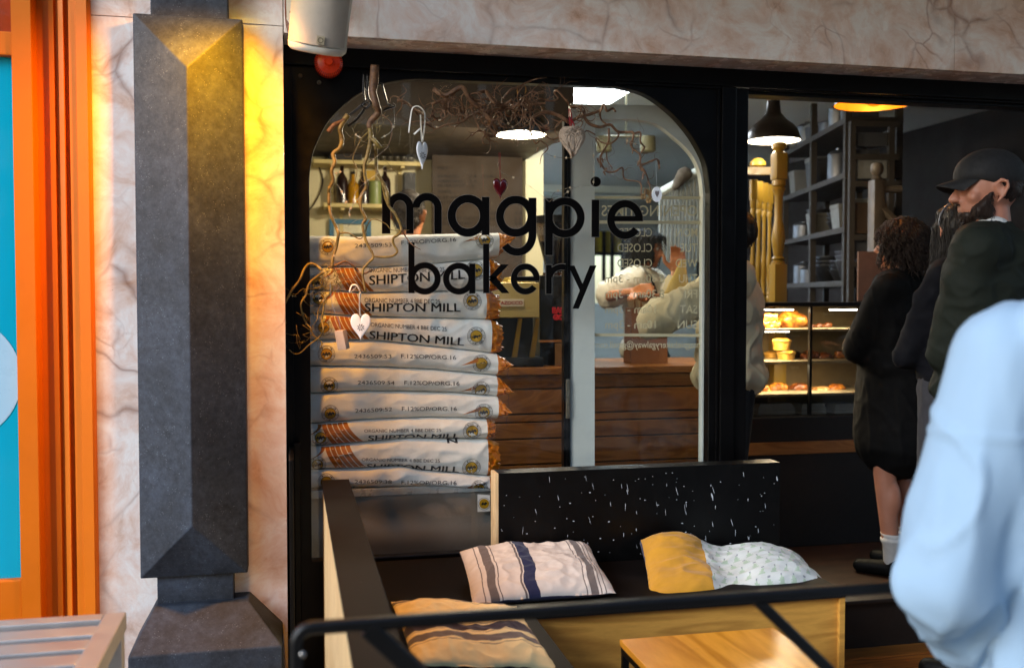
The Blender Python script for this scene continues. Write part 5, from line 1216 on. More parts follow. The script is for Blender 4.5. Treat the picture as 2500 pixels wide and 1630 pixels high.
tin_heart('narrow white tin heart turned sideways on a long white ribbon', 1030.5, 346, 414, 14.5, radians(28), [a2((1475, 960), (1465, 820), (1462, 700)), a2((1480, 960), (1500, 800), (1500, 680), (1440, 620), (1385, 640), (1365, 740), (1350, 870)), a2((1400, 885), (1460, 830))])
tin_heart('broad white tin heart with a flower cut-out in front of the sacks', 880.5, 766, 832, 25, 0, [a5((550, 1110), (545, 1000), (552, 905)), a5((552, 900), (520, 850), (480, 850), (460, 900), (475, 905), (520, 860))])
c_ = S(1221, 461, Yh); t = thing('heart_ornament', 'dark red glass heart hanging on a red ribbon', 'ornament', c_); m = MB(); hgt = abs(S(1221, 437, Yh).z-S(1221, 488, Yh).z)/2
heart_mesh(m, c_, sizeat(1203, 1239, 450, Yh)/2, hgt, .006, .1); m.build('glass_heart', plain('dark_red_glass', '4c0208', .08, 0, .05, 5, 0, Coat_Weight=.6), t, smooth=True)
m = MB(); ribbon(m, [z3(235, 955), z3(228, 850), z3(225, 735)], .0013, Yh); ribbon(m, [z3(240, 950), z3(238, 850), z3(235, 735)], .0013, Yh-.004); m.build('ribbon', M_redr, t)
# wicker heart
c_ = S(1396, 349, Yh); t = thing('wicker_heart', 'pale grey wicker heart hanging on a red ribbon', 'ornament', c_)
ww_ = sizeat(1366, 1428, 340, Yh)/2; hgt = abs(S(1396, 312, Yh).z-S(1396, 387, Yh).z)/2; H = heart2d(60); m = MB()
for k in range(3):
    m.tube([c_+Vector((x_*ww_*(1-.05*k), (k-1)*.006, z_*hgt*(1-.04*k))) for x_, z_ in H+H[:1]], .0022, 6)
rg = random.Random(9)
for k in range(120):
    i, j = rg.randrange(60), rg.randrange(60)
    if min(abs(i-j), 60-abs(i-j)) < 10: continue
    a, b = H[i], H[j]; pts = []
    for q in range(7):
        f = q/6; bl_ = sin(pi*f)*.022*rg.choice((1, 1, 1, .8)); pts.append(c_+Vector(((a[0]*(1-f)+b[0]*f)*ww_, -bl_-.002, (a[1]*(1-f)+b[1]*f)*hgt)))
    m.tube(cr(pts, 3), rg.uniform(.0015, .0027), 6)
m.build('woven_twigs', plain('whitewashed_wicker', 'b09e8c', .8, 0, .25, 60, .4, 200), t, smooth=True)
m = MB()
for pts in (((790, 380), (795, 480), (805, 575)), ((810, 470), (830, 510), (835, 530)), ((800, 385), (812, 470), (800, 575)), ((790, 470), (815, 480), (830, 500))): ribbon(m, [z3(*p) for p in pts], .0042, Yh-.01)
m.build('ribbon', M_redr, t, smooth=True)
# oval disc
c_ = S(1604, 474.5, Yh); t = thing('oval_ornament', 'small white speckled oval plaque with a heart on a white ribbon', 'ornament', c_)
rw = sizeat(1592, 1616, 474, Yh)/2; rh = abs(S(1604, 456, Yh).z-S(1604, 493, Yh).z)/2; m = MB()
el = [(c_.x+rw*cos(2*pi*k/32), Yh, c_.z+rh*sin(2*pi*k/32)) for k in range(32)]; m.prism(el, (0, .005, 0)); m.build('plaque', plain('speckled_white_ceramic', 'dfe4ea', .35, 0, .12, 160, .3, 120), t)
m = MB(); hp = [(c_.x+x_*rw*.42, Yh-.0008, c_.z+z_*rh*.48) for x_, z_ in heart2d(30)]; m.add(hp, [tuple(range(30))]); m.build('heart_mark', plain('grey_heart_mark', '6c6468', .5), t)
m = MB(); ribbon(m, [z3(1497, 1010), z3(1492, 900), z3(1492, 805)], .0026, Yh); m.build('ribbon', M_rib, t)
# battery box
c_ = S(835, 829, -.12); t = thing('battery_box', 'small beige plastic battery box of the fairy lights hanging tilted', 'box', c_); m = MB()
m.box(c_-Vector((.017, .011, .032)), c_+Vector((.017, .011, .032)), bev=.0025, rot=Euler((radians(10), radians(-6), radians(-38))).to_matrix()); m.build('casing', plain('beige_plastic', 'b59c88', .5), t, smooth=True, angle=40)
m = MB(); m.tube(cr([c_+Vector((-.004, 0, .034)), S(826, 780, -.115), S(810, 740, -.11), S(806, 690, -.10)]), .0007, 5); m.build('wire', MATS['silver_wire'], t)
# ---------------- shop interior seen through the doorway ----------------
M_ybal = plain('cream_yellow_gloss_paint', '8e7226', .35, 0, .06)
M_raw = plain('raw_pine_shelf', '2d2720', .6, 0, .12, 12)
def turned(c, r, z0, z1, m, n=18):
    H = z1-z0; pr = [(1, 0), (1, .03), (.72, .05), (1, .07), (.65, .10), (.85, .2), (1, .30), (.85, .42), (.62, .52), (.6, .8), (.75, .86), (1, .90), (.7, .92), (1, .94), (1, 1)]
    m.lathe([(r*a, z0+H*b) for a, b in pr], (c.x, c.y, 0), n)
zcN = 5.3; cN = ZC(1900, 600, zcN)
t = thing('stair_balustrade', 'cream yellow turned newel post and balusters behind the pastry display', 'banister', (cN.x, cN.y, ZF))
zN = lambda py: ZC(1900, py, zcN).z
m = MB(); w_ = .036; m.box((cN.x-w_, cN.y-w_, ZF), (cN.x+w_, cN.y+w_, zN(645)), bev=.006); turned(cN, .036, zN(646), zN(441), m, 24); m.box((cN.x-w_*.92, cN.y-w_, zN(440)), (cN.x+w_*.92, cN.y+w_, zN(375)), bev=.008)
m.lathe([(.034, zN(374)), (.02, zN(370)), (.036, zN(362)), (.036, zN(352)), (.001, zN(343))], (cN.x, cN.y, 0), 24); m.build('newel_post', M_ybal, t, smooth=True, angle=35)
for px in (1838, 1852, 1865, 1878):
    q = ZC(px, 600, zcN+.25+(px-1838)*.006); m = MB(); r_ = .017; m.box((q.x-r_, q.y-r_, ZF), (q.x+r_, q.y+r_, zN(735)), bev=.003); turned(q, .017, zN(735), zN(478), m, 14); m.box((q.x-r_, q.y-r_, zN(478)), (q.x+r_, q.y+r_, zN(426)), bev=.003); m.build('baluster', M_ybal, t, smooth=True, angle=35)
a, b = ZC(1790, 418, zcN+.3), ZC(1890, 418, zcN+.1); m = MB(); d_ = (b-a).normalized(); s_ = Vector((-d_.y, d_.x, 0))*.03
m.prism([a+s_-Vector((0, 0, .02)), a-s_-Vector((0, 0, .02)), a-s_+Vector((0, 0, .02)), a+s_+Vector((0, 0, .02))], b-a); m.lathe([(.001, .0), (.03, .0), (.045, .012), (.045, .03), (.025, .05), (.001, .056)], ZC(1850, 410, zcN+.28)+Vector((0, 0, .0)), 20); m.build('handrail', M_ybal, t)
# shelving receding along the right hand wall, loaded with kitchen things
A2_ = Vector((sin(YAW), cos(YAW), 0)); B2_ = Vector((cos(YAW), -sin(YAW), 0))
near = ZC(2059, 726, 6.2); far = ZC(1905, 726, 7.75); near.z = far.z = 0
t = thing('shelving_unit', 'long pale pine shelving unit receding into the shop, crammed with kitchen things', 'shelving', (near.x, near.y, ZF))
hs = [2.43, 2.09, 1.755, 1.42, 1.08, .74]
for z_ in hs:
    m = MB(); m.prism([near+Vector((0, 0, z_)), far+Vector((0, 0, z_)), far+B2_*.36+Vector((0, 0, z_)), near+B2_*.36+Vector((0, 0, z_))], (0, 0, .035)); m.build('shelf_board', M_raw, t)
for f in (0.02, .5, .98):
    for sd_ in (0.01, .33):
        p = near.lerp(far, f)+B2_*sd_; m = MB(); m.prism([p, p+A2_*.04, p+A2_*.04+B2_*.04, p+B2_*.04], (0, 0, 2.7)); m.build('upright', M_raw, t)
rs2 = random.Random(3)
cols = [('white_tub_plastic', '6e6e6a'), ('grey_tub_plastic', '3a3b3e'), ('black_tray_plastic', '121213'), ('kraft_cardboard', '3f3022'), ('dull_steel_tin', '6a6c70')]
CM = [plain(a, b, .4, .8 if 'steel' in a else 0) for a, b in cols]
cn = ['front', 'middle', 'back']
words = {'storage_tub': ['white', 'grey', 'black'], }
def on_shelf(pos, ang, kind, mi_, w_, h_, label):
    t = thing(kind, label, {'storage_tub': 'tub', 'carton': 'box', 'mixing_bowl': 'bowl', 'steel_pot': 'pot'}[kind], pos, 'kitchen things on the shelving')
    R = Matrix.Rotation(ang, 3, 'Z'); m = MB()
    if kind == 'storage_tub':
        vs = [pos+R @ Vector((x_*w_/2*k, y_*w_*.4*k, z_)) for z_, k in ((0.001, .85), (h_*.85, 1)) for x_, y_ in ((-1, -1), (1, -1), (1, 1), (-1, 1))]
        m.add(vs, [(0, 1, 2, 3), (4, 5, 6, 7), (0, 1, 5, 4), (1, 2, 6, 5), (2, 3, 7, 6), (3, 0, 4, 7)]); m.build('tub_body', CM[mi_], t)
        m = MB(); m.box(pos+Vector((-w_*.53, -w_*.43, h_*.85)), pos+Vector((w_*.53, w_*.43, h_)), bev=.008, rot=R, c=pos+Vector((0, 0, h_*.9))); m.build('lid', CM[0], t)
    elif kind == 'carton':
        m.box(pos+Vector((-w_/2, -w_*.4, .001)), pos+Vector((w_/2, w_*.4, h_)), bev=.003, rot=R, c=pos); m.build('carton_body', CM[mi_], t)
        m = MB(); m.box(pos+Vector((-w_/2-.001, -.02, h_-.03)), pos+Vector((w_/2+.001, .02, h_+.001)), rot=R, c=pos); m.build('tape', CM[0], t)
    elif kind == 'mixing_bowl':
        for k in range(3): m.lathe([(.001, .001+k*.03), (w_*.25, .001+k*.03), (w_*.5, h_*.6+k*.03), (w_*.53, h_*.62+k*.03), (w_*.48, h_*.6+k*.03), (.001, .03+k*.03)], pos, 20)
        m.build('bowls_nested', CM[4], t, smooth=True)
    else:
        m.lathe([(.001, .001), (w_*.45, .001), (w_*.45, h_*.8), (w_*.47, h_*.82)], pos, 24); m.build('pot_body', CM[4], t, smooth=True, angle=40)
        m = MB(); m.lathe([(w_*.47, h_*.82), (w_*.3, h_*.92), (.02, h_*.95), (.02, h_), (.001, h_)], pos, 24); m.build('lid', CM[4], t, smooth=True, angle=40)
kd = ['storage_tub', 'carton', 'mixing_bowl', 'steel_pot']; kw = {'storage_tub': 'lidded tub', 'carton': 'carton', 'mixing_bowl': 'nested mixing bowls', 'steel_pot': 'lidded steel pot'}
lev = {2.43: 'top shelf', 2.09: 'second shelf', 1.755: 'third shelf', 1.42: 'fourth shelf'}
ordn = ['nearest the front', 'second from the front', 'third from the front', 'fourth from the front', 'fifth from the front', 'at the far end']
for z_ in hs[:4]:
    for k in range(6):
        f = .07+k*.168; p = near.lerp(far, f)+B2_*(.14+rs2.uniform(-.03, .05))+Vector((0, 0, z_+.036)); ki = rs2.randrange(4); mi_ = rs2.choice([0, 0, 1, 2, 3, 1]); cn_ = cols[mi_][0].split('_')[0] if ki < 2 else ''
        on_shelf(p, -YAW+rs2.uniform(-.2, .2), kd[ki], mi_, rs2.uniform(.15, .2), rs2.uniform(.12, .25), (cn_+' '+kw[kd[ki]]+' on the '+lev[z_]+' of the receding shelving, '+ordn[k]).strip())
# rack that faces the door at the end of the shelving
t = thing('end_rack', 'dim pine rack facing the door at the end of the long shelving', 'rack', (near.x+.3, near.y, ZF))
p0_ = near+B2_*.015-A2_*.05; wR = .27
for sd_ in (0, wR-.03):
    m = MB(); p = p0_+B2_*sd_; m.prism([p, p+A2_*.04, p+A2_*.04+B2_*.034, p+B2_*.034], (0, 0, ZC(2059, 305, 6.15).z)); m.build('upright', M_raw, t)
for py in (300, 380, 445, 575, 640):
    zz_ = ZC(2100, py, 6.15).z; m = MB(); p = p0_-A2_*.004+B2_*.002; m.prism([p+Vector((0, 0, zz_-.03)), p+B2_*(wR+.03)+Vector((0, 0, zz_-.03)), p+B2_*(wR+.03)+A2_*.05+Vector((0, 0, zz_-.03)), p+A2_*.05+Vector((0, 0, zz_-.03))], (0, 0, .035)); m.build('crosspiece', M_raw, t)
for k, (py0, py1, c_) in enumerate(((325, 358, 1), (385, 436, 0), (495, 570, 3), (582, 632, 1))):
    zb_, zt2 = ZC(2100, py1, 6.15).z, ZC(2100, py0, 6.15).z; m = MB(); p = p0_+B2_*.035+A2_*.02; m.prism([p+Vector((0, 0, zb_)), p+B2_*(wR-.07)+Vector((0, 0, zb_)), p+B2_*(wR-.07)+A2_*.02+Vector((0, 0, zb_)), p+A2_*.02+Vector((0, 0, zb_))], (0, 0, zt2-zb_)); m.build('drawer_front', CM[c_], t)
# second newel with sloping rail in the dim stairs
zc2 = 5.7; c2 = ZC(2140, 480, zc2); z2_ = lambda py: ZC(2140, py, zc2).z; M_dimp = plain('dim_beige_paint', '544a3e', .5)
t = thing('stair_newel', 'pale newel post with ball top and a handrail sloping down behind the queue', 'banister', (c2.x, c2.y, ZF))
m = MB(); m.box((c2.x-.036, c2.y-.036, ZF), (c2.x+.036, c2.y+.036, z2_(440)), bev=.01); m.lathe([(.036, z2_(439)), (.02, z2_(430)), (.034, z2_(422)), (.038, z2_(410)), (.03, z2_(400)), (.001, z2_(396))], (c2.x, c2.y, 0), 20); m.build('newel_post', M_dimp, t, smooth=True, angle=40)
m = MB(); a = ZC(2145, 505, zc2); b = ZC(2195, 552, zc2); m.tube([a, b], .03, 8); m.tube([ZC(2150, 462, zc2), ZC(2200, 462, zc2)], .022, 8); m.build('handrail', M_dimp, t)
# boarded stair seen through the door glass, cabinet, track light
t = thing('sloping_balustrade', 'sloping grey slatted stair side seen above the opening times', 'banister', ZC(1670, 560, 6.9))
for k in range(14):
    px = 1612+k*9.2; yt = 469-(px-1617)*.589; q0_, q1_ = ZC(px, yt+6, 6.9), ZC(px, 640, 6.9); m = MB(); m.box((q0_.x-.008, q0_.y-.01, q1_.z), (q0_.x+.008, q0_.y+.01, q0_.z), bev=.002); m.build('slat', MATS.get('grey_boards') or plain('grey_boards', '8b8d88', .6), t)
m = MB(); a, b = ZC(1606, 475, 6.9), ZC(1742, 396, 6.9); m.tube([a, b], .03, 8); m.build('handrail', M_white, t)
q = ZC(1672, 425, 6.85); m = MB(); m.ell(q, (.055, .03, .05)); m.capsule(q+Vector((-.03, 0, -.03)), q+Vector((-.07, 0, -.09)), .04, .02); o = fuse('draped_cloth', m, plain('brown_cloth', '4f4438', .9), None, .008, 4, folds(.006)); tag(o, 'brown cloth slung over the sloping stair rail', 'cloth')
a, b = ZC(1475, 333, 6.3), ZC(1582, 333, 6.3); t = thing('spotlight_bar', 'ceiling bar with two olive grey spotlights above the opening times', 'spotlight', (a+b)/2); M_ol = plain('olive_grey_metal', '6f6b52', .5)
m = MB(); m.tube([a, b], .008, 8); m.tube([(a+b)/2, Vector(((a.x+b.x)/2, (a.y+b.y)/2, ZC_))], .006, 8); m.build('bar', M_ol, t)
for q in (a, b): m = MB(); m.lathe([(.001, 0), (.045, 0), (.05, -.09), (.04, -.1), (.001, -.09)], q, 18); m.build('spot_head', M_ol, t, smooth=True, angle=40)
t = thing('wall_cabinet', 'grey cabinet with a white top edge far behind the door glass', 'cabinet', S(1500, 560, 5.9)); q0_, q1_ = S(1316, 545, 5.9), S(1700, 492, 5.9)
m = MB(); m.box((q0_.x, 5.9, q1_.z-.3), (q1_.x+.3, 6.05, q1_.z), bev=.004); m.build('cabinet_body', plain('mid_grey_paint', '6c7172', .6), t)
m = MB(); m.box((q0_.x, 5.88, q1_.z+.06), (q1_.x+.3, 6.05, q1_.z+.13), bev=.004); m.build('top_edge', M_white, t)
# ---------------- pastry display ----------------
Yd = 1.07; dx0, dx1 = S(1815, 800, Yd).x, 3.35; zq = lambda py: S(1950, py, Yd).z
t = thing('pastry_display', 'black framed lit glass pastry display with three shelves at the counter end', 'display case', ((dx0+dx1)/2, Yd, ZF))
m = MB(); m.box((dx0, Yd-.02, zq(748)), (dx1, Yd+.5, zq(738)), bev=.003); m.box((S(1975, 800, Yd).x, Yd-.01, zq(1012)), (S(1981, 800, Yd).x, Yd+.01, zq(748))); m.box((dx0, Yd-.01, zq(1012)), (dx0+.015, Yd+.01, zq(748))); m.box((dx1-.02, Yd-.01, zq(1012)), (dx1, Yd+.01, zq(748))); m.build('black_frame', M_blackm, t)
m = MB(); m.box((dx0, Yd-.02, ZF), (dx1, Yd+.5, zq(1016)), bev=.004); m.build('base_cupboard', plain('very_dark_wood', '120c08', .5), t)
m = MB(); m.box((dx0, Yd-.035, zq(1105)), (dx1, Yd-.021, zq(1075)), bev=.003); m.build('base_band', M_pine, t)
for py in (803, 882, 961):
    m = MB(); m.box((dx0+.016, Yd+.012, zq(py)-.012), (dx1-.021, Yd+.42, zq(py)), bev=.002); m.build('shelf', plain('pale_shelf', '8a7c62', .4, .2) if 'pale_shelf' not in MATS else MATS['pale_shelf'], t)
m = MB(); m.box((dx0+.016, Yd+.44, zq(1012)), (dx1-.021, Yd+.45, zq(749))); m.build('back_panel', plain('beige_back_panel', '7f6c4c', .6), t)
m = MB(); fb2 = lambda a_, b_: S(a_, b_, Yd+.434)
for s_, x0_, x1_, y0_, y1_ in (('Pistachio', 1860, 1890, 757, 764), ('Pain Suisse', 1915, 1950, 757, 764), ('Pear tart', 2010, 2035, 762, 769), ('Seasonal', 1930, 1952, 815, 821), ('Fruit', 2015, 2032, 830, 838), ('Ham & cheese', 1832, 1855, 902, 912), ('Sour dough', 1873, 1896, 893, 900), ('Fig & nut', 1932, 1950, 893, 900)): text_px(m, s_, x0_, x1_, y0_, y1_, fb2)
m.build('chalk_names', plain('chalk_writing', 'a89c84', .8), t)
m = MB()
M_ledb = M_led
for x0_, x1_, py in ((1851, 1935, 756), (2027, 2090, 756), (1829, 1925, 809)):
    n = int((x1_-x0_)/6.5)
    for k in range(n+1): q = S(x0_+(x1_-x0_)*k/n, py, Yd+.05); m.box(q-Vector((.0035, .003, .003)), q+Vector((.0035, .003, .003)))
m.build('led_strip', M_led, t)
def area(parent, a, b, y0, y1, z_, W_):
    l = bpy.data.lights.new('led_light', 'AREA'); l.shape = 'RECTANGLE'; l.size = abs(b-a); l.size_y = y1-y0; l.energy = W_; l.color = (1, .80, .52)
    o = bpy.data.objects.new('led_light', l); SC.collection.objects.link(o); o.parent = parent; o.location = Vector(((a+b)/2, (y0+y1)/2, z_))-Vector(parent.location)
area(t, S(1851, 756, Yd).x, S(1950, 756, Yd).x, Yd+.04, Yd+.1, zq(751), 3.6); area(t, S(2000, 756, Yd).x, S(2110, 756, Yd).x, Yd+.04, Yd+.1, zq(751), 1.4); area(t, S(1829, 809, Yd).x, S(1935, 809, Yd).x, Yd+.04, Yd+.1, zq(803)-.014, 2.4); area(t, S(1829, 885, Yd).x, S(2080, 885, Yd).x, Yd+.04, Yd+.1, zq(883)-.013, 2.4)
m = MB(); m.box((dx0+.016, Yd-.006, zq(1011)), (dx1-.021, Yd-.002, zq(749))); m.build('front_glass', M_glass, t)
def bread(name, c1='8a4a12', c2='d9962f', dark='4a230a'):
    m = NT(name); v = m.coord('Object'); m.col(m.ramp(m.noise(v, 22, 6, .65, .5), [(.28, dark), (.45, c1), (.68, c2)])).set(.38, 0); m.bump(m.noise(v, 90, 4, .6), .4, .003); return m.m
M_br = bread('golden_crust'); M_br2 = bread('pale_crust', 'b3812f', 'e3bd62', '7a4a16'); M_br3 = bread('dark_crust', '5a2c10', '8f5520', '2c1206'); M_sug = bread('sugared_crust', '9a6a34', 'e6d2a6', '5a3212')
def croissant(px, py, wpx, label, mat, Y=Yd+.2, rz=0, nm='croissant', cat='pastry'):
    q = S(px, py, Y); L_ = wpx/2429*(ZCd(q)); m = MB(); n = 46; pth = []; rr_ = []
    for k in range(n+1):
        f = k/n*2-1; a_ = f*1.15; x_ = sin(a_)*L_*.52; y_ = (1-cos(a_))*L_*.55
        R = Matrix.Rotation(rz, 3, 'Z'); pth.append(q+R @ Vector((x_, -y_, 0))); rr_.append(max(.003, L_*.21*(1-abs(f)**2.2)**.8*(1+.13*abs(sin(f*9.5)))))
    zb_ = min(p.z for p in pth); pth = [Vector((p.x, p.y, q.z+r*.85)) for p, r in zip(pth, rr_)]; m.tube(pth, rr_, 18)
    o = m.build(nm, mat, None, smooth=True)
    for v in o.data.vertices: v.co += v.normal*.004*noise.noise(v.co*30)
    return tag(o, label, cat, 'pastries in the display')
def ZCd(q): return (q-CAM).dot(FW)
def pie(px, py, wpx, label, Y=Yd+.16):
    q = S(px, py, Y); r = wpx/2429*ZCd(q)/2; t = thing('pie', label, 'pie', q, 'pastries in the display'); m = MB(); m.lathe([(.001, .001), (r*.8, .001), (r*.95, r*.85), (r*.9, r*.86)], q, 26); m.build('crust_case', M_br2, t, smooth=True, angle=50)
    m = MB(); m.lathe([(r*.92, r*.84), (r*1.03, r*.9), (r*1.04, r*1.0), (r*.85, r*1.1), (r*.4, r*1.22), (.001, r*1.24)], q, 26); o = m.build('lid_crust', M_br2, t, smooth=True)
    for v in o.data.vertices: v.co.z += .006*noise.noise(v.co*45); 
def loaf(px, py, rx, ry, label, mat, nm, Y=Yd+.2, swirl=True, cat='pastry'):
    q = S(px, py, Y); s_ = ZCd(q)/2429; m = MB(); m.ell(q+Vector((0, 0, ry*s_)), (rx*s_, rx*s_*.8, ry*s_), None, 40, 24); o = m.build(nm, mat, None, smooth=True)
    for v in o.data.vertices:
        a_ = atan2(v.co.y, v.co.x); rr_ = hypot(v.co.x, v.co.y)/(rx*s_); k = sin(rr_*9+a_*1.0) if swirl else noise.noise(v.co*50)*1.6; v.co += v.normal*(.0045*k+.004*noise.noise(v.co*30)); v.co.z = max(v.co.z, 0.0)
    return tag(o, label, cat, 'pastries in the display')
yl1, yl2, yl3 = 803, 882, 961
m = MB()
for k, (cx_, yb_, w_) in enumerate(((1876, 803, 46), (1872, 785, 42))):
    q = S(cx_, yb_, Yd+.15); s_ = ZCd(q)/2429; m = MB(); m.box(q+Vector((-w_*.5*s_, -w_*.4*s_, .001)), q+Vector((w_*.5*s_, w_*.4*s_, 17*s_)), bev=.006)
    m2_ = fuse('slice', m, M_br, None, .004, 2, folds(.004, 30, 60, k, .003)); tag(m2_, ['lower caramelised bun slice at the left end of the top display shelf', 'upper caramelised bun slice stacked on another on the top display shelf'][k], 'pastry', 'pastries in the display'); m2_.name = 'bun_slice'
loaf(1932, 803, 37, 22, 'big round golden swirl loaf glowing on the top display shelf', M_br, 'swirl_loaf')
for k, px in enumerate((1984, 2001, 2021)): loaf(px, 803, 12, 6+k, ['small crumbly bun by the black upright on the top display shelf', 'middle crumbly bun on the top display shelf', 'rightmost crumbly bun on the top display shelf'][k], M_br3, 'crumbly_bun', swirl=False)
pie(1919, 882, 46, 'front pale crusted pie carrying another on the middle display shelf'); pie(1885, 882, 40, 'pie half hidden behind the stacked pair on the middle display shelf', Yd+.3)
q = S(1919, 882, Yd+.16); rpie = 46/2429*ZCd(q)/2
zlift = rpie*1.2
t_ = [o for o in bpy.data.objects if o.name.startswith('pie')]
pie(1908, 882-zlift/ZCd(q)*2429, 48, 'top pale crusted pie of the stacked pair on the middle display shelf')
croissant(1975, 882, 66, 'dark chocolate topped croissant on the middle display shelf', M_br3, rz=.3)
loaf(1945, 882, 14, 12, 'dark twist between the pies and the chocolate croissant', M_br3, 'twist_bun', Y=Yd+.28)
croissant(1853, 961, 58, 'croissant at the left end of the bottom display shelf', M_br, rz=-.4); croissant(1897, 961, 66, 'large golden croissant in the middle of the bottom display shelf', M_br, Y=Yd+.24, rz=.2)
loaf(1951, 961, 26, 13, 'smooth brown bun right of the large croissant', M_br3, 'glazed_bun', swirl=False)
for k, (px, rx) in enumerate(((2005, 26), (2042, 24))): loaf(px, 961, rx, 9+k*3, ['flat cheesy pastry left of its neighbour at the right end of the bottom shelf', 'folded golden pastry at the right end of the bottom display shelf'][k], M_sug if k == 0 else M_br, 'flat_pastry', swirl=False)
loaf(2012, 882, 22, 11, 'seeded roll right of the black upright on the middle display shelf', M_br3, 'seeded_roll', swirl=False); loaf(2050, 882, 18, 13, 'golden bun at the right end of the middle display shelf', M_br, 'golden_bun')
loaf(1843, 882, 12, 22, 'tall dark bun cut off by the door post on the middle display shelf', M_br3, 'tall_bun', swirl=False); croissant(1926, 961, 46, 'croissant squeezed behind the large golden one on the bottom shelf', M_br, Y=Yd+.34, rz=.6)
loaf(1955, 803, 20, 13, 'small golden roll behind the big swirl loaf on the top display shelf', M_br, 'golden_roll', Y=Yd+.34, swirl=False)
for k, px in enumerate((1885, 1975, 2050)):
    q = S(px, 1010, Yd+.12); s_ = ZCd(q)/2429; w_ = [50, 34, 28][k]*s_; h_ = 27*s_; t = thing('egg_carton', ['wide white egg carton at the left under the display shelves', 'middle white egg carton under the display shelves', 'right hand white egg carton under the display shelves'][k], 'carton', q, 'egg cartons under the display')
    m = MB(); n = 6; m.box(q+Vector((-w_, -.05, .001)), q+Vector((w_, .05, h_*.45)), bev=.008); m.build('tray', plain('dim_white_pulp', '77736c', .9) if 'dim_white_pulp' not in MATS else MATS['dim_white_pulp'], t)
    m = MB(); m.add([q+Vector((x_*w_*k2, y_*.05*k2, z_*h_)) for z_, k2 in ((.47, 1.0), (1.0, .82)) for x_, y_ in ((-1, -1), (1, -1), (1, 1), (-1, 1))], [(0, 1, 2, 3), (4, 5, 6, 7), (0, 1, 5, 4), (1, 2, 6, 5), (2, 3, 7, 6), (3, 0, 4, 7)]); m.build('lid', MATS['dim_white_pulp'], t)
# board leaning behind the queue
q0_, q1_ = ZC(2095, 735, 5.0), ZC(2190, 614, 5.0); m = MB(); m.prism([Vector((q0_.x, q0_.y, q0_.z)), Vector((q1_.x, q1_.y, q0_.z)), Vector((q1_.x, q1_.y, q1_.z)), Vector((q0_.x, q0_.y, q1_.z))], A2_*.02); tag(m.build('pinkish_panel', plain('dull_pink_board', '6a5044', .7)), 'dull pink board standing behind the curly haired customer', 'board')
# kraft paper bag on the counter
q = S(1575, 890, YC+.2); zq2 = lambda py: S(1575, py, YC+.2).z; t = thing('paper_bag', 'tall brown kraft paper bag standing on the counter before the server', 'bag', (q.x, q.y, zct+.001))
x0_, x1_ = S(1532, 800, YC+.2).x, S(1620, 800, YC+.2).x; m = MB(); hz = zq2(752)-zct; N_ = 12; rows = []
for k in range(N_+1):
    f = k/N_; w2 = (x1_-x0_)/2; cx_ = (x0_+x1_)/2; rows.append([Vector((cx_+a_*w2*(1-.04*f), YC+.2+b_*.06*(1-.25*f)+(.012*sin(f*5) if b_ == 0 else 0), zct+.001+hz*f+.003*noise.noise(Vector((a_, b_, f*6))))) for a_, b_ in ((-1, -1), (-.5, -1.02), (0, -1), (.5, -1.03), (1, -1), (.86, 0), (1, 1), (0, 1), (-1, 1), (-.86, 0))])
n = 10; m.add([p for r in rows for p in r], [(i*n+k, i*n+(k+1) % n, (i+1)*n+(k+1) % n, (i+1)*n+k) for i in range(N_) for k in range(n)]+[tuple(range(n))]); m.build('bag_body', plain('brown_kraft_paper', '7d4e26', .75, 0, .1, 10, .6, 30), t)
m = MB(); 
for s_ in (-1, 1): m.tube(cr([Vector((cx_-.04, YC+.2+s_*.045, zct+hz)), Vector((cx_-.035, YC+.2+s_*.045, zct+hz+.05)), Vector((cx_+.035, YC+.2+s_*.045, zct+hz+.05)), Vector((cx_+.04, YC+.2+s_*.045, zct+hz))]), .003, 6)
m.build('twisted_handle', MATS['brown_kraft_paper'], t)
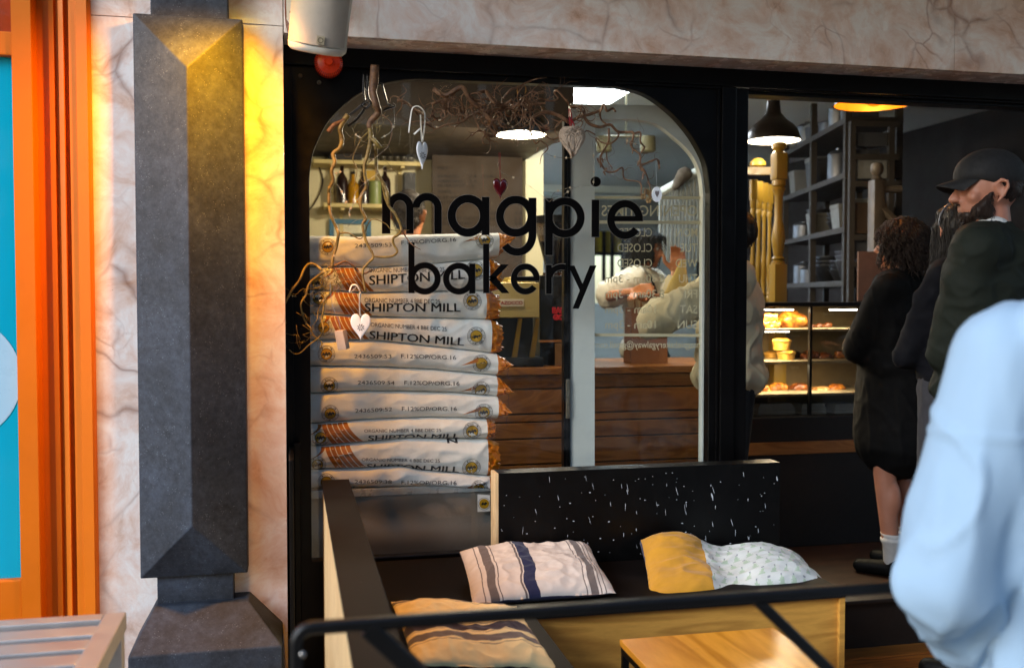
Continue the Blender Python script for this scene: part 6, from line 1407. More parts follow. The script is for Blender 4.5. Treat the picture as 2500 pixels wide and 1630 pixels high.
# ---------------- people ----------------
def skinmat(name, c):
    m = NT(name); v = m.coord('Object'); m.col(m.ramp(m.noise(v, 14, 4, .6), [(.3, tuple(x*.85 for x in hx(c)[:3])+(1,)), (.7, c)])).set(.5, 0); m.b.inputs['Subsurface Weight'].default_value = .08; m.b.inputs['Subsurface Scale'].default_value = .01; m.bump(m.noise(v, 180, 3, .6), .12, .001); return m.m
SK = skinmat('fair_skin', 'a87058'); SK2 = skinmat('warm_skin', 'b87850')
def hairmat(name, c):
    m = NT(name); m.col(hx(c)).set(.6, 0, Specular_IOR_Level=.3); m.b.inputs['Coat Weight'].default_value = .05; return m.m
H_dark = hairmat('dark_brown_hair', '1e120c'); H_blk = hairmat('near_black_hair', '120d0a'); H_grey = hairmat('greying_hair', '3a332c'); H_beard = hairmat('brown_beard', '24160e')
def hand(m, w, d, n, s, curl=.6, side=1):
    """palm and five bent fingers from the wrist w, pointing along d, palm facing n"""
    d = d.normalized(); n = (n-d*n.dot(d)).normalized(); x = d.cross(n)*side; pc_ = w+d*.045*s
    for k in (-1, -.33, .33, 1): m.capsule(w+d*.008*s+x*.012*k*s, w+d*.082*s+x*.030*k*s, .0125*s, .0115*s, 10)
    Ls = (.075, .085, .078, .06)
    for k in range(4):
        p = w+d*.088*s+x*(-.031+.0205*k)*s; dd = d.copy(); r = .0088*s; L_ = Ls[k]*s
        for j, fr_ in enumerate((.45, .32, .23)):
            a_ = curl*(.45+.35*j)+.1*k; dd = (Matrix.Rotation(0, 3, 'Z') @ dd); dd = (dd*cos(a_*.8)+n*sin(a_*.8)).normalized(); e = p+dd*L_*fr_; m.capsule(p, e, r, r*.88, 9); p = e; r *= .9
    p = w+d*.03*s-x*.028*s; e = p+(d*.55-x*.75+n*.35).normalized()*.042*s; m.capsule(p, e, .0125*s, .011*s, 9); m.capsule(e, e+(d*.8-x*.2+n*.5).normalized()*.032*s, .0108*s, .009*s, 9)
M_shoe = plain('scuffed_black_leather', '070707', .6, 0, .2, 20, .2, 90, Specular_IOR_Level=.2)
class Person:
    def __init__(s, label, base, h, phi, skin=SK, arms=None, curl=.6, head_yaw=0, head_pitch=0, stride=0, name='person', voxel=.008, facew=1, sh=None):
        s.k = h/1.70; s.base = Vector(base); s.R = Matrix.Rotation(phi, 3, 'Z'); s.root = thing('person', label, 'person', base); k = s.k
        HR = Matrix.Rotation(head_yaw, 3, 'Z') @ Matrix.Rotation(-head_pitch, 3, 'X'); hc = Vector((0, .015, 1.50)); s.HR = HR; s.hc = hc
        s.hd = lambda x, y, z: hc+HR @ (Vector((x, y, z))-hc)
        J = s.J = {'sh1': Vector((.175, -.01, 1.385)), 'sh-1': Vector((-.175, -.01, 1.385))}
        for sd_ in (1, -1):
            J['el%d' % sd_] = Vector((sd_*.235, -.03, 1.10)); J['wr%d' % sd_] = Vector((sd_*.245, .05, .86))
            J['hip%d' % sd_] = Vector((sd_*.088, 0, .90)); J['kn%d' % sd_] = Vector((sd_*.095, .02+stride*sd_*.5, .49)); J['an%d' % sd_] = Vector((sd_*.10, -.02+stride*sd_, .085))
        for key, (e, w) in (arms or {}).items(): J['el%d' % key] = s.inv(e); J['wr%d' % key] = s.inv(w)
        for key, q_ in (sh or {}).items(): J['sh%d' % key] = s.inv(q_)
        m = MB(); E = lambda c, r, rot=None, sg=20, rg_=14: m.ell(c, r, rot, sg, rg_); C = lambda a, b, r0, r1=None: m.capsule(a, b, r0, r1, 14)
        hd = s.hd
        E(hd(0, -.005, 1.60), (.073, .094, .100), HR); E(hd(0, .03, 1.535), (.055, .062, .060), HR); E(hd(0, .058, 1.492), (.028, .028, .020), HR); C(hd(-.035, .02, 1.50), hd(0, .062, 1.49), .02, .018); C(hd(.035, .02, 1.50), hd(0, .062, 1.49), .02, .018)
        C(hd(0, .088, 1.592), hd(0, .108, 1.560), .009, .0145); E(hd(0.011, .098, 1.557), (.009, .010, .008)); E(hd(-.011, .098, 1.557), (.009, .010, .008))
        C(hd(-.032, .077, 1.612), hd(.032, .077, 1.612), .011); E(hd(.040, .056, 1.56), (.022, .020, .022)); E(hd(-.040, .056, 1.56), (.022, .020, .022))
        C(hd(-.018, .084, 1.530), hd(.018, .084, 1.530), .0075); C(hd(-.014, .082, 1.519), hd(.014, .082, 1.519), .008)
        for sd_ in (1, -1):
            pts = [hd(sd_*.076, .002, 1.588), hd(sd_*.086, -.012, 1.606), hd(sd_*.093, -.028, 1.600), hd(sd_*.092, -.030, 1.58), hd(sd_*.085, -.018, 1.555), hd(sd_*.077, -.002, 1.540)]
            for a, b in zip(pts, pts[1:]): m.capsule(a, b, .0065, .006, 8)
            E(hd(sd_*.076, -.012, 1.575), (.006, .014, .02), HR)
        C(Vector((0, -.022, 1.38)), hd(0, -.012, 1.52), .056, .052)
        E((0, -.005, 1.26), (.155, .098, .175)); C(Vector((-.14, -.012, 1.385)), Vector((.14, -.012, 1.385)), .055); C(Vector((-.07, -.02, 1.42)), Vector((.07, -.02, 1.42)), .045)
        E((0, .0, 1.07), (.125, .088, .14)); E((0, -.012, .94), (.155, .105, .115))
        for sd_ in (1, -1):
            S_, e, w = J['sh%d' % sd_], J['el%d' % sd_], J['wr%d' % sd_]; C(S_, e, .047, .038); C(e, w, .039, .026); C(Vector((sd_*.03, -.022, 1.43)), S_+Vector((-sd_*.01, 0, .005)), .045, .045)
            d_ = (w-e).normalized(); nn = Vector((-sd_, .2, 0)) if abs(d_.x) < .8 else Vector((0, 0, -1)); hand(m, w, d_, nn, 1.0, curl, sd_)
            C(J['hip%d' % sd_], J['kn%d' % sd_], .083, .054); C(J['kn%d' % sd_], J['an%d' % sd_], .054, .036); E(J['kn%d' % sd_].lerp(J['an%d' % sd_], .3)+Vector((0, -.018, 0)), (.046, .05, .10))
            C(J['an%d' % sd_]+Vector((0, -.02, -.04)), J['an%d' % sd_]+Vector((sd_*.01, .14, -.058)), .034, .024)
        m.v = [tuple(s.T(v)) for v in m.v]
        s.body = fuse('body', m, skin, s.root, voxel, 5)
        # eyes
        if facew:
            for sd_ in (1, -1):
                m = MB(); m.ell(hd(sd_*.031, .078, 1.596), (.0125, .0115, .0115)); m.v = [tuple(s.T(v)) for v in m.v]; e_ = m.build('eye', MATS.get('eye_white') or plain('eye_white', 'c8c0b8', .2), s.root, smooth=True)
                m = MB(); m.ell(hd(sd_*.031, .0865, 1.596), (.0055, .004, .0055)); m.v = [tuple(s.T(v)-s.root.location) for v in m.v]; i_ = m.build('iris', MATS.get('dark_iris') or plain('dark_iris', '1c120c', .15), e_, world=False, smooth=True)
    def T(s, v): return s.base+s.R @ (Vector(v)*s.k)
    def inv(s, p): return (s.R.inverted() @ (Vector(p)-s.base))/s.k
    def part(s, name, prims, mat, voxel=.009, smooth=36, fold=None, parent=None):
        m = MB()
        for p in prims:
            if p[0] == 'e': m.ell(p[1], p[2], p[3] if len(p) > 3 else None, 22, 16)
            else: m.capsule(p[1], p[2], p[3], p[4], 16)
        m.v = [tuple(s.T(v)) for v in m.v]; return fuse(name, m, mat, s.root, voxel, smooth, fold)
    def sleeves(s, ex=.02, full=True, short=.6, ex2=None):
        o = []; ex2 = ex if ex2 is None else ex2
        for sd_ in (1, -1):
            S_, e, w = s.J['sh%d' % sd_], s.J['el%d' % sd_], s.J['wr%d' % sd_]
            if full: o += [('c', S_, e, .046+ex, .040+ex2), ('c', e, e.lerp(w, .93), .042+ex2, .030+ex2*.7)]
            else: o += [('c', S_, S_.lerp(e, short), .05+ex, .05+ex)]
        return o
    def torso(s, ex=.02, z0=.9, flare=0):
        return [('c', Vector((.03, -.025, 1.41)), s.J['sh1']+Vector((-.02, 0, -.01)), .042+ex*.45, .046+ex*.7), ('c', Vector((-.03, -.025, 1.41)), s.J['sh-1']+Vector((.02, 0, -.01)), .042+ex*.45, .046+ex*.7), ('c', s.J['sh1'].lerp(s.J['el1'], .3), Vector((.10, 0, 1.12)), .045+ex*.8, .05+ex), ('c', s.J['sh-1'].lerp(s.J['el-1'], .3), Vector((-.10, 0, 1.12)), .045+ex*.8, .05+ex), ('e', (0, -.005, 1.26), (.155+ex, .098+ex, .17+ex*.5)), ('c', Vector((-.13, -.012, 1.385)), Vector((.13, -.012, 1.385)), .055+ex*.8, .055+ex*.8), ('e', (0, 0, 1.14), (.15+ex, .102+ex, .16)), ('e', (0, 0, 1.04), (.152+ex, .105+ex, .16)), ('e', (0, -.008, max(z0+.06, .95)), (.158+ex+flare, .108+ex+flare, .10)), ('c', Vector((0, -.02, 1.40)), Vector((0, -.015, 1.43)), .062+ex*.3, .058+ex*.3)]
    def legs(s, ex=.02, z1=.06):
        o = [('e', (0, -.01, .93), (.158+ex, .11+ex, .1))]
        for sd_ in (1, -1):
            h_, k_, a_ = s.J['hip%d' % sd_], s.J['kn%d' % sd_], s.J['an%d' % sd_]; o += [('c', h_, k_, .085+ex, .06+ex), ('c', k_, a_+Vector((0, 0, z1-.03)), .06+ex, .05+ex)]
        return o
    def shoes(s, mat):
        for sd_ in (1, -1):
            a_ = s.J['an%d' % sd_]; m = MB(); m.capsule(a_+Vector((0, -.03, -.043)), a_+Vector((sd_*.012, .15, -.052)), .042, .033, 14); m.ell(a_+Vector((0, -.015, -.02)), (.042, .055, .035))
            m.v = [(v[0], v[1], max(v[2], .002)) for v in m.v]; m.v = [tuple(s.T(v)) for v in m.v]; fuse('shoe', m, mat, s.root, .007, 4)
    def hair(s, mat, prims, name='hair', curls=0, long_=0, seed=1, rr=.0045, box_=None, L=.05):
        m = MB()
        for p in prims:
            if p[0] == 'e': m.ell(s.hd(*p[1]), p[2], s.HR, 22, 16)
            else: m.capsule(s.hd(*p[1]), s.hd(*p[2]), p[3], p[4], 14)
        m.v = [tuple(s.T(v)) for v in m.v]; o = fuse(name, m, mat, s.root, .008, 3, lambda c, n: .006*noise.noise(c*40)+.003*noise.noise(c*95))
        if curls:
            r_ = random.Random(seed); m = MB(); vs = o.data.vertices; base = Vector(s.root.location); n_ = len(vs)
            for k in range(curls):
                v = vs[r_.randrange(n_)]; p = v.co+base; nn = v.normal.copy()
                if nn.z < -.55: continue
                if long_ == 0 and (lambda h_: h_.y > .045 and h_.z < .145)(s.HR.inverted() @ (s.inv(p)-s.hc)): continue
                if long_ == 1 and (s.HR.inverted() @ (s.inv(p)-s.hc)).y > .035: continue
                side = nn.cross(Vector((0, 0, 1))); side = side.normalized() if side.length > .1 else Vector((1, 0, 0)); dn_ = Vector((0, 0, -1)); pts = []; ph = r_.uniform(0, 6); rd = r_.uniform(.004, .011) if long_ == 0 else (.003 if long_ == 1 else .0008); LL = r_.uniform(.6, 1.2)*L
                for j in range(12):
                    f = j/11; fq = 8+(k % 5)*1.6; pts.append(p+dn_*LL*f+nn*(.004+(.018 if long_ == 0 else .004)*sin(f*2.4))*(1 if long_ < 2 else .9*f)+(side*cos(ph+f*fq)+nn*sin(ph+f*fq)*.7)*rd*min(1, f*3))
                m.tube(pts, [rr*(1-.5*j/11) for j in range(12)], 5)
            m.v = [tuple(v) for v in m.v]; m.build('locks', mat, s.root, smooth=True)
        return o
ground0 = .012
# man in the cap
hp = ZC(2415, 462, 3.45); b_ = Vector((hp.x, hp.y, ground0)); k_h = (hp.z-ground0)/1.585*1.70
P = Person('bearded man in a black cap and dark green hooded jacket queuing at the doorway', b_, k_h, radians(38), SK, {1: (ZC(2560, 860, 3.5), ZC(2480, 860, 3.8)), -1: (ZC(2318, 860, 3.42), ZC(2380, 850, 3.70))}, head_yaw=radians(34), head_pitch=radians(4), voxel=.006)
P.part('jacket', P.torso(.045, .82, .02)+P.sleeves(.028)+[('e', (0, -.095, 1.37), (.115, .07, .075))], plain('olive_green_cotton', '181c16', .75, 0, .1, 9, .3, 300, Specular_IOR_Level=.15), .008, 36, folds(.005, 6, 11, 3, .002))
P.part('trousers', P.legs(.015), plain('dark_trousers_cloth', '16161a', .85), .011); P.shoes(M_shoe)
P.part('shirt_collar', [('c', Vector((-.012, -.012, 1.445)), Vector((.012, -.012, 1.445)), .060, .060)], plain('pale_collar', 'b9b9b6', .8), .006, 2)
P.hair(H_beard, [('e', (0, .028, 1.508), (.058, .060, .030)), ('e', (0, .066, 1.496), (.032, .026, .026)), ('c', (-.066, .012, 1.565), (-.050, .045, 1.515), .009, .026), ('c', (.066, .012, 1.565), (.050, .045, 1.515), .009, .026), ('e', (0, .064, 1.508), (.038, .032, .022)), ('c', (-.045, .03, 1.512), (.045, .03, 1.512), .030, .030), ('c', (0, .06, 1.49), (0, .060, 1.475), .024, .016), ('c', (-.018, .096, 1.541), (.018, .096, 1.541), .005, .005)], 'beard', 1500, 2, 2, .0009, None, .014)
P.hair(H_beard, [('e', (0, -.03, 1.585), (.0755, .075, .06))], 'hair', 900, 2, 3, .0008, None, .010)
P.part('cap', [], M_black) if False else None
cm = MB(); hd = P.hd
cm.ell(hd(0, -.008, 1.632), (.085, .108, .083), P.HR, 24, 16)
for v_ in range(len(cm.v)):
    q = cm.v[v_]
    lq = hd(0, 0, 0) if False else (P.HR.inverted() @ (Vector(q)-P.hc)); lim = 1.614-.050*min(1, max(0, (.02-lq.y)/.10)); zl = lq.z+P.hc.z
    if zl < lim: lq.z = lim-(zl-lim)*-.06-P.hc.z; cm.v[v_] = tuple(P.hc+P.HR @ lq)
cm.v = [tuple(P.T(v)) for v in cm.v]; M_cap = plain('black_cap_cloth', '0a0a0c', .8, 0, .2, 20, .3, 500); co = cm.build('cap', M_cap, P.root, smooth=True)
cm = MB(); vs = []; nB = 17
for lay in (0, .004):
    for i in range(nB):
        a = -1.15+2.3*i/(nB-1)
        for j in range(7):
            f = j/6; vs.append(P.T(hd(sin(a)*.074*(1-.16*f*f), .085*cos(a)*.9+.012+.068*f*cos(a)**.35 if cos(a) > 0 else .01, 1.622+lay-.016*f-.020*(sin(a)**2)*(.5+f))))
n1 = nB*7; fs = []
for L_ in (0, 1):
    for i in range(nB-1):
        for j in range(6): k = L_*n1+i*7+j; fs.append((k, k+7, k+8, k+1))
for i in range(nB-1): k = i*7+6; fs.append((k, k+7, n1+k+7, n1+k))
cm.add(vs, fs); cm.v = [tuple(Vector(v)-Vector(P.root.location)) for v in cm.v]; br_ = cm.build('brim', M_cap, co, world=False, smooth=True)
cm = MB()
for (y0_, z0_, y1_, z1_) in ((-.030, 1.665, -.045, 1.640), (-.050, 1.668, -.062, 1.640), (-.056, 1.668, -.068, 1.640)):
    def on(y_, z_): 
        x_ = .086*sqrt(max(.01, 1-((y_+.008)/.108)**2-((z_-1.632)/.083)**2)); return P.T(hd(x_+.001, y_, z_))-Vector(P.root.location)
    for sd_ in (1,): p0, p1 = on(y0_, z0_), on(y1_, z1_); cm.tube([p0, p0.lerp(p1, .5), p1], .0011, 5)
cm.build('stitched_mark', plain('white_stitch_mark', '8a8a8a', .6), co, world=False)
# woman with long dark hair and headband
hp = ZC(2338, 596, 3.85); b_ = Vector((hp.x, hp.y, .205)); P = Person('customer with long dark hair and a thin headband in a navy top and grey trousers', b_, 1.50, radians(30), SK, {-1: (ZC(2212, 870, 3.86), ZC(2262, 850, 4.12)), 1: (ZC(2440, 850, 3.9), ZC(2370, 800, 4.12))}, head_yaw=radians(-34), facew=0)
P.part('navy_top', P.torso(.04, .86, .01)+P.sleeves(.02), plain('navy_knit', '06070d', .85, 0, .1, 9, .3, 300, Specular_IOR_Level=.15), .010, 34, folds(.004, 6, 9, 8)); P.part('trousers', P.legs(.03), plain('grey_trousers_cloth', '24242a', .85), .011, 5, folds(.006, 6, 3, 2)); P.shoes(M_shoe)
P.hair(H_blk, [('e', (0, -.022, 1.612), (.088, .105, .102)), ('c', (0, -.075, 1.58), (0, -.095, 1.38), .062, .045), ('c', (-.055, -.03, 1.56), (-.06, -.05, 1.42), .032, .022), ('c', (.055, -.03, 1.56), (.06, -.05, 1.42), .032, .022), ('c', (-.07, .02, 1.60), (-.075, .03, 1.44), .026, .022), ('c', (.07, .02, 1.60), (.075, .03, 1.44), .026, .022), ('e', (0, .03, 1.665), (.07, .06, .035))], 'hair', 1500, 1, 4, .0013, None, .16)
m = MB(); m.tube([P.T(P.hd(.089*cos(a), -.01+.03*sin(a)*0+.012*sin(a), 1.61+.104*sin(a))) for a in [pi*j/14 for j in range(15)]], .004, 6); m.build('headband', plain('silver_headband', '8c8c90', .3, .6), P.root, smooth=True)
# woman with curly hair in the black dress
hp = ZC(2195, 588, 4.42); b_ = Vector((hp.x, hp.y, ZF)); P = Person('customer with short curly dark hair in a loose black dress and frilled white socks', b_, 1.57, radians(38), SK, {-1: (ZC(2094, 850, 4.42), ZC(2160, 850, 4.66)), 1: (ZC(2290, 850, 4.4), ZC(2250, 800, 4.68))}, head_yaw=radians(2))
P.part('black_dress', P.torso(.035, .95, .02)+P.sleeves(.025, True, .6, .03)+[('c', Vector((0, -.01, 1.0)), Vector((0, -.01, .66)), .19, .205), ('e', (0, -.01, .62), (.215, .18, .06))], plain('black_crepe', '040405', .8, 0, .2, 9, .3, 300, Specular_IOR_Level=.15), .010, 34, folds(.007, 8, 2, 5))
P.hair(H_dark, [('e', (0, -.02, 1.61), (.105, .115, .105)), ('e', (0, -.06, 1.54), (.095, .07, .085)), ('e', (-.06, .0, 1.57), (.045, .06, .07)), ('e', (.06, .0, 1.57), (.045, .06, .07))], 'curly_hair', 1700, 0, 7, .0024, None, .06)
P.shoes(M_shoe)
for sd_ in (1, -1):
    a_ = P.J['an%d' % sd_]; m = MB(); m.lathe([(.038, -.03), (.040, .02), (.043, .07), (.052, .085), (.054, .10), (.046, .098), (.044, .11), (.054, .125), (.048, .122), (.042, .12)], (0, 0, 0), 24); m.v = [tuple(P.T(a_+Vector(v)*1.0)) for v in m.v]; m.build('frilled_sock', MATS.get('white_sock') or plain('white_sock', 'b9b6b2', .9), P.root, smooth=True)
# server in the white T-shirt behind the counter
hp = ZC(1575, 588, 6.2); b_ = Vector((hp.x, hp.y, ZF)); P = Person('smiling server with curly dark hair, white T-shirt and blue apron behind the counter', b_, 1.64, radians(-128), SK2, {1: (ZC(1474, 726, 6.0), ZC(1545, 712, 5.78)), -1: (ZC(1630, 735, 6.15), ZC(1566, 722, 5.80))}, .5, 0, .15, voxel=.007)
P.part('white_t_shirt', P.torso(.03, .88, .01)+P.sleeves(.035, False, .85), plain('cream_white_cotton', 'dcd6c8', .85, 0, .04, 9, .3, 300), .009, 4, folds(.009, 8, 4, 2))
P.part('blue_apron', [('e', (0, .045, 1.06), (.13, .085, .13)), ('e', (0, .04, .9), (.165, .10, .16)), ('c', Vector((0, .04, .85)), Vector((0, .045, .6)), .13, .14)], plain('denim_blue_cloth', '3a6378', .85), .010, 4, folds(.006))
m = MB()
for sd_ in (1, -1): m.tube([P.T(p) for p in cr([(sd_*.08, .125, 1.14), (sd_*.095, .112, 1.28), (sd_*.095, .055, 1.42), (sd_*.09, -.05, 1.455), (sd_*.06, -.12, 1.36)])], .014, 8, 0, True, .3)
m.build('apron_straps', plain('black_strap', '0c0c0e', .7), P.root, smooth=True)
P.hair(H_blk, [('e', (0, -.028, 1.615), (.098, .105, .10)), ('e', (0, -.055, 1.55), (.10, .07, .09)), ('e', (-.07, .0, 1.56), (.035, .05, .08)), ('e', (.07, .0, 1.56), (.035, .05, .08)), ('e', (0, .055, 1.665), (.06, .04, .03))], 'curly_hair', 900, 0, 5, .0028, None, .06)
P.part('trousers', P.legs(.02), MATS['dark_trousers_cloth'], .012); P.shoes(M_shoe)
# customer in the cream sweater, mostly hidden by the door post
hp = ZC(1782, 560, 4.3); b_ = Vector((hp.x, hp.y, ZF)); P = Person('customer in a cream sweater holding up a small paper bag', b_, 1.60, radians(72), SK2, {1: (ZC(1640, 745, 4.55), ZC(1650, 668, 4.6)), -1: (ZC(1590, 790, 4.12), ZC(1612, 745, 4.35))}, 2.1, voxel=.006)
sw = P.torso(.04, .86, .02)+[('c', P.J['sh-1'], P.J['el-1'], .08, .066), ('c', P.J['el-1'], P.J['el-1'].lerp(P.J['wr-1'], .8), .062, .045), ('c', P.J['sh1'], P.J['el1'], .075, .06), ('c', P.J['el1'], P.J['el1'].lerp(P.J['wr1'], .6), .055, .045)]
P.part('cream_sweater', sw, plain('cream_knit_wool', 'cfc3a4', .9, 0, .06, 9, .5, 260), .009, 4, folds(.012, 8, 5, 9))
P.part('trousers', P.legs(.03), MATS['dark_trousers_cloth'], .012); P.shoes(M_shoe)
P.hair(H_dark, [('e', (0, -.022, 1.612), (.086, .104, .10))], 'hair', 0)
wr_ = P.T(P.J['wr1']); dd_ = (P.T(P.J['wr1'])-P.T(P.J['el1'])).normalized()
q = ZC(1668, 628, 4.42); t = thing('paper_bag', 'small crumpled cream paper bag held up in the raised hand', 'bag', q-Vector((0, 0, .14)))
m = MB(); rows = []
for k in range(10):
    f = k/9; w_ = .012+.046*f; cz = q.z-.01-.15*f
    rows.append([Vector((q.x-.03*f+cos(2*pi*j/16)*w_*(1+.12*noise.noise(Vector((j*1.3, f*4, 1)))), q.y+sin(2*pi*j/16)*w_*.4*(1+.2*noise.noise(Vector((j*1.7, f*4, 5)))), cz+.006*noise.noise(Vector((j, f*3, 2))))) for j in range(16)])
m.add([p for r in rows for p in r], [(i*16+k, i*16+(k+1) % 16, (i+1)*16+(k+1) % 16, (i+1)*16+k) for i in range(9) for k in range(16)]+[tuple(range(16)), tuple(9*16+k for k in range(16))]); m.build('bag_body', plain('cream_bag_paper', 'd0b468', .8, 0, .06, 20, .5, 60), t, smooth=True)
# man behind the machine, back of the head
hp = ZC(1000, 515, 5.2); b_ = Vector((hp.x, hp.y, ZF)); P = Person('man with short greying hair seen from behind above the top sack', b_, 1.78, radians(-25), SK2, None, .5, voxel=.010, facew=0)
P.part('black_shirt', P.torso(.03, .88)+P.sleeves(.03), plain('black_shirt_cloth', '101012', .85), .012, 4, folds(.008))
P.part('trousers', P.legs(.02), MATS['dark_trousers_cloth'], .013); P.shoes(M_shoe)
P.hair(H_grey, [('e', (0, -.022, 1.622), (.080, .098, .088)), ('e', (0, -.05, 1.56), (.066, .055, .06))], 'hair', 1600, 2, 6, .0009, None, .014)
# person in the pale blue smock close to the camera
M_sm = plain('pale_blue_cotton', '90a9bf', .85, 0, .035, 5, .3, 400)
sh = ZC(2462, 880, 1.50); up_h = 1.64; axis = B2_
cen = sh+B2_*.19; b_ = Vector((cen.x, cen.y, ground0)); phi = -YAW+radians(22)
P = Person('person in a loose pale blue smock with a bent elbow, nearest of all', b_, 1.60, phi, SK, {-1: (ZC(2300, 1410, 1.50), ZC(2440, 1640, 1.78)), 1: (ZC(3000, 1400, 1.5), ZC(2900, 1560, 1.7))}, .8, voxel=.009, sh={-1: sh})
J = P.J
P.part('blue_smock', [('c', Vector((-.05, -.025, 1.40)), Vector((-.15, -.015, 1.37)), .075, .08), ('c', Vector((.05, -.025, 1.40)), Vector((.15, -.015, 1.37)), .075, .08), ('c', Vector((0, -.025, 1.38)), Vector((0, -.015, 1.435)), .085, .068), ('e', (0, -.01, 1.24), (.185, .135, .19)), ('c', J['sh-1'], Vector((.15, -.012, 1.37)), .085, .085), ('c', Vector((0, -.01, 1.2)), Vector((0, -.01, .72)), .165, .23), ('e', (0, -.01, .7), (.26, .21, .07)),
    ('c', J['sh-1'], J['el-1'], .090, .076), ('c', J['el-1'], J['el-1'].lerp(J['wr-1'], .9), .076, .060), ('c', J['sh-1'].lerp(J['el-1'], .3)+Vector((.03, -.01, 0)), J['sh-1'].lerp(J['el-1'], .9)+Vector((.07, 0, 0)), .085, .08), ('c', J['sh1'], J['el1'], .088, .074), ('c', J['el1'], J['el1'].lerp(J['wr1'], .9), .072, .055)], M_sm, .008, 5,
    lambda c, n: .013*(1-abs(noise.noise(Vector((c.x*15+c.z*2.0, c.y*15, c.z*1.1+3))))*2.8)*min(1, max(.2, (1.18-c.z)/.14))+.006*noise.noise(Vector((c.x*5, c.y*5, c.z*3)))+.005*max(0, 1-abs(noise.noise(Vector((c.x*9-c.z*5, c.y*9, c.z*6+8))))*6)+.004*max(0, 1-abs(c.z-1.150)/.007))
P.part('trousers', P.legs(.02), MATS['dark_trousers_cloth'], .013); P.shoes(M_shoe)
P.hair(H_dark, [('e', (0, -.022, 1.612), (.086, .104, .10)), ('c', (0, -.07, 1.58), (0, -.09, 1.42), .06, .05)], 'hair', 0)
# ---------------- lamps ----------------
def point(name, parent, loc, W_, col, r=.04):
    l = bpy.data.lights.new(name, 'POINT'); l.energy = W_; l.color = col; l.shadow_soft_size = r
    o = bpy.data.objects.new(name, l); SC.collection.objects.link(o); o.parent = parent; o.location = Vector(loc)-Vector(parent.location); return o
def pendant(label, c, r, glow, W_, col, warm=False):
    t = thing('pendant_lamp', label, 'lamp', c, 'pendant lamps over the counter')
    prof = [(r, 0), (r*.99, .02), (r*.93, .05), (r*.75, .085), (r*.48, .115), (r*.28, .15), (r*.24, .20), (r*.24, .215), (.001, .216)]
    inn = [(r*.985, .001), (r*.96, .02), (r*.90, .045), (r*.70, .08), (r*.42, .11), (.001, .12)]
    m = MB(); m.lathe(prof, c, 40); m.build('lamp_shade', M_shade, t, smooth=True, angle=50)
    m = MB(); m.lathe(inn, c, 40); m.build('shade_lining', M_shadewarm if warm else M_shadein, t, smooth=True)
    m = MB()
    for k in range(4): a = pi/4+pi/2*k; m.tube(cr([c+Vector((cos(a)*r*.2, sin(a)*r*.2, .215)), c+Vector((cos(a)*r*.24, sin(a)*r*.24, .25)), c+Vector((cos(a)*r*.06, sin(a)*r*.06, .285))]), .003, 6)
    m.lathe([(r*.07, .28), (r*.07, .31), (.001, .315)], c, 16); m.build('wire_cage', plain('brass_fitting', '8c6a36', .35, .8) if 'brass_fitting' not in MATS else MATS['brass_fitting'], t, smooth=True, angle=50)
    m = MB(); m.tube([c+Vector((0, 0, .31)), Vector((c.x, c.y, ZC_))], .004, 8); m.build('cord', M_shade, t)
    m = MB()
    if warm:
        m.ell(c+Vector((0, 0, .045)), (.05, .05, .055)); m.build('bulb', pane('amber_bulb_glass', 'ffd28a', 1.3), t, smooth=True)
        m = MB(); m.capsule(c+Vector((0, 0, .03)), c+Vector((0, 0, .065)), .02, .02); m.build('filament', M_warmglow, t)
    else:
        m.lathe([(r*.93, .012), (r*.5, .010), (.001, .010)], c, 40); m.build('diffuser', M_lampglow if glow else M_shadein, t)
    point('bulb_light', t, c+Vector((0, 0, -.02 if not warm else .0)), W_, col, .05)
pendant('white glowing pendant lamp with black shade above the word magpie', DZ(1210, 314, 5.4), .138, 1, 34, (1, .84, .62))
pendant('black pendant lamp with brass cage and white glow at the doorway edge', DZ(1797, 328, 5.4), .145, 1, 6, (1, .84, .6))
pendant('larger warm amber pendant lamp with glowing bulb just under the door head', DZ(2032, 243, 4.4), .172, 1, 1.6, (1, .62, .22), True)
pendant('pendant lamp just inside the window, only its rim showing under the arch', ZC(1079, 178, 4.1), .165, 1, 16, (1, .84, .62))
# ceiling light panel
a = ZP(1320, 253, ZC_-.03) if False else S(1320, 253, 3.6)
q0, q1 = S(1322, 253, 3.5), S(1482, 253, 3.5)
zz = ZC_-.02
def ZPc(px, py, z):
    d = FW + RT*((px-1250)/FPX) + UP*((815-py)/FPX); return CAM + d*((z-CAM.z)/d.z)
A1, A2 = ZPc(1322, 253, zz), ZPc(1484, 253, zz)
t = thing('ceiling_light', 'square glowing light panel in the ceiling seen through the window top', 'ceiling light', ((A1.x+A2.x)/2, A1.y-.4, zz))
m = MB(); m.box((A1.x, A1.y-1.0, zz-.004), (A2.x, A1.y, zz+.001)); m.build('diffuser', M_panel, t)
m = plate([(0, 0)], [], 0, 0) if False else MB()
for a_, b_ in (((A1.x-.03, A1.y-1.03), (A2.x+.03, A1.y-1.0)), ((A1.x-.03, A1.y), (A2.x+.03, A1.y+.03)), ((A1.x-.03, A1.y-1.0), (A1.x, A1.y)), ((A2.x, A1.y-1.0), (A2.x+.03, A1.y))): m.box((a_[0], a_[1], zz-.012), (b_[0], b_[1], zz+.019))
m.build('frame', M_white, t)
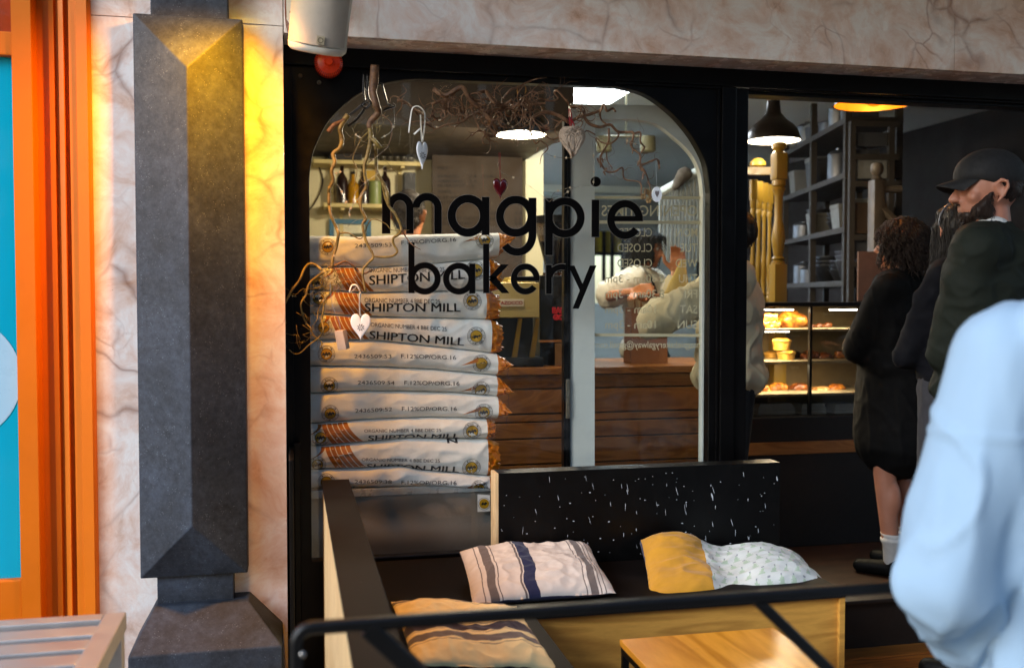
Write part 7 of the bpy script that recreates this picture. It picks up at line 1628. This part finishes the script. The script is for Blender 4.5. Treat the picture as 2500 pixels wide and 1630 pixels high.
for k, (cx_, cy_) in enumerate(((.3, 5.4), (.3, 7.4))):  # two unseen fill panels, added to brighten the rear room
    t = thing('ceiling_light', ['square light panel in the rear room ceiling just behind the cream wall', 'square light panel in the rear room ceiling farthest from the street'][k], 'ceiling light', (cx_, cy_, zz))
    m = MB(); m.box((cx_-.28, cy_-.28, zz-.004), (cx_+.28, cy_+.28, zz+.001)); m.build('diffuser', MATS.get('rear_light_diffuser') or emit('rear_light_diffuser', 'dceaff', 70), t)
    m = MB()
    for a_, b_ in (((-.31, -.31), (.31, -.28)), ((-.31, .28), (.31, .31)), ((-.31, -.28), (-.28, .28)), ((.28, -.28), (.31, .28))): m.box((cx_+a_[0], cy_+a_[1], zz-.012), (cx_+b_[0], cy_+b_[1], zz+.019))
    m.build('frame', M_white, t)
# strong yellow floodlight fixed high above the pilaster, just over the top of the view
c = S(570, -110, -.54); t = thing('wall_floodlight', 'yellow wall floodlight fixed above the stone pilaster', 'lamp', c)
m = MB(); m.lathe([(.075, 0), (.08, .03), (.05, .08), (.03, .12), (.001, .12)], c+Vector((0, 0, .01)), 28); m.build('lamp_shade', M_black, t, smooth=True, angle=40)
m = MB(); m.tube(cr([c+Vector((0, 0, .12)), c+Vector((0, .08, .2)), c+Vector((0, .33, .2))]), .012, 10); m.build('arm', M_black, t, smooth=True)
m = MB(); m.lathe([(.07, .012), (.001, .012)], c, 28); m.build('diffuser', emit('yellow_lamp_lens', 'ffc81e', 8), t)
l = bpy.data.lights.new('flood_beam', 'SPOT'); l.energy = FLOOD if 'FLOOD' in globals() else 62; l.color = (1.0, .38, .0); l.spot_size = radians(140); l.spot_blend = 1.0; l.shadow_soft_size = .05
o = bpy.data.objects.new('flood_beam', l); SC.collection.objects.link(o); o.parent = t; o.location = (0, 0, -.01)
dv = Vector((-.30, .16, -1)); o.rotation_euler = dv.to_track_quat('-Z', 'Y').to_euler()

# ---------------- street behind the viewer (seen only as reflections and shade) ----------------
def house(x0, x1, h, col, label, nwin):
    Yh_ = -11.0; t = thing('town_house', label, 'building', ((x0+x1)/2, Yh_-1, -.12)); m = MB(); hs = []
    wd = (x1-x0)/nwin
    for r in range(2):
        for k in range(nwin):
            a = x0+wd*(k+.28); b = x0+wd*(k+.72); z0 = 1.0+r*2.9 if r else .7; hs.append([(a, z0), (b, z0), (b, z0+1.6), (a, z0+1.6)])
    m = plate([(x0+.01, -.12), (x1-.01, -.12), (x1-.01, h), (x0+.01, h)], hs, Yh_, Yh_-.3); m.build('wall', plain(col+'_render', col, .85, 0, .12, 1.5, .2, 30), t)
    for q in hs: m = MB(); m.box((q[0][0], Yh_-.16, q[0][1]), (q[1][0], Yh_-.14, q[2][1])); w_ = m.build('window', M_darkglass, t); m = plate([(q[0][0]-.1, q[0][1]-.1), (q[1][0]+.1, q[0][1]-.1), (q[1][0]+.1, q[2][1]+.1), (q[0][0]-.1, q[2][1]+.1)], [[(q[0][0]+.02, q[0][1]+.02), (q[1][0]-.02, q[0][1]+.02), (q[1][0]-.02, q[2][1]-.02), (q[0][0]+.02, q[2][1]-.02)]], Yh_+.04, Yh_+.001); m.build('window_surround', M_white, w_)
    m = MB(); m.prism([(x0, Yh_+.2, h), (x0, Yh_-6, h), (x0, Yh_-3, h+1.6)], (x1-x0-.005, 0, 0)); m.build('roof', M_brick, t)
    m = MB(); m.box((x0+.01, Yh_-6, -.12), (x1-.01, Yh_-.31, h-.01)); m.build('body', M_brick, t)
house(-4.2, 2.2, 6.2, '3c332d', 'dark brown rendered town house across the street', 3)
house(2.2, 8.6, 6.6, '45403a', 'grey brown town house across the street in the middle', 3)
house(8.6, 18, 6.0, '34312e', 'long dark town house across the street at the right end', 4)
